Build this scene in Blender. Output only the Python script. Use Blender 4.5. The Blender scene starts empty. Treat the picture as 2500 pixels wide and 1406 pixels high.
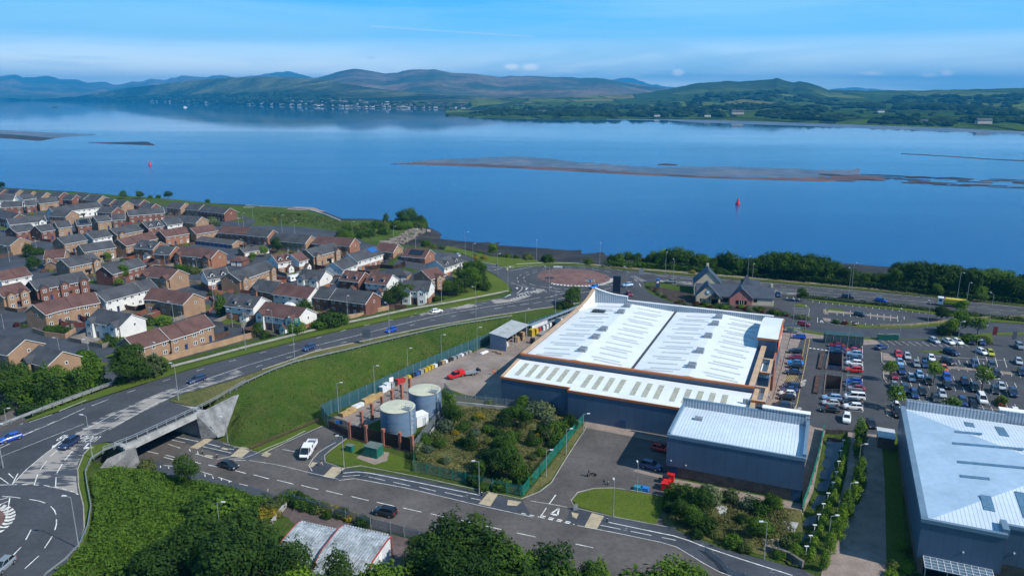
import bpy,bmesh,math,random
import numpy as np
from mathutils import Vector,Matrix,noise
from mathutils.geometry import delaunay_2d_cdt
sc=bpy.context.scene
COL=sc.collection
R=math.radians
rnd=random.Random(7)
# ---------------------------------------------------------------- camera
FOC,PCX,PCY,HOR,CAMH=1820.0,1250.0,703.0,230.0,75.0
PITCH=math.atan((PCY-HOR)/FOC)
SN,CS=math.sin(PITCH),math.cos(PITCH)
cam=bpy.data.cameras.new('camera')
camo=bpy.data.objects.new('camera',cam)
COL.objects.link(camo)
camo.location=(0,0,CAMH)
camo.rotation_euler=(math.pi/2-PITCH,0,0)
cam.sensor_width=36
cam.lens=36*FOC/2500
cam.clip_start=1
cam.clip_end=120000
sc.camera=camo
# ---------------------------------------------------------------- sun, sky, exposure
SUN_EL=R(42)
SUN_DIR=Vector((8.74,-4.9,0)).normalized()*math.cos(SUN_EL)+Vector((0,0,math.sin(SUN_EL)))
sun=bpy.data.lights.new('sun','SUN')
sun.energy=4.9
sun.angle=R(0.5)
sun.color=(1.0,0.95,0.86)
suno=bpy.data.objects.new('sun',sun)
COL.objects.link(suno)
suno.rotation_euler=SUN_DIR.to_track_quat('Z','Y').to_euler()
suno.location=(200,-100,300)
sc.view_settings.view_transform='Standard'
sc.view_settings.look='None'
sc.view_settings.exposure=0.2
sc.view_settings.gamma=1
sc.cycles.use_denoising=True
sc.cycles.max_bounces=6
sc.cycles.diffuse_bounces=3
sc.cycles.glossy_bounces=3
sc.cycles.transmission_bounces=2
sc.cycles.transparent_max_bounces=6
sc.cycles.volume_bounces=0
sc.cycles.caustics_reflective=False
sc.cycles.caustics_refractive=False
sc.cycles.use_adaptive_sampling=True
sc.cycles.adaptive_threshold=0.02

class NT:
 """small helper for node trees"""
 def __init__(s,tree):
  s.t=tree
  s.n=tree.nodes
  s.l=tree.links

 def node(s,typ,**kw):
  n=s.n.new(typ)
  for k,v in kw.items():
   if k.startswith('i_'):
    n.inputs[k[2:].replace('_',' ')].default_value=v
   else:
    setattr(n,k,v)
  return n

 def link(s,a,b):
  s.l.new(a,b)

 def math(s,op,a,b=None,c=None,clamp=False):
  n=s.n.new('ShaderNodeMath')
  n.operation=op
  n.use_clamp=clamp
  for i,q in enumerate((a,b,c)):
   if q is None:
    continue
   if isinstance(q,(int,float)):
    n.inputs[i].default_value=q
   else:
    s.l.new(q,n.inputs[i])
  return n.outputs[0]

 def mix(s,fac,a,b,mode='MIX'):
  n=s.n.new('ShaderNodeMix')
  n.data_type='RGBA'
  n.blend_type=mode
  for i,q in((0,fac),(6,a),(7,b)):
   if isinstance(q,(int,float)):
    n.inputs[i].default_value=q
   elif isinstance(q,(tuple,list)):
    n.inputs[i].default_value=(q[0],q[1],q[2],1)
   else:
    s.l.new(q,n.inputs[i])
  return n.outputs[2]

 def noise(s,vec,scale,detail=3,rough=0.55,dist=0.0):
  n=s.n.new('ShaderNodeTexNoise')
  n.inputs['Scale'].default_value=scale
  n.inputs['Detail'].default_value=detail
  n.inputs['Roughness'].default_value=rough
  n.inputs['Distortion'].default_value=dist
  if vec is not None:
   s.l.new(vec,n.inputs['Vector'])
  return n.outputs['Fac']

 def ramp(s,fac,stops,interp='LINEAR'):
  n=s.n.new('ShaderNodeValToRGB')
  n.color_ramp.interpolation=interp
  e=n.color_ramp.elements
  while len(e)<len(stops):
   e.new(0.5)
  for q,(p,c)in zip(e,stops):
   q.position=p
   q.color=(c[0],c[1],c[2],1)if isinstance(c,(tuple,list))else(c,c,c,1)
  s.l.new(fac,n.inputs[0])
  return n.outputs[0]

 def mapping(s,vec,scale=(1,1,1),rot=(0,0,0),loc=(0,0,0)):
  n=s.n.new('ShaderNodeMapping')
  n.inputs['Scale'].default_value=scale
  n.inputs['Rotation'].default_value=rot
  n.inputs['Location'].default_value=loc
  s.l.new(vec,n.inputs['Vector'])
  return n.outputs[0]

# world: Nishita sky with thin streaks of high cloud
W=bpy.data.worlds.new('World')
sc.world=W
W.use_nodes=True
w=NT(W.node_tree)
w.n.clear()
sky=w.node('ShaderNodeTexSky',sky_type='NISHITA')
sky.sun_disc=False
sky.sun_elevation=SUN_EL
sky.sun_rotation=math.atan2(SUN_DIR.x,SUN_DIR.y)
sky.altitude=50
sky.air_density=1.0
sky.dust_density=0.15
sky.ozone_density=3.0
tc=w.node('ShaderNodeTexCoord')
sep=w.node('ShaderNodeSeparateXYZ')
w.link(tc.outputs['Generated'],sep.inputs[0])
az=w.math('ARCTAN2',sep.outputs[0],sep.outputs[1])
el=w.math('ARCSINE',sep.outputs[2])
cmb=w.node('ShaderNodeCombineXYZ')
w.link(w.math('ADD',az,3.0),cmb.inputs[0])
w.link(el,cmb.inputs[1])
v1=w.mapping(cmb.outputs[0],scale=(1.1,9.5,1),rot=(0,0,R(3)),loc=(0.35,0.2,0))
c1=w.noise(v1,2.2,5,0.55,0.6)
c1=w.ramp(c1,[(0.40,0.0),(0.66,0.9)])
v2=w.mapping(cmb.outputs[0],scale=(2.6,26,1),rot=(0,0,R(-2.5)),loc=(2,1,0))
c2=w.noise(v2,3.0,6,0.6,0.4)
c2=w.ramp(c2,[(0.5,0.0),(0.78,0.6)])
cl=w.math('MAXIMUM',c1,c2)
hs=w.node('ShaderNodeHueSaturation')
hs.inputs['Saturation'].default_value=1.25
w.link(sky.outputs[0],hs.inputs['Color'])
skc=w.mix(1.0,hs.outputs[0],(0.38,0.84,1.28),'MULTIPLY')
hor=w.ramp(w.math('MULTIPLY',el,1.0),[(0.0,(2.1,1.75,1.35)),(0.04,(1.35,1.4,1.3)),(0.13,(0.36,0.95,1.3)),(0.32,(0.16,0.55,0.8)),(0.7,(0.40,0.46,0.5)),(1.0,(0.45,0.48,0.5))])
skc=w.mix(1.0,skc,hor,'MULTIPLY')
low_sky=w.ramp(el,[(0.0,(1.6,1.7,1.4)),(0.035,(1.0,1.15,1.15)),(0.07,(0.2,0.56,0.92)),(0.125,(0.06,0.40,0.84)),(0.35,(0.02,0.22,0.55))])
low_sky=w.mix(1.0,low_sky,(12.5,12.5,12.5),'MULTIPLY')
skc=w.mix(w.ramp(el,[(0.14,1.0),(0.36,0.0)]),skc,low_sky)
skc=w.mix(w.math('MULTIPLY',cl,0.8),skc,(3.4,7.2,10.2))

def px_dir(px,py):
 u,v=(px-PCX)/FOC,(py-PCY)/FOC
 d=Vector((u,CS-v*SN,-SN-v*CS)).normalized()
 return math.atan2(d.x,d.y),math.asin(d.z)

# a few small cumulus low over the hills, and one old vapour trail
wn_=w.noise(w.mapping(cmb.outputs[0],scale=(60,110,1)),1.0,5,0.65)
for px,py,sx_,sy_ in((1250,164,0.011,0.0045),(1296,165,0.012,0.0055),(1655,179,0.010,0.0055),(2312,180,0.009,0.004),(2268,184,0.011,0.0032),(2130,180,0.014,0.0028),(905,141,0.007,0.002),(1380,175,0.018,0.0025)):
 a_,e_=px_dir(px,py)
 qx=w.math('DIVIDE',w.math('SUBTRACT',az,a_),sx_)
 qy=w.math('DIVIDE',w.math('SUBTRACT',el,e_),sy_)
 rr=w.math('SQRT',w.math('ADD',w.math('MULTIPLY',qx,qx),w.math('MULTIPLY',qy,qy)))
 f_=w.math('MULTIPLY',w.math('SUBTRACT',w.math('ADD',0.55,wn_),rr),1.6,clamp=True)
 skc=w.mix(w.math('MULTIPLY',f_,0.75 if py>150 and px!=1380 else 0.25),skc,(16,16,15)if py>150 else(2.5,4.5,7))
(a0_,e0_),(a1_,e1_)=px_dir(905,64),px_dir(1300,90)
ln_=w.math('SUBTRACT',el,w.math('ADD',e0_,w.math('MULTIPLY',w.math('SUBTRACT',az,a0_),(e1_-e0_)/(a1_-a0_))))
f_=w.math('SUBTRACT',1.0,w.math('DIVIDE',w.math('ABSOLUTE',ln_),0.0016),clamp=True)
f_=w.math('MULTIPLY',f_,w.math('MULTIPLY',w.math('GREATER_THAN',az,a0_),w.math('LESS_THAN',az,a1_)))
skc=w.mix(w.math('MULTIPLY',f_,0.5),skc,(6.0,7.8,9.4))
bg=w.node('ShaderNodeBackground')
bg.inputs['Strength'].default_value=0.1
w.link(skc,bg.inputs['Color'])
wo=w.node('ShaderNodeOutputWorld')
w.link(bg.outputs[0],wo.inputs['Surface'])

# ---------------------------------------------------------------- projection helpers (photo pixel -> place on the ground)
def P(px,py,z=0.0):
 u=(px-PCX)/FOC
 v=(py-PCY)/FOC
 t=(CAMH-z)/(SN+v*CS)
 return(u*t,(CS-v*SN)*t)

def PD(px,py,Y):
 """the point on the sight line of a pixel at forward distance Y"""
 u=(px-PCX)/FOC
 v=(py-PCY)/FOC
 t=Y/(CS-v*SN)
 return(u*t,Y,CAMH-t*(SN+v*CS))

def zU(x):
 t=min(1.0,max(0.0,(x+62.0)/85.0))
 t=t*t*(3-2*t)
 return 6.0+(0.1-6.0)*t

def PU(px,py,dz=0.0):
 z=4.0
 for _ in range(14):
  x,y=P(px,py,z+dz)
  z=z*0.4+0.6*zU(x)
 return P(px,py,zU(x)+dz)

def seglen(a,b):
 return math.hypot(b[0]-a[0],b[1]-a[1])

def dist_poly(X,Y,poly):
 """signed distance of grid points to a closed polygon, negative inside"""
 n=len(poly)
 d=np.full(X.shape,1e9)
 inside=np.zeros(X.shape,bool)
 for i in range(n):
  ax,ay=poly[i]
  bx,by=poly[(i+1)%n]
  ex,ey=bx-ax,by-ay
  L=ex*ex+ey*ey+1e-9
  t=np.clip(((X-ax)*ex+(Y-ay)*ey)/L,0,1)
  dd=np.hypot(X-ax-t*ex,Y-ay-t*ey)
  d=np.minimum(d,dd)
  c=((ay>Y)!=(by>Y))
  with np.errstate(divide='ignore',invalid='ignore'):
   xx=(bx-ax)*(Y-ay)/((by-ay)if by!=ay else 1e-9)+ax
  inside^=(c&(X<xx))
 return np.where(inside,-d,d)

# ---------------------------------------------------------------- outlines of the land
U_PX=[(40,1480),(125,1415),(195,1345),(218,1290),(224,1240),(215,1190),(210,1155),(225,1125),(255,1105),
  (320,1088),(487,1008),(560,965),(600,940),(665,908),(720,890),(850,862),(1000,826),(1100,803),(1250,780),
  (1330,765),(1440,745),(1500,730),(1560,722),(1600,708),(1700,712),(1900,730),(2100,748),(2300,766),(2500,788),(2700,812),(2700,755),(2500,740),(2300,718),(2100,700),(1900,682),
  (1700,666),(1560,656),(1440,645),(1300,638),(1200,630),(1100,612),(1000,600),(960,640),(1080,690),
  (1170,712),(1080,735),(900,768),(700,812),(500,865),(370,900),(250,938),(100,990),(0,1020),(-160,1080)]
U_POLY=[PU(*q)for q in U_PX]
E_PX=[(-500,1000),(-60,950),(120,925),(260,905),(600,830),(900,765),(1130,722),(1170,700),(1190,650),(1130,622),
  (1000,600),(900,590),(860,560),(700,530),(560,500),(370,482),(100,465),(-500,440)]
E_POLY=[P(x,y,2.5)for x,y in E_PX]
C_PX=[(-900,445),(-100,452),(180,468),(370,484),(520,496),(600,500),(700,505),(760,506),(800,520),(833,534),(905,534),(960,540),
  (1035,552),(1055,558),(1078,572),(1075,583),(1120,588),(1180,592),(1192,589),(1200,594),(1230,590),(1215,598),(1290,603),(1400,611),(1425,609),(1418,620),(1440,619),
  (1475,614),(1482,624),(1560,628),(1700,632),(1850,634),(2020,642),(2070,643),(2180,652),(2300,664),(2500,690),(3000,740)]
C_POLY=[P(x,y,-3)for x,y in C_PX]+[(900,-200),(-900,-200)]
L_PX=[(-900,446),(-100,454),(180,470),(370,486),(520,498),(600,502),(700,507),(755,512),(795,524),(830,538),(905,537),(955,545),
  (1030,556),(985,585),(950,592),(1000,602),(1100,612),(1180,625),(1260,632),(1420,642),(1500,645),(1560,640),(1700,642),(1850,648),
  (1960,655),(2070,668),(2180,672),(2300,678),(2500,700),(3000,745)]
L_POLY=[P(x,y,0)for x,y in L_PX]+[(900,-200),(-900,-200)]
N_EDGE=[P(*q)for q in((-700,800),(-100,925),(125,984),(480,1062),(640,1108))]
S_EDGE=[P(*q)for q in((560,1200),(338,1146),(60,1085),(-100,1050),(-700,930))]
R_POLY=N_EDGE+S_EDGE
B_POLY=[P(*q)for q in((1912,1385),(1930,1331),(1954,1256),(1984,1193),(2008,1085),(2012,1049),(2076,1052),(2062,1085),(2030,1193),(2002,1256),(1972,1331),(1958,1390))]

GX0,GX1,GY0,GY1,GS=-520.0,520.0,60.0,660.0,2.5
NX=int((GX1-GX0)/GS)+1
NY=int((GY1-GY0)/GS)+1
gx,gy=np.meshgrid(np.linspace(GX0,GX1,NX),np.linspace(GY0,GY1,NY))
Hm=np.zeros(gx.shape)
dE=dist_poly(gx,gy,E_POLY)
Hm=np.maximum(Hm,2.5-np.maximum(dE,0)*0.22)
tU=np.clip((gx+62)/85,0,1)
zUm=6.0+(0.1-6.0)*tU*tU*(3-2*tU)
dU=dist_poly(gx,gy,U_POLY)
emb=zUm-0.12-np.maximum(dU,0)*0.42
Hm=np.maximum(Hm,emb)
Hm=np.where(dU<0,zUm-0.12,Hm)
dR=dist_poly(gx,gy,R_POLY)
Hm=np.minimum(Hm,np.maximum(0.0,dR*1.0))
LOW_PX=[(-300,870),(-100,928),(0,956),(125,986),(480,1062),(560,1082),(640,1108),(700,1080),(790,1040),(850,1062),(1010,1166),(1275,1222),(1640,1288),(2060,1440),(1950,1520),(1600,1445),(1400,1400),(1180,1342),(900,1286),(690,1226),(640,1212),(500,1187),(335,1148),(60,1087),(-100,1052),(-300,1010)]
dW=dist_poly(gx,gy,[P(*q)for q in LOW_PX])
Hm=np.minimum(Hm,np.maximum(0.0,(dW-1.2)*0.9))
dL=dist_poly(gx,gy,L_POLY)
dC=dist_poly(gx,gy,C_POLY)
Hm=np.where(dL<0,np.minimum(Hm,-0.4-dL*0.5),Hm)
tc_=np.maximum(-dC,0)/(np.maximum(-dC,0)+np.maximum(dL,0)+1e-6)
nz=np.sin(gx*0.31+np.sin(gy*0.23)*2)*np.cos(gy*0.37+gx*0.11)
Hm=np.where((dL>=0)&(dC<0),-3+tc_*2.5+nz*0.25*np.minimum(1,-dC/8),Hm)
Hm=np.where(dC>=0,-3-np.minimum(3,0.15*dC)-0.02,Hm)
dB=dist_poly(gx,gy,B_POLY)
Hm=np.where(dB<0,np.maximum(-2.6,dB*1.5),Hm)
PITS=[[P(*q)for q in((2023.5,861),(2057,867),(2057,907),(2014.6,902))],[P(*q)for q in((2016.5,915),(2055.5,921),(2051.7,962),(2010.7,962))]]
for _p in PITS:
 Hm=np.where(dist_poly(gx,gy,_p)<2.2,-5.0,Hm)
def under(tri,gap=0.9):
 """keep the ground below a sloping concrete face"""
 global Hm
 (x0,y0,z0),(x1,y1,z1),(x2,y2,z2)=tri
 D=(y1-y2)*(x0-x2)+(x2-x1)*(y0-y2)
 a=((y1-y2)*(gx-x2)+(x2-x1)*(gy-y2))/D
 b=((y2-y0)*(gx-x2)+(x0-x2)*(gy-y2))/D
 c=1-a-b
 e=-0.3
 Hm=np.where((a>e)&(b>e)&(c>e),np.minimum(Hm,a*z0+b*z1+c*z2-gap),Hm)

WING=[[(*PU(487,1009),5.9),(*PU(577,963),5.8),(*P(541,1066,0.2),0.2),(*P(500,1068,0),-0.1),(*P(490,1065,0),-0.1)],
  [(*PU(321,1090),5.6),(*P(337,1149,0),-0.1),(*P(300,1156,0.9),0.9),(*P(233,1170,2.6),2.6),(*P(272,1117,5.4),5.4)]]
for _w in WING:
 under((_w[0],_w[1],_w[2]))
 under((_w[0],_w[2],_w[3]))
 under((_w[0],_w[3],_w[4]))
# gentle unevenness where the ground is not built on
for(cx_,cy_,rr,hh)in((P(700,560,3)+(45,2.0)),(P(900,560,2)+(30,1.5)),(P(640,520,3)+(30,1.0)),(P(330,1290,3)+(24,2.0)),(P(420,1230,2)+(16,1.0))):
 Hm=Hm+np.where(dU>1,hh*np.exp(-((gx-cx_)**2+(gy-cy_)**2)/(rr*rr*0.4))*np.clip(dU/8,0,1)*np.clip(-dL/6,0,1)*np.clip((dW-2)/8,0,1),0)
HL=Hm.tolist()

def H(x,y):
 fx=(x-GX0)/GS
 fy=(y-GY0)/GS
 i=int(fx)
 j=int(fy)
 if i<0 or j<0 or i>=NX-1 or j>=NY-1:
  return-6.0 if y>GY1-5 else 0.0
 a=fx-i
 b=fy-j
 r0=HL[j]
 r1=HL[j+1]
 return(r0[i]*(1-a)+r0[i+1]*a)*(1-b)+(r1[i]*(1-a)+r1[i+1]*a)*b

def G(px,py):
 """photo pixel -> point on the ground"""
 z=9.0
 while z>-3.2:
  x,y=P(px,py,z)
  if H(x,y)>=z:
   return(x,y,H(x,y))
  z-=0.12
 x,y=P(px,py,-3)
 return(x,y,-3)

# ---------------------------------------------------------------- objects
def tag(o,label=None,cat=None,group=None,kind=None):
 if label:
  o['label']=label
 if cat:
  o['category']=cat
 if group:
  o['group']=group
 if kind:
  o['kind']=kind
 return o

def thing(name,label,cat,loc=(0,0,0),rz=0.0,group=None):
 o=bpy.data.objects.new(name,None)
 COL.objects.link(o)
 o.location=loc
 o.rotation_euler=(0,0,rz)
 o.empty_display_size=0.5
 return tag(o,label,cat,group)

def dup(root,loc,rz,label=None,group=None,scale=None):
 r=root.copy()
 COL.objects.link(r)
 r.location=loc
 r.rotation_euler=(0,0,rz)
 if scale is not None:
  r.scale=scale
 if label:
  r['label']=label
 if group:
  r['group']=group
 for ch in list(root.children):
  c=ch.copy()
  COL.objects.link(c)
  c.parent=r
  for g in list(ch.children):
   d=g.copy()
   COL.objects.link(d)
   d.parent=c
 return r

class MB:
 def __init__(s):
  s.v,s.f,s.m=[],[],[]

 def add(s,vs,fs,mi=0):
  n=len(s.v)
  s.v+=[tuple(q)for q in vs]
  s.f+=[tuple(i+n for i in f)for f in fs]
  s.m+=[mi]*len(fs)
  return s

 def box(s,x0,x1,y0,y1,z0,z1,mi=0):
  return s.add([(x0,y0,z0),(x1,y0,z0),(x1,y1,z0),(x0,y1,z0),(x0,y0,z1),(x1,y0,z1),(x1,y1,z1),(x0,y1,z1)],
     [(0,3,2,1),(4,5,6,7),(0,1,5,4),(1,2,6,5),(2,3,7,6),(3,0,4,7)],mi)

 def prism(s,pts,z0,z1,mi=0,top=None):
  """pts: outline (x, y) counter-clockwise; z0/z1 numbers or lists"""
  n=len(pts)
  a=z0 if isinstance(z0,(list,tuple))else[z0]*n
  b=z1 if isinstance(z1,(list,tuple))else[z1]*n
  vs=[(p[0],p[1],a[i])for i,p in enumerate(pts)]+[(p[0],p[1],b[i])for i,p in enumerate(pts)]
  fs=[tuple(range(n-1,-1,-1))]
  s.add(vs,fs+[(i,(i+1)%n,n+(i+1)%n,n+i)for i in range(n)],mi)
  s.f.append(tuple(len(s.v)-n+i for i in range(n)))
  s.m.append(mi if top is None else top)
  return s

 def tube(s,p,q,r,n=6,mi=0,r2=None,cap=True):
  p=Vector(p)
  q=Vector(q)
  d=(q-p)
  if d.length<1e-6:
   return s
  d.normalize()
  a=d.orthogonal().normalized()
  b=d.cross(a)
  r2=r if r2 is None else r2
  vs=[]
  for c,rr in((p,r),(q,r2)):
   for i in range(n):
    t=2*math.pi*i/n
    vs.append(c+(a*math.cos(t)+b*math.sin(t))*rr)
  fs=[(i,(i+1)%n,n+(i+1)%n,n+i)for i in range(n)]
  if cap:
   fs+=[tuple(range(n-1,-1,-1)),tuple(range(n,2*n))]
  return s.add(vs,fs,mi)

 def obox(s,c,ux,hx,hy,z0,z1,mi=0):
  """box on the ground turned to direction ux (2-D unit vector)"""
  vx=(-ux[1],ux[0])
  pts=[]
  for a,b in((-1,-1),(1,-1),(1,1),(-1,1)):
   pts.append((c[0]+ux[0]*hx*a+vx[0]*hy*b,c[1]+ux[1]*hx*a+vx[1]*hy*b))
  return s.prism(pts,z0,z1,mi)

 def build(s,name,mats,parent=None,loc=None,rz=None,smooth=False,kind=None):
  me=bpy.data.meshes.new(name)
  me.from_pydata(s.v,[],s.f)
  if not isinstance(mats,(list,tuple)):
   mats=[mats]
  for m in mats:
   me.materials.append(m)
  if len(mats)>1:
   me.polygons.foreach_set('material_index',s.m)
  if smooth:
   me.polygons.foreach_set('use_smooth',[True]*len(me.polygons))
  me.update()
  o=bpy.data.objects.new(name,me)
  COL.objects.link(o)
  if parent is not None:
   o.parent=parent
  if loc is not None:
   o.location=loc
  if rz is not None:
   o.rotation_euler=(0,0,rz)
  if kind:
   o['kind']=kind
  return o

# ---------------------------------------------------------------- materials
MATS={}

def mat(name,col,rough=0.8,var=0.12,scale=0.6,bump=0.0,bscale=8.0,metal=0.0,spec=0.3,col2=None,obj=False,fine=0.0,fscale=25.0,coat=0.0):
 m=bpy.data.materials.new(name)
 m.use_nodes=True
 t=NT(m.node_tree)
 bs=t.n['Principled BSDF']
 bs.inputs['Roughness'].default_value=rough
 bs.inputs['Metallic'].default_value=metal
 bs.inputs['Specular IOR Level'].default_value=spec
 bs.inputs['Coat Weight'].default_value=coat
 geo=t.node('ShaderNodeNewGeometry')
 tcn=t.node('ShaderNodeTexCoord')
 vec=tcn.outputs['Object']if obj else geo.outputs['Position']
 n=t.noise(vec,scale,4,0.6)
 c2=col2 if col2 is not None else tuple(max(0,c*(1-var*2.2))for c in col)
 f=t.ramp(n,[(0.32,0.0),(0.68,1.0)])
 base=t.mix(f,c2,tuple(c*(1+var*(0 if col2 else 1))for c in col))
 if fine:
  n2=t.noise(vec,fscale,2,0.6)
  base=t.mix(1.0,base,t.ramp(n2,[(0.3,1-fine),(0.7,1+fine)]),'MULTIPLY')
 t.link(base,bs.inputs['Base Color'])
 if bump:
  nb=t.noise(vec,bscale,4,0.6)
  b=t.node('ShaderNodeBump')
  b.inputs['Strength'].default_value=1.0
  b.inputs['Distance'].default_value=bump
  t.link(nb,b.inputs['Height'])
  t.link(b.outputs[0],bs.inputs['Normal'])
 MATS[name]=m
 m['bs']=1
 return m

def stripes(m,pitch,depth=0.12,axis=0,obj=True,dirv=None,width=0.18):
 """thin darker seams every pitch metres across a surface"""
 t=NT(m.node_tree)
 bs=t.n['Principled BSDF']
 tcn=t.node('ShaderNodeTexCoord')
 geo=t.node('ShaderNodeNewGeometry')
 vec=tcn.outputs['Object']if obj else geo.outputs['Position']
 if dirv is not None:
  d=t.node('ShaderNodeVectorMath',operation='DOT_PRODUCT')
  t.link(vec,d.inputs[0])
  d.inputs[1].default_value=(dirv[0],dirv[1],dirv[2]if len(dirv)>2 else 0)
  s_=d.outputs['Value']
 else:
  sp=t.node('ShaderNodeSeparateXYZ')
  t.link(vec,sp.inputs[0])
  s_=sp.outputs[axis]
 fr=t.math('FRACT',t.math('MULTIPLY',s_,1.0/pitch))
 k=t.math('LESS_THAN',fr,width)
 src=bs.inputs['Base Color'].links[0].from_socket
 t.link(t.mix(t.math('MULTIPLY',k,depth),src,(0.02,0.025,0.03)),bs.inputs['Base Color'])
 return m

asphalt=mat('asphalt',(0.060,0.064,0.073),0.85,0.12,0.09,fine=0.14,fscale=1.3)
asphalt_dark=mat('asphalt_dark',(0.056,0.064,0.08),0.85,0.15,0.12,fine=0.15,fscale=1.7)
asphalt_warm=mat('asphalt_worn',(0.105,0.095,0.09),0.9,0.18,0.08,fine=0.15,fscale=1.1)
concrete_yard=mat('yard_concrete',(0.26,0.215,0.19),0.9,0.14,0.12,fine=0.12,fscale=0.9)
paving=mat('paving',(0.27,0.215,0.185),0.9,0.12,0.35,fine=0.12,fscale=2.2)
paving_pale=mat('tactile_paving',(0.42,0.35,0.24),0.9,0.1,0.6,fine=0.12,fscale=2.5)
kerb_m=mat('kerb_concrete',(0.34,0.32,0.28),0.9,0.15,0.5)
concrete=mat('concrete',(0.36,0.36,0.35),0.9,0.18,0.35,fine=0.1,fscale=4)
white_paint=mat('road_paint',(0.74,0.74,0.72),0.7,0.2,0.8)
yellow_paint=mat('yellow_road_paint',(0.55,0.42,0.16),0.8,0.15,0.8)
high_friction=mat('high_friction_surface',(0.40,0.35,0.30),0.9,0.1,0.2,col2=(0.09,0.09,0.1),fine=0.2,fscale=1.2)

def grass_mat(name,a,b,c,sc1=0.05,sc2=0.7,bump=0.35,pa=0.5):
 m=bpy.data.materials.new(name)
 m.use_nodes=True
 t=NT(m.node_tree)
 bs=t.n['Principled BSDF']
 bs.inputs['Roughness'].default_value=0.95
 bs.inputs['Specular IOR Level'].default_value=0.1
 g=t.node('ShaderNodeNewGeometry').outputs['Position']
 n1=t.ramp(t.noise(g,sc1,5,0.65),[(0.38,0.0),(0.62,1.0)])
 n2=t.ramp(t.noise(g,sc2,4,0.7),[(0.35,0.0),(0.7,1.0)])
 k=t.mix(n1,a,b)
 k=t.mix(t.math('MULTIPLY',n2,pa),k,c)
 n3=t.noise(g,4.5,3,0.7)
 k=t.mix(1.0,k,t.ramp(n3,[(0.3,0.55),(0.7,1.35)]),'MULTIPLY')
 t.link(k,bs.inputs['Base Color'])
 b=t.node('ShaderNodeBump')
 b.inputs['Distance'].default_value=bump
 t.link(t.noise(g,1.6,5,0.7),b.inputs['Height'])
 t.link(b.outputs[0],bs.inputs['Normal'])
 return m

grass_wild=grass_mat('rough_grass',(0.062,0.125,0.015),(0.038,0.085,0.012),(0.15,0.14,0.045),0.045,0.22,0.9,0.5)
grass_lawn=grass_mat('mown_grass',(0.085,0.13,0.015),(0.062,0.105,0.012),(0.125,0.12,0.03),0.08,0.5,0.12,0.4)
grass_dry=grass_mat('dry_grass',(0.15,0.145,0.05),(0.075,0.10,0.025),(0.22,0.18,0.08),0.09,0.5,0.5,0.6)
mudm=mat('mud',(0.032,0.026,0.022),0.75,0.4,0.08,bump=0.3,bscale=0.6,spec=0.4,fine=0.3,fscale=0.5)
soil=mat('soil',(0.055,0.04,0.032),0.95,0.3,0.5)

# ---------------------------------------------------------------- sheets and lines on the ground
def sheet(name,pts,off,material,zf=None,step=None,kind='structure',holes=()):
 """pts are (x, y) on the ground; draped over zf when given"""
 if zf is None:
  zf=lambda x,y:0.0
 if step:
  q=[]
  for i,a in enumerate(pts):
   b=pts[(i+1)%len(pts)]
   n=max(1,int(seglen(a,b)/step))
   for k in range(n):
    q.append((a[0]+(b[0]-a[0])*k/n,a[1]+(b[1]-a[1])*k/n))
  pts=q
 vs=[Vector((p[0],p[1]))for p in pts]
 n=len(vs)
 ed=[(i,(i+1)%n)for i in range(n)]
 if step:
  X=np.arange(min(p[0]for p in pts),max(p[0]for p in pts),step)
  Y=np.arange(min(p[1]for p in pts),max(p[1]for p in pts),step)
  gx_,gy_=np.meshgrid(X,Y)
  d=dist_poly(gx_,gy_,pts)
  for x,y in zip(gx_[d<-step*0.3],gy_[d<-step*0.3]):
   vs.append(Vector((float(x),float(y))))
 for hp in holes:
  k0=len(vs)
  vs+=[Vector((p[0],p[1]))for p in hp]
  ed+=[(k0+i,k0+(i+1)%len(hp))for i in range(len(hp))]
 ov,oe,of,*_=delaunay_2d_cdt(vs,ed,[tuple(range(n))],1,1e-4)
 for hp in holes:
  cx_=[sum(ov[i].x for i in f)/len(f)for f in of]
  cy_=[sum(ov[i].y for i in f)/len(f)for f in of]
  dd=dist_poly(np.array(cx_),np.array(cy_),hp)
  of=[f for f,q in zip(of,dd)if q>0]
 m=MB()
 fs=[]
 for f in of:
  a,b,c=[ov[i]for i in f[:3]]
  if(b-a).cross(c-a)<0:
   f=f[::-1]
  fs.append(tuple(f))
 m.add([(p.x,p.y,zf(p.x,p.y)+off)for p in ov],fs)
 return m.build(name,material,kind=kind)

def zUf(x,y):
 return zU(x)

def strip(m,pts,width,zf,off,dash=None,side=0.0,mi=0,step=3.0):
 """paint or kerb along a polyline on the ground"""
 # resample
 L=[0]
 for a,b in zip(pts,pts[1:]):
  L.append(L[-1]+seglen(a,b))
 tot=L[-1]

 def at(s):
  s=min(max(s,0),tot)
  for i in range(len(pts)-1):
   if s<=L[i+1]+1e-9:
    k=(s-L[i])/max(1e-9,L[i+1]-L[i])
    a,b=pts[i],pts[i+1]
    d=(b[0]-a[0],b[1]-a[1])
    l=math.hypot(*d)or 1
    return a[0]+d[0]*k,a[1]+d[1]*k,d[0]/l,d[1]/l
  return pts[-1][0],pts[-1][1],1,0
 segs=[]
 if dash:
  s=0.0
  while s<tot:
   segs.append((s,min(tot,s+dash[0])))
   s+=dash[0]+dash[1]
 else:
  segs=[(0,tot)]
 for a,b in segs:
  n=max(1,int(math.ceil((b-a)/step)))
  prev=None
  vs=[]
  for k in range(n+1):
   x,y,dx,dy=at(a+(b-a)*k/n)
   nx,ny=-dy,dx
   for w_ in(side-width/2,side+width/2):
    xx,yy=x+nx*w_,y+ny*w_
    vs.append((xx,yy,zf(xx,yy)+off))
  fs=[(2*k,2*k+2,2*k+3,2*k+1)for k in range(n)]
  m.add(vs,[tuple(reversed(f))if False else f for f in fs],mi)
 return m

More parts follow.
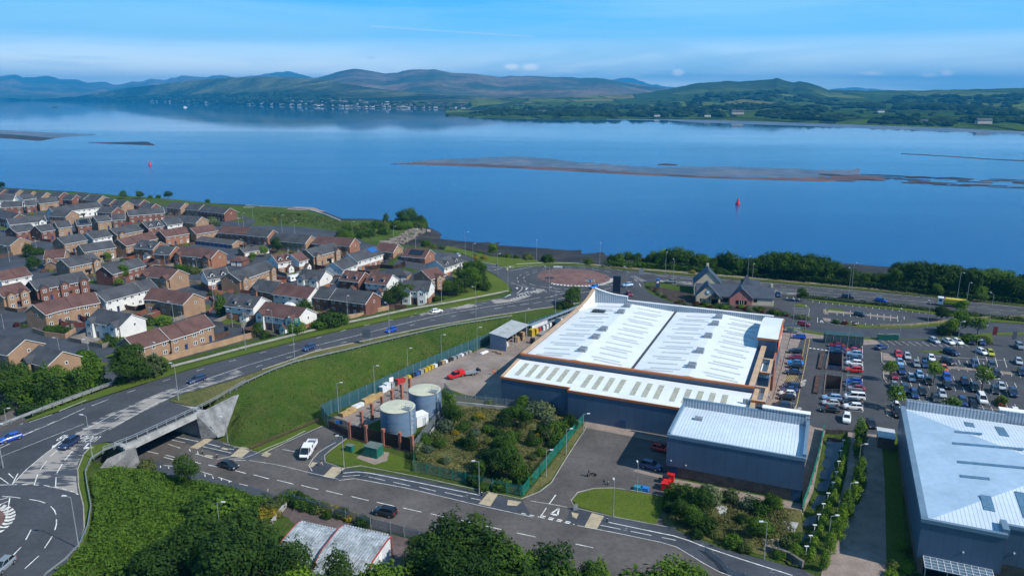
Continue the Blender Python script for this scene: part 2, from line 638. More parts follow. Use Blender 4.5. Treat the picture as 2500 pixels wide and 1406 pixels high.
def wallstrip(m,pts,th,zf,z0,z1,mi=0,step=4.0):
 """upright band (kerb, wall, hedge) along a polyline, real thickness"""
 q=[]
 for a,b in zip(pts,pts[1:]):
  n=max(1,int(seglen(a,b)/step))
  for k in range(n):
   q.append((a[0]+(b[0]-a[0])*k/n,a[1]+(b[1]-a[1])*k/n))
 q.append(pts[-1])
 vs=[]
 for i,p in enumerate(q):
  a=q[max(0,i-1)]
  b=q[min(len(q)-1,i+1)]
  d=(b[0]-a[0],b[1]-a[1])
  l=math.hypot(*d)or 1
  nx,ny=-d[1]/l*th/2,d[0]/l*th/2
  z=zf(p[0],p[1])
  vs+=[(p[0]+nx,p[1]+ny,z+z0),(p[0]-nx,p[1]-ny,z+z0),(p[0]-nx,p[1]-ny,z+z1),(p[0]+nx,p[1]+ny,z+z1)]
 fs=[]
 for i in range(len(q)-1):
  o=4*i
  for k in range(4):
   fs.append((o+k,o+(k+1)%4,o+4+(k+1)%4,o+4+k))
 fs+=[(3,2,1,0),(4*len(q)-4,4*len(q)-3,4*len(q)-2,4*len(q)-1)]
 return m.add(vs,fs,mi)

def PX(l,z=0.0):
 return[P(x,y,z)for x,y in l]

def PUS(l):
 return[PU(x,y)for x,y in l]

def GS2(l):
 return[G(x,y)[:2]for x,y in l]
# ================================================================ land
me=bpy.data.meshes.new('ground')
vv=np.stack([gx,gy,Hm],-1).reshape(-1,3)
idx=np.arange(NX*NY).reshape(NY,NX)
ff=np.stack([idx[:-1,:-1],idx[:-1,1:],idx[1:,1:],idx[1:,:-1]],-1).reshape(-1,4)
me.from_pydata(vv.tolist(),[],ff.tolist())
me.polygons.foreach_set('use_smooth',[True]*len(me.polygons))
me.materials.append(grass_wild)
me.materials.append(mudm)
me.materials.append(soil)
fc=((dL>-0.6)[:-1,:-1]&(dL>-0.6)[1:,1:]).astype(int)
me.polygons.foreach_set('material_index',fc.reshape(-1).tolist())
me.update()
go=bpy.data.objects.new('ground',me)
COL.objects.link(go)
tag(go,kind='structure')

# ---- sea: one sheet to the horizon, ruffled near, glassy far
sea=bpy.data.materials.new('sea_water')
sea.use_nodes=True
t=NT(sea.node_tree)
bs=t.n['Principled BSDF']
pos=t.node('ShaderNodeNewGeometry').outputs['Position']
sp=t.node('ShaderNodeSeparateXYZ')
t.link(pos,sp.inputs[0])
# calm glassy slick across the middle of the firth, wind-ruffled on either side
wob=t.noise(t.mapping(pos,scale=(0.0009,0.0022,1)),1.0,4,0.6)
yy=t.math('ADD',sp.outputs[1],t.math('MULTIPLY',t.math('SUBTRACT',wob,0.5),900))
yy=t.math('ADD',yy,t.math('MULTIPLY',sp.outputs[0],0.35))
calm=t.ramp(t.math('DIVIDE',yy,3000.0),[(0.18,0.0),(0.30,0.35),(0.5,1.0)])
streak=t.ramp(t.noise(t.mapping(pos,scale=(0.002,0.012,1),rot=(0,0,R(8))),1.0,5,0.6),[(0.35,0.0),(0.65,1.0)])
rough=t.math('ADD',t.math('MULTIPLY',t.math('SUBTRACT',1.0,calm),0.15),0.02)
rough=t.math('ADD',rough,t.math('MULTIPLY',streak,0.05))
t.link(rough,bs.inputs['Roughness'])
deep=t.mix(streak,(0.0005,0.052,0.17),(0.001,0.066,0.21))
t.link(t.mix(calm,deep,(0.002,0.09,0.24)),bs.inputs['Base Color'])
bs.inputs['IOR'].default_value=1.333
bs.inputs['Specular IOR Level'].default_value=0.5
bp=t.node('ShaderNodeBump')
wv=t.noise(t.mapping(pos,scale=(0.5,1.1,1)),1.0,4,0.65)
t.link(wv,bp.inputs['Height'])
t.link(t.math('ADD',t.math('MULTIPLY',t.math('SUBTRACT',1.0,calm),0.16),0.004),bp.inputs['Distance'])
t.link(bp.outputs[0],bs.inputs['Normal'])
m=MB()
m.add([(-60000,200,-3),(60000,200,-3),(60000,90000,-3),(-60000,90000,-3)],[(0,1,2,3)])
so=m.build('sea',sea,kind='structure')
# the land behind and beside the camera, one sheet a little lower than the modelled ground
m=MB()
m.add([(-60000,-60000,-5.5),(60000,-60000,-5.5),(60000,300,-5.5),(-60000,300,-5.5)],[(0,1,2,3)])
m.build('far_ground',grass_wild,kind='structure')

# ---- hills and far shores, built at their own distances
def hill_mat(name,cols,fields=0.0,sc=0.0006,wood=0.5,rock=0.0):
 m_=bpy.data.materials.new(name)
 m_.use_nodes=True
 t=NT(m_.node_tree)
 bs=t.n['Principled BSDF']
 bs.inputs['Roughness'].default_value=1.0
 bs.inputs['Specular IOR Level'].default_value=0.0
 g=t.node('ShaderNodeNewGeometry').outputs['Position']
 n1=t.ramp(t.noise(g,sc,6,0.65,0.5),[(0.44,0.0),(0.56,1.0)])
 n2=t.ramp(t.noise(g,sc*4,6,0.7,0.3),[(0.42,0.0),(0.58,1.0)])
 k=t.mix(n1,cols[0],cols[1])
 k=t.mix(t.math('MULTIPLY',n2,wood),k,cols[2])
 if fields:
  v=t.node('ShaderNodeTexVoronoi')
  v.inputs['Scale'].default_value=0.0042
  t.link(t.mapping(g,scale=(1,0.45,0),rot=(0,0,R(20))),v.inputs['Vector'])
  fcol=t.ramp(v.outputs['Color'],[(0.12,(0.05,0.10,0.02)),(0.38,(0.15,0.20,0.04)),(0.55,(0.08,0.14,0.025)),(0.8,(0.24,0.23,0.08))],'CONSTANT')
  sz=t.node('ShaderNodeSeparateXYZ')
  t.link(g,sz.inputs[0])
  low=t.ramp(t.math('DIVIDE',sz.outputs[2],250.0),[(0.25,1.0),(0.5,0.0)])
  ve=t.node('ShaderNodeTexVoronoi',feature='DISTANCE_TO_EDGE')
  ve.inputs['Scale'].default_value=0.0042
  t.link(v.inputs['Vector'].links[0].from_socket,ve.inputs['Vector'])
  fcol=t.mix(t.math('LESS_THAN',ve.outputs['Distance'],0.035),fcol,(0.02,0.035,0.012))
  k=t.mix(t.math('MULTIPLY',low,t.math('SUBTRACT',1.0,t.math('MULTIPLY',n2,0.55))),k,fcol)
 k=t.mix(1.0,k,t.ramp(t.noise(g,sc*22,4,0.7),[(0.3,0.65),(0.7,1.3)]),'MULTIPLY')
 t.link(k,bs.inputs['Base Color'])
 b=t.node('ShaderNodeBump')
 b.inputs['Distance'].default_value=70
 t.link(t.noise(g,sc*6,7,0.7),b.inputs['Height'])
 t.link(b.outputs[0],bs.inputs['Normal'])
 return m_

def lerp_px(l,x):
 if x<=l[0][0]:
  return l[0][1]
 for a,b in zip(l,l[1:]):
  if x<=b[0]:
   return a[1]+(b[1]-a[1])*(x-a[0])/(b[0]-a[0])
 return l[-1][1]

HILLS={}

def hill(name,sky_l,shore,ridgeD,x0,x1,material,p=1.6,cols=260,rows=34,amp=0.10,label=None,shoreD=None,rough=1.6,ridge_seed=0.0):
 """a range of hills: rises from its shore to its skyline and falls away behind"""
 m=MB()
 g=[]
 for i in range(cols+1):
  px=x0+(x1-x0)*i/cols
  rd=lerp_px(ridgeD,px)if isinstance(ridgeD,list)else ridgeD
  if shore:
   sx,sy=P(px,lerp_px(shore,px),-3)
  else:
   sx,sy=PD(px,230,shoreD)[:2]
  crag=noise.fractal(Vector((px*0.03,3,ridge_seed)),0.8,2.2,5)
  rx,ry,rz_=PD(px,lerp_px(sky_l,px)-crag*rough,rd)
  rz_=max(rz_,3)
  col=[]
  for j in range(rows+8):
   t_=j/(rows-1)
   if t_<=1:
    x=sx+(rx-sx)*t_
    y=sy+(ry-sy)*t_
    z=-3.6+(rz_+3.6)*(0.10*min(1,t_*12)*(1-t_)+t_**p)
    n_=noise.fractal(Vector((x*0.0011,y*0.0011,3.1)),1.0,2.1,5)
    z+=n_*(rz_+20)*amp*min(1,t_*2.2)*min(1,(1-t_)*4+0.02)
   else:
    k=t_-1
    x=rx*(1+k*0.8)
    y=ry*(1+k*0.8)
    z=rz_-k*rz_*3.0
   col.append((x,y,max(z,-30)))
  g.append(col)
 nr=rows+8
 vs=[v for c in g for v in c]
 fs=[(i*nr+j,(i+1)*nr+j,(i+1)*nr+j+1,i*nr+j+1)for i in range(cols)for j in range(nr-1)]
 m.add(vs,fs)
 o=m.build(name,material,smooth=True,kind='structure')
 HILLS[name]=(g,x0,x1,cols,rows)
 return o

def on_hill(name,px,t_):
 g,x0,x1,cols,rows=HILLS[name]
 i=min(cols-1,max(0,(px-x0)/(x1-x0)*cols))
 j=min(rows-2,max(0,t_*(rows-1)))
 a,b=int(i),int(j)
 fi,fj=i-a,j-b
 v=[g[a][b],g[a+1][b],g[a][b+1],g[a+1][b+1]]
 return tuple((v[0][k]*(1-fi)+v[1][k]*fi)*(1-fj)+(v[2][k]*(1-fi)+v[3][k]*fi)*fj for k in range(3))

moor=hill_mat('moorland',((0.22,0.16,0.10),(0.06,0.085,0.045),(0.015,0.03,0.018)),wood=0.5)
moor_w=hill_mat('wooded_moor',((0.018,0.036,0.018),(0.16,0.17,0.07),(0.012,0.024,0.012)),wood=0.6,sc=0.0009)
farm=hill_mat('farmland',((0.06,0.095,0.03),(0.035,0.055,0.022),(0.022,0.04,0.015)),fields=1.0,sc=0.0012)
hill('hill_far_west',[(-700,190),(-200,180),(0,186),(35,182),(60,189),(115,187),(160,194),(215,199),(240,201),(300,206),(340,199),(370,193),(400,197),(440,186),(480,187),
     (500,190),(540,183),(570,188),(625,187),(650,179),(700,174),(725,178),(748,188),(800,196)],None,17000,-700,820,moor,shoreD=10500,p=1.3,amp=0.22,rough=4.5,ridge_seed=2.0)
hill('hill_ben',[(1440,214),(1485,200),(1515,190),(1527,189),(1545,192),(1580,203),(1620,211),(1680,219)],None,20500,1430,1700,moor,shoreD=15500,p=1.2,cols=90,amp=0.12,rough=3.0)
hill('hill_far_east',[(1980,224),(2030,218),(2080,214),(2130,217),(2170,221),(2260,226)],None,17500,1970,2270,moor,shoreD=14000,p=1.2,cols=60,amp=0.1)
hill('hill_moorland',[(700,196),(780,189),(800,184),(830,175),(860,168),(890,171),(940,180),(970,178),(1000,171),(1060,169),(1075,172),(1100,178),(1150,180),(1220,188),(1260,187),(1290,185),(1330,188),
     (1400,190),(1460,191),(1500,197),(1560,206),(1640,218),(1720,224)],None,9800,690,1740,moor,shoreD=5200,p=1.5,cols=240,amp=0.14)
hill('hill_town',[(90,243),(150,240),(200,234),(250,225),(330,213),(420,203),(470,197),(560,190),(640,188),(730,190),(800,197),(900,214),(1000,226),(1080,232),(1180,238),(1300,240)],
 [(80,243.5),(200,246),(400,250),(600,256),(800,262),(1000,265),(1180,268),(1300,269)],[(90,9500),(300,9000),(700,7000),(1000,5600),(1300,4700)],80,1300,moor_w,p=1.35,cols=300,amp=0.05)
hill('hill_farmland',[(1150,244),(1250,241),(1400,238),(1560,229),(1640,217),(1700,204),(1780,198),(1810,201),(1860,195),(1886,194),(1893,191),(1900,191),(1912,197),(1935,202),(1950,199),(1975,203),(2000,211),
     (2025,220),(2100,222),(2200,222),(2300,220),(2400,218),(2500,215),(2700,212),(3100,208)],
 [(1150,268),(1200,275),(1350,290),(1480,291),(1600,291),(1700,293),(1800,296),(1900,299),(2100,306),(2300,313),(2500,322),(2700,330),(3100,345)],
 [(1150,4300),(1600,5600),(1900,5600),(2030,5200),(2500,4600),(3100,4200)],1150,3100,farm,p=1.75,cols=420,rows=60,amp=0.07)
hill('low_point',[(1090,281.5),(1130,277),(1180,272),(1250,271),(1350,270),(1480,274),(1560,281)],
 [(1090,282.5),(1150,287),(1250,290),(1350,291),(1480,292),(1570,291)],[(1090,2850),(1200,3050),(1560,2800)],1088,1570,farm,p=0.7,cols=90,rows=16,amp=0.02)
hill('hill_island',[(-300,238),(0,239),(40,240),(74,243)],[(-300,247),(0,246),(74,245)],9600,-300,76,moor_w,p=0.8,cols=40,rows=10,amp=0.02)

# tidal flats along the farther shore and the banks in mid firth
wet=mat('tidal_sand',(0.13,0.062,0.036),0.55,0.25,0.02,spec=0.5,fine=0.25,fscale=0.06)
wetm=mat('tidal_mud',(0.15,0.125,0.125),0.4,0.35,0.012,spec=0.6,fine=0.45,fscale=0.05,col2=(0.03,0.07,0.12))
darkbank=mat('weed_bank',(0.04,0.028,0.022),0.6,0.3,0.02,fine=0.3,fscale=0.05)

def bank(name,top,bot,material,z=0.25,jag=0.0,n=140):
 """low bank of sand: an outline on the water raised towards its spine"""
 m=MB()
 x0=top[0][0]
 x1=top[-1][0]
 rows=5
 vs=[]
 for i in range(n+1):
  px=x0+(x1-x0)*i/n
  a=lerp_px(top,px)+(noise.noise(Vector((px*0.06,1,0)))+0.5*noise.noise(Vector((px*0.21,5,0))))*jag
  b=lerp_px(bot,px)+noise.noise(Vector((px*0.09,7,0)))*jag*0.25
  if a>b:
   a=b-0.02
  for j in range(rows):
   k=j/(rows-1)
   X,Y=P(px,a+(b-a)*k,-3)
   zz=-3.0+z*(1-(2*k-1)**2)+(-0.02 if j in(0,rows-1)else 0.02)
   vs.append((X,Y,zz))
 fs=[(i*rows+j,i*rows+j+1,(i+1)*rows+j+1,(i+1)*rows+j)for i in range(n)for j in range(rows-1)]
 m.add(vs,fs)
 return m.build(name,material,kind='structure')

bank('sandbank',[(955,400),(1000,397),(1080,398),(1160,400),(1250,404),(1330,408),(1400,411),(1500,417),(1600,424),(1700,429),(1850,434),(1950,434),(2050,430),(2090,426),(2160,433)],
 [(955,401),(1100,405),(1250,411),(1400,419),(1550,427),(1700,434),(1850,439),(2000,444),(2160,440)],wet,0.5,3.0)
bank('sandbank',[(1000,395),(1080,389),(1150,385),(1250,381),(1310,383),(1420,396),(1600,408),(1750,405),(1900,410),(2000,414),(2100,413)],
 [(1000,398.5),(1080,400),(1250,405.5),(1330,409.5),(1420,413),(1600,425.5),(1750,432),(1900,436),(2000,433),(2100,428)],wetm,0.08,4.0)
rk_=random.Random(8)
sliv=[]
for _ in range(46):
 x_=rk_.uniform(1990,2560)
 l_=rk_.uniform(25,120)
 y_=420+(x_-2000)*0.042+rk_.uniform(0,20)
 h_=rk_.uniform(0.8,3.2)
 s_=0.04*l_
 sliv.append(([(x_,y_),(x_+l_/2,y_+s_/2-h_),(x_+l_,y_+s_)],[(x_,y_+0.2),(x_+l_/2,y_+s_/2+h_*0.6),(x_+l_,y_+s_+0.2)],0.8))
for k,(a,b,jg)in enumerate(sliv+[([(1605,401),(1625,399),(1655,402)],[(1605,403),(1630,405),(1655,404)],0.5),
        ([(2200,375),(2300,380),(2400,387),(2600,397)],[(2200,376.5),(2300,382),(2400,389),(2600,400)],1.2),
        ([(0,326),(60,330),(120,336),(95,338),(130,337)],[(0,338),(60,342),(95,345),(110,343),(130,339)],0.6),
        ([(215,349),(300,347),(360,346),(378,354)],[(215,350),(300,353),(350,355),(378,356)],0.3)]):
 bank('weed_bank',a,b,darkbank,0.35,jg)
bank('sandbank',[(-300,314),(0,317),(60,320),(150,325),(235,329)],[(-300,334),(0,335),(60,341),(110,343),(150,336),(235,331)],wetm,0.1,1.2)
bank('tidal_flat',[(1480,291),(1700,292),(1900,297),(2100,305),(2300,312),(2500,321),(2700,329)],[(1480,293),(1620,294),(1700,300),(1800,303),(1950,308),(2100,314),(2300,321),(2500,328),(2700,338)],wetm,0.3,1.2)
bank('tidal_flat',[(1095,281.6),(1300,288),(1480,290)],[(1095,284),(1200,288.5),(1300,290.6),(1480,292)],wet,0.3,0.3)
# ================================================================ roads and hard ground
def text_verts(s,size=1.0):
 """letters as flat faces (x along the line, y up), centred on x"""
 cu=bpy.data.curves.new('tmp','FONT')
 cu.body=s
 cu.size=size
 cu.align_x='CENTER'
 cu.resolution_u=2
 ob=bpy.data.objects.new('tmp',cu)
 COL.objects.link(ob)
 dg=bpy.context.evaluated_depsgraph_get()
 me=bpy.data.meshes.new_from_object(ob.evaluated_get(dg))
 vs=[tuple(v.co)for v in me.vertices]
 fs=[tuple(p.vertices)for p in me.polygons]
 bpy.data.objects.remove(ob)
 bpy.data.curves.remove(cu)
 bpy.data.meshes.remove(me)
 return vs,fs

def ground_text(m,s,at,up,w,h,z):
 """letters painted on the road: at = middle of the foot, up = 2-D direction of the letters' top"""
 vs,fs=text_verts(s)
 xs=[v[0]for v in vs]
 ys=[v[1]for v in vs]
 kx=w/(max(xs)-min(xs))
 ky=h/(max(ys)-min(ys))
 l=math.hypot(*up)
 u=(up[0]/l,up[1]/l)
 r=(u[1],-u[0])
 y0=min(ys)
 out=[(at[0]+r[0]*v[0]*kx+u[0]*(v[1]-y0)*ky,at[1]+r[1]*v[0]*kx+u[1]*(v[1]-y0)*ky,z)for v in vs]
 m.add(out,fs)

def arrow(m,tail,head,z,w=0.35,hw=1.0,hook=0):
 d=Vector((head[0]-tail[0],head[1]-tail[1]))
 L=d.length
 d.normalize()
 n=Vector((-d.y,d.x))
 t0=Vector(tail)
 a=t0+d*L*0.62
 e=t0+d*L
 if hook:
  e=t0+d*L*0.85+n*hook
  q=t0+d*L*0.8
  m.add([(*(t0-n*w/2),z),(*(q-n*w/2),z),(*(q+n*w/2),z),(*(t0+n*w/2),z)],[(0,1,2,3)])
  s=1 if hook>0 else-1
  m.add([(*(q-d*0.5),z),(*(q+d*0.5),z),(*(q+n*s*1.9+d*0.0),z)],[(0,1,2)])
  return
 m.add([(*(t0-n*w/2),z),(*(a-n*w/2),z),(*(a+n*w/2),z),(*(t0+n*w/2),z)],[(0,1,2,3)])
 m.add([(*(a-n*hw/2),z),(*e,z),(*(a+n*hw/2),z)],[(0,1,2)])

# ---- the raised main road, its roundabouts and its right-hand stretch
A_PX=[(80,1470),(120,1408),(162,1372),(192,1330),(206,1290),(204,1235),(192,1188),(190,1145),(205,1108),(224,1088),(262,1078),(310,1080),
  (400,1040),(482,1003),(455,992),(408,978),(440,963),(560,930),(640,902),(700,882),(760,860),(900,829),(1050,797),(1200,771),(1310,754),
  (1420,738),(1480,728),(1540,732),(1570,738),(1620,748),(1700,765),(1780,778),(1850,795),(1900,800),(1905,768),(1850,765),(1750,757),(1680,748),(1630,735),(1590,718),(1572,702),(1572,690),(1600,688),(1700,701),(1900,722),
  (2100,740),(2300,757),(2500,779),(2700,803),(2700,768),(2500,749),(2300,728),(2100,709),(1900,691),(1700,675),(1560,663),
  (1440,652),(1370,648),(1300,651),(1260,653),(1200,645),(1160,632),(1130,622),(1080,615),(1080,622),(1120,634),(1165,651),(1205,668),(1232,688),(1247,702),
  (1250,712),(1240,722),(1200,735),(1100,754),(900,794),(700,840),(500,892),(400,922),(255,968),(130,1010),(68,1030),(0,1055),(-160,1110),(-400,1400),(-100,1600)]
A_W=PUS(A_PX)
sheet('main_road',A_W,0.02,asphalt,zUf,step=4.0)
# anti-skid surfacing, worn through to the tarmac
hf=bpy.data.materials.new('worn_surfacing')
hf.use_nodes=True
t=NT(hf.node_tree)
bs=t.n['Principled BSDF']
bs.inputs['Roughness'].default_value=0.9
pos=t.node('ShaderNodeNewGeometry').outputs['Position']
nn=t.noise(t.mapping(pos,scale=(0.22,1.5,1),rot=(0,0,R(-8))),0.9,4,0.7)
big=t.noise(pos,0.16,2,0.5)
fac=t.ramp(t.math('ADD',nn,t.math('MULTIPLY',t.math('SUBTRACT',big,0.5),0.9)),[(0.50,0.0),(0.56,1.0)])
t.link(t.mix(fac,(0.05,0.057,0.072),(0.30,0.275,0.25)),bs.inputs['Base Color'])
sheet('worn_surfacing',PUS([(575,902),(400,955),(255,1015),(160,1070),(95,1120),(50,1160),(32,1183),(90,1184),(150,1195),(190,1205),(186,1170),(190,1130),(215,1090),(250,1060),(330,1015),(420,970),(602,913)]),0.05,hf,zUf,step=5)
sheet('worn_surfacing',PUS([(1010,766),(1050,758),(1130,745),(1240,724),(1300,708),(1330,706),(1325,712),(1260,735),(1180,745),(1080,764),(1030,771)]),0.05,hf,zUf,step=5)
wm=MB()

def wl(px,w=0.16,dash=None,off=0.075,up=True):
 pts=PUS(px)if up else PX(px)
 strip(wm,pts,w,zUf if up else(lambda x,y:0.0),off,dash)

wl([(0,1088),(50,1064),(120,1037),(170,1014)],0.12)
for a in[((224,991),(265,975)),((169,1014),(207,997)),((115,1037),(134,1029)),((84,1050),(99,1045))]:
 wl(list(a),0.16)
wl([(310,959),(362,942),(465,910),(556,884),(644,860),(762,829),(850,804),(932,786),(1010,772)],0.15,(2.0,7.0))
wl([(71,1031),(127,1012)],0.14)
wl([(145,1004),(212,976)],0.14)
wl([(0,1116),(110,1072),(205,1035)],0.1)
wl([(415,962),(520,920),(600,893),(737,853),(870,820),(1000,787),(1100,764),(1180,751),(1290,732),(1320,726)],0.14)
wl([(625,896),(668,883),(710,871),(750,860),(790,850),(862,830),(932,813),(995,797),(1030,787),(1090,776),(1180,758)],0.15,(2.0,7.0))
wl([(1207,754),(1245,748),(1310,739),(1370,729),(1395,722)],0.15,(4.0,2.0))
wl([(30,1183),(60,1150),(120,1100),(190,1058),(290,1005),(415,955)],0.14)
wl([(210,1072),(300,1030),(380,985),(460,952),(590,915)],0.12)
wl([(185,1070),(247,1040),(300,1012)],0.14,(2,3))
for a in[((123,1114),(148,1093)),((98,1147),(115,1124)),((84,1183),(92,1158)),((158,1124),(177,1101)),((139,1155),(152,1133)),((136,1188),(137,1165)),
  ((54,1183),(67,1183)),((82,1183.5),(95,1184)),((107,1185),(121,1187)),((131,1189),(143,1190)),((152,1193),(163,1196)),((171,1199),(181,1201)),((185,1205),(192,1207)),((0,1184),(42,1183)),
  ((0,1166),(21,1181)),((21,1156),(33,1167)),((30,1182),(44,1156)),
  ((24,1215),(16,1267)),((0,1220),(19,1215)),((0,1232),(19,1224)),((0,1245),(18,1238)),((4,1257),(17,1252)),
  ((76,1293),(63,1318)),((52,1335),(25,1363)),((128,1309),(109,1338)),((95,1357),(61,1388))]:
 wl(list(a),0.17)
wl([(6,1212),(28,1213),(50,1216)],0.17)
wl([(72,1219),(92,1222),(111,1228)],0.17)
wl([(124,1236),(132,1244),(137,1256)],0.17)
wl([(138,1268),(138,1280),(134,1294)],0.17)
wl([(0,1094),(25,1083)],0.2)
wl([(55,1064),(87,1050)],0.2)
z6=6.085
arrow(wm,PU(150,1076),PU(126,1095),z6,0.35,1.1)
arrow(wm,PU(217,1082),PU(203,1097),z6,0.35,1.1,hook=0.9)
up_=(PU(205,1060)[0]-PU(150,1100)[0],PU(205,1060)[1]-PU(150,1100)[1])
dn=up_ if False else(-up_[0],-up_[1])
ground_text(wm,'LOCAL',PU(230,1065),dn,3.3,2.8,z6)
ground_text(wm,'A8',PU(199,1064),dn,2.0,2.8,z6)
ground_text(wm,'A8',PU(166,1062),dn,2.0,2.8,z6)
# far roundabout: ring of lane dashes, chevron ring, give-way marks
RR=17.3

def ring(m,c,r,a0,a1,w,z,dash=None,n=60):
 pts=[(c[0]+r*math.cos(a0+(a1-a0)*k/n),c[1]+r*math.sin(a0+(a1-a0)*k/n))for k in range(n+1)]
 strip(m,pts,w,zUf if z is None else(lambda x,y:z),0.0 if z is not None else 0.08,dash)

def ellipse_px(cx,cy,rx,ry,a0,a1,n=40):
 return[(cx+rx*math.cos(R(a0+(a1-a0)*k/n)),cy+ry*math.sin(R(a0+(a1-a0)*k/n)))for k in range(n+1)]

wl(ellipse_px(1410,682,148,31,130,330),0.15,(3,3))
wl(ellipse_px(1400,681,122,25,140,320),0.15,(3,3))
wl(ellipse_px(1395,684,128,29,40,128),0.15,(4,3))
wl([(1264,651),(1290,650),(1330,648)],0.2)
wl([(1245,662),(1280,655),(1300,652)],0.15)
wl([(1232,653),(1254,654)],0.3)
wl([(1240,650),(1256,651)],0.3)
for a in[((1366,719),(1388,714)),((1344,724),(1362,720)),((1330,727),(1350,724)),((1419,715),(1441,712)),((1449,712),(1480,709)),((1430,700),(1500,695)),
  ((1320,700),(1346,703)),((1351,704),(1370,706)),((1378,706),(1392,707)),((1402,707),(1424,707)),
  ((1248,691),(1257,694)),((1260,696),(1272,698)),((1278,700),(1290,702)),((1296,704),(1304,706)),((1310,706),(1322,708)),((1326,709),(1335,713)),((1344,709),(1354,712)),((1358,711),(1367,714)),
  ((1274,699),(1275,706)),((1275,706),(1262,717)),((1290,712),(1262,722)),((1560,665),(1590,668)),((1600,672),(1630,676)),((1660,679),(1700,683)),
  ((1548,682),(1556,688)),((1560,692),(1565,700)),((1640,690),(1700,696)),((1600,685),(1640,690))]:
 wl(list(a),0.2)
for k in range(11):
 a=(1246+k*7,731-k*2.6)
 wl([a,(a[0]+5,a[1]+3.5)],0.25)
for k in range(6):
 a=(1538+k*5,676+k*2.2)
 wl([a,(a[0]+15,a[1]-1.5)],0.3)
arrow(wm,PU(1263,706),PU(1262,702),zU(PU(1263,706)[0])+0.1,0.4,1.4)
arrow(wm,PU(1284,708),PU(1287,703.5),zU(PU(1284,708)[0])+0.1,0.4,1.4)
arrow(wm,PU(1233,725),PU(1248,720),zU(PU(1240,723)[0])+0.12,0.4,1.4)
wl([(1130,640),(1165,650),(1200,662),(1225,655)],0.15)
wl([(1090,626),(1125,634),(1180,651),(1230,653)],0.15)
wl([(1160,638),(1210,646)],0.3)
# right-hand stretch of the main road
wl([(1640,676),(1760,686),(1900,699),(2100,717),(2300,737),(2500,759),(2650,776)],0.15,(2.2,6.5))
wl([(1640,694),(1760,704),(1900,713),(2100,730),(2300,748),(2500,769),(2650,786)],0.15,(2.2,6.5))
wl([(1600,684),(1760,694),(1900,705),(2100,723),(2300,742),(2500,763),(2650,780)],0.12)
wl([(1560,667),(1700,678.5),(1900,694),(2100,712),(2300,731),(2500,752),(2700,771)],0.12)
wm.build('road_markings',white_paint,kind='structure')
sheet('worn_surfacing',PUS([(1885,705),(1955,710),(1950,722),(1880,714)]),0.05,hf,zUf,step=5)
sheet('worn_surfacing',PUS([(1600,683),(1690,690),(1690,695),(1600,687)]),0.05,hf,zUf,step=5)

# ---- far roundabout island and chevron ring
block_red=mat('red_block_paving',(0.17,0.095,0.085),0.9,0.14,0.4,fine=0.2,fscale=1.5)
isl=[(1303,672),(1318,664),(1345,659),(1376,657.5),(1410,658.5),(1445,662),(1475,670),(1489,678),(1486,687),(1465,694),(1430,697.5),(1395,697),(1360,693),(1325,686),(1306,679)]
ISL=[PU(x,y)for x,y in isl]
icx=sum(p[0]for p in ISL)/len(ISL)
icy=sum(p[1]for p in ISL)/len(ISL)
vs=[]
rings=7
for j in range(rings):
 k=1-j/(rings-1)
 for p in ISL:
  vs.append((icx+(p[0]-icx)*k,icy+(p[1]-icy)*k,0.32+0.9*(1-k*k)))
n_=len(ISL)
m=MB()
m.add(vs,[(j*n_+i,j*n_+(i+1)%n_,(j+1)*n_+(i+1)%n_,(j+1)*n_+i)for j in range(rings-1)for i in range(n_)])
m.prism(ISL,0.0,0.31)
m.build('roundabout_island',block_red,kind='structure',smooth=True)
chev=mat('white_chevron_block',(0.68,0.66,0.62),0.8,0.12,0.6)

def chevron_ring(cx_,cy_,pts,z,wid,count,direction=-1):
 m=MB()
 L=[0]
 for a,b in zip(pts,pts[1:]):
  L.append(L[-1]+seglen(a,b))
 tot=L[-1]

 def at(s,o):
  s=min(max(s,0),tot)
  for i in range(len(pts)-1):
   if s<=L[i+1]+1e-9:
    k=(s-L[i])/max(1e-9,L[i+1]-L[i])
    a,b=pts[i],pts[i+1]
    x,y=a[0]+(b[0]-a[0])*k,a[1]+(b[1]-a[1])*k
    l=math.hypot(x-cx_,y-cy_)
    return(x+(x-cx_)/l*o,y+(y-cy_)/l*o,z)
 st=tot/count
 for i in range(count):
  s=i*st
  w_=st*0.62
  q=st*0.32*direction
  a,b,c=at(s,0.1),at(s+q,wid/2),at(s,wid)
  d,e,f=at(s+w_,0.1),at(s+w_+q,wid/2),at(s+w_,wid)
  m.add([a,b,c,f,e,d],[(0,1,4,5),(1,2,3,4)])
 return m

arc=[PU(x,y)for x,y in((1306,664),(1300,672),(1304,679),(1325,686),(1360,693),(1395,697),(1430,697.5),(1465,694),(1486,687),(1490,679))]
m=chevron_ring(icx,icy,arc,0.24,2.0,40)
m.build('chevron_ring',chev,kind='structure')
# near roundabout at the left edge
NC=PU(-95,1290)
nr=seglen(NC,PU(-6,1290))
pts=[(NC[0]+nr*math.cos(a),NC[1]+nr*math.sin(a))for a in[2*math.pi*k/40 for k in range(40)]]
m=MB()
m.prism(pts,5.8,6.3)
m.build('roundabout_island',block_red,kind='structure')
m=chevron_ring(NC[0],NC[1],pts+[pts[0]],6.16,1.6,38)
m.build('chevron_ring',chev,kind='structure')

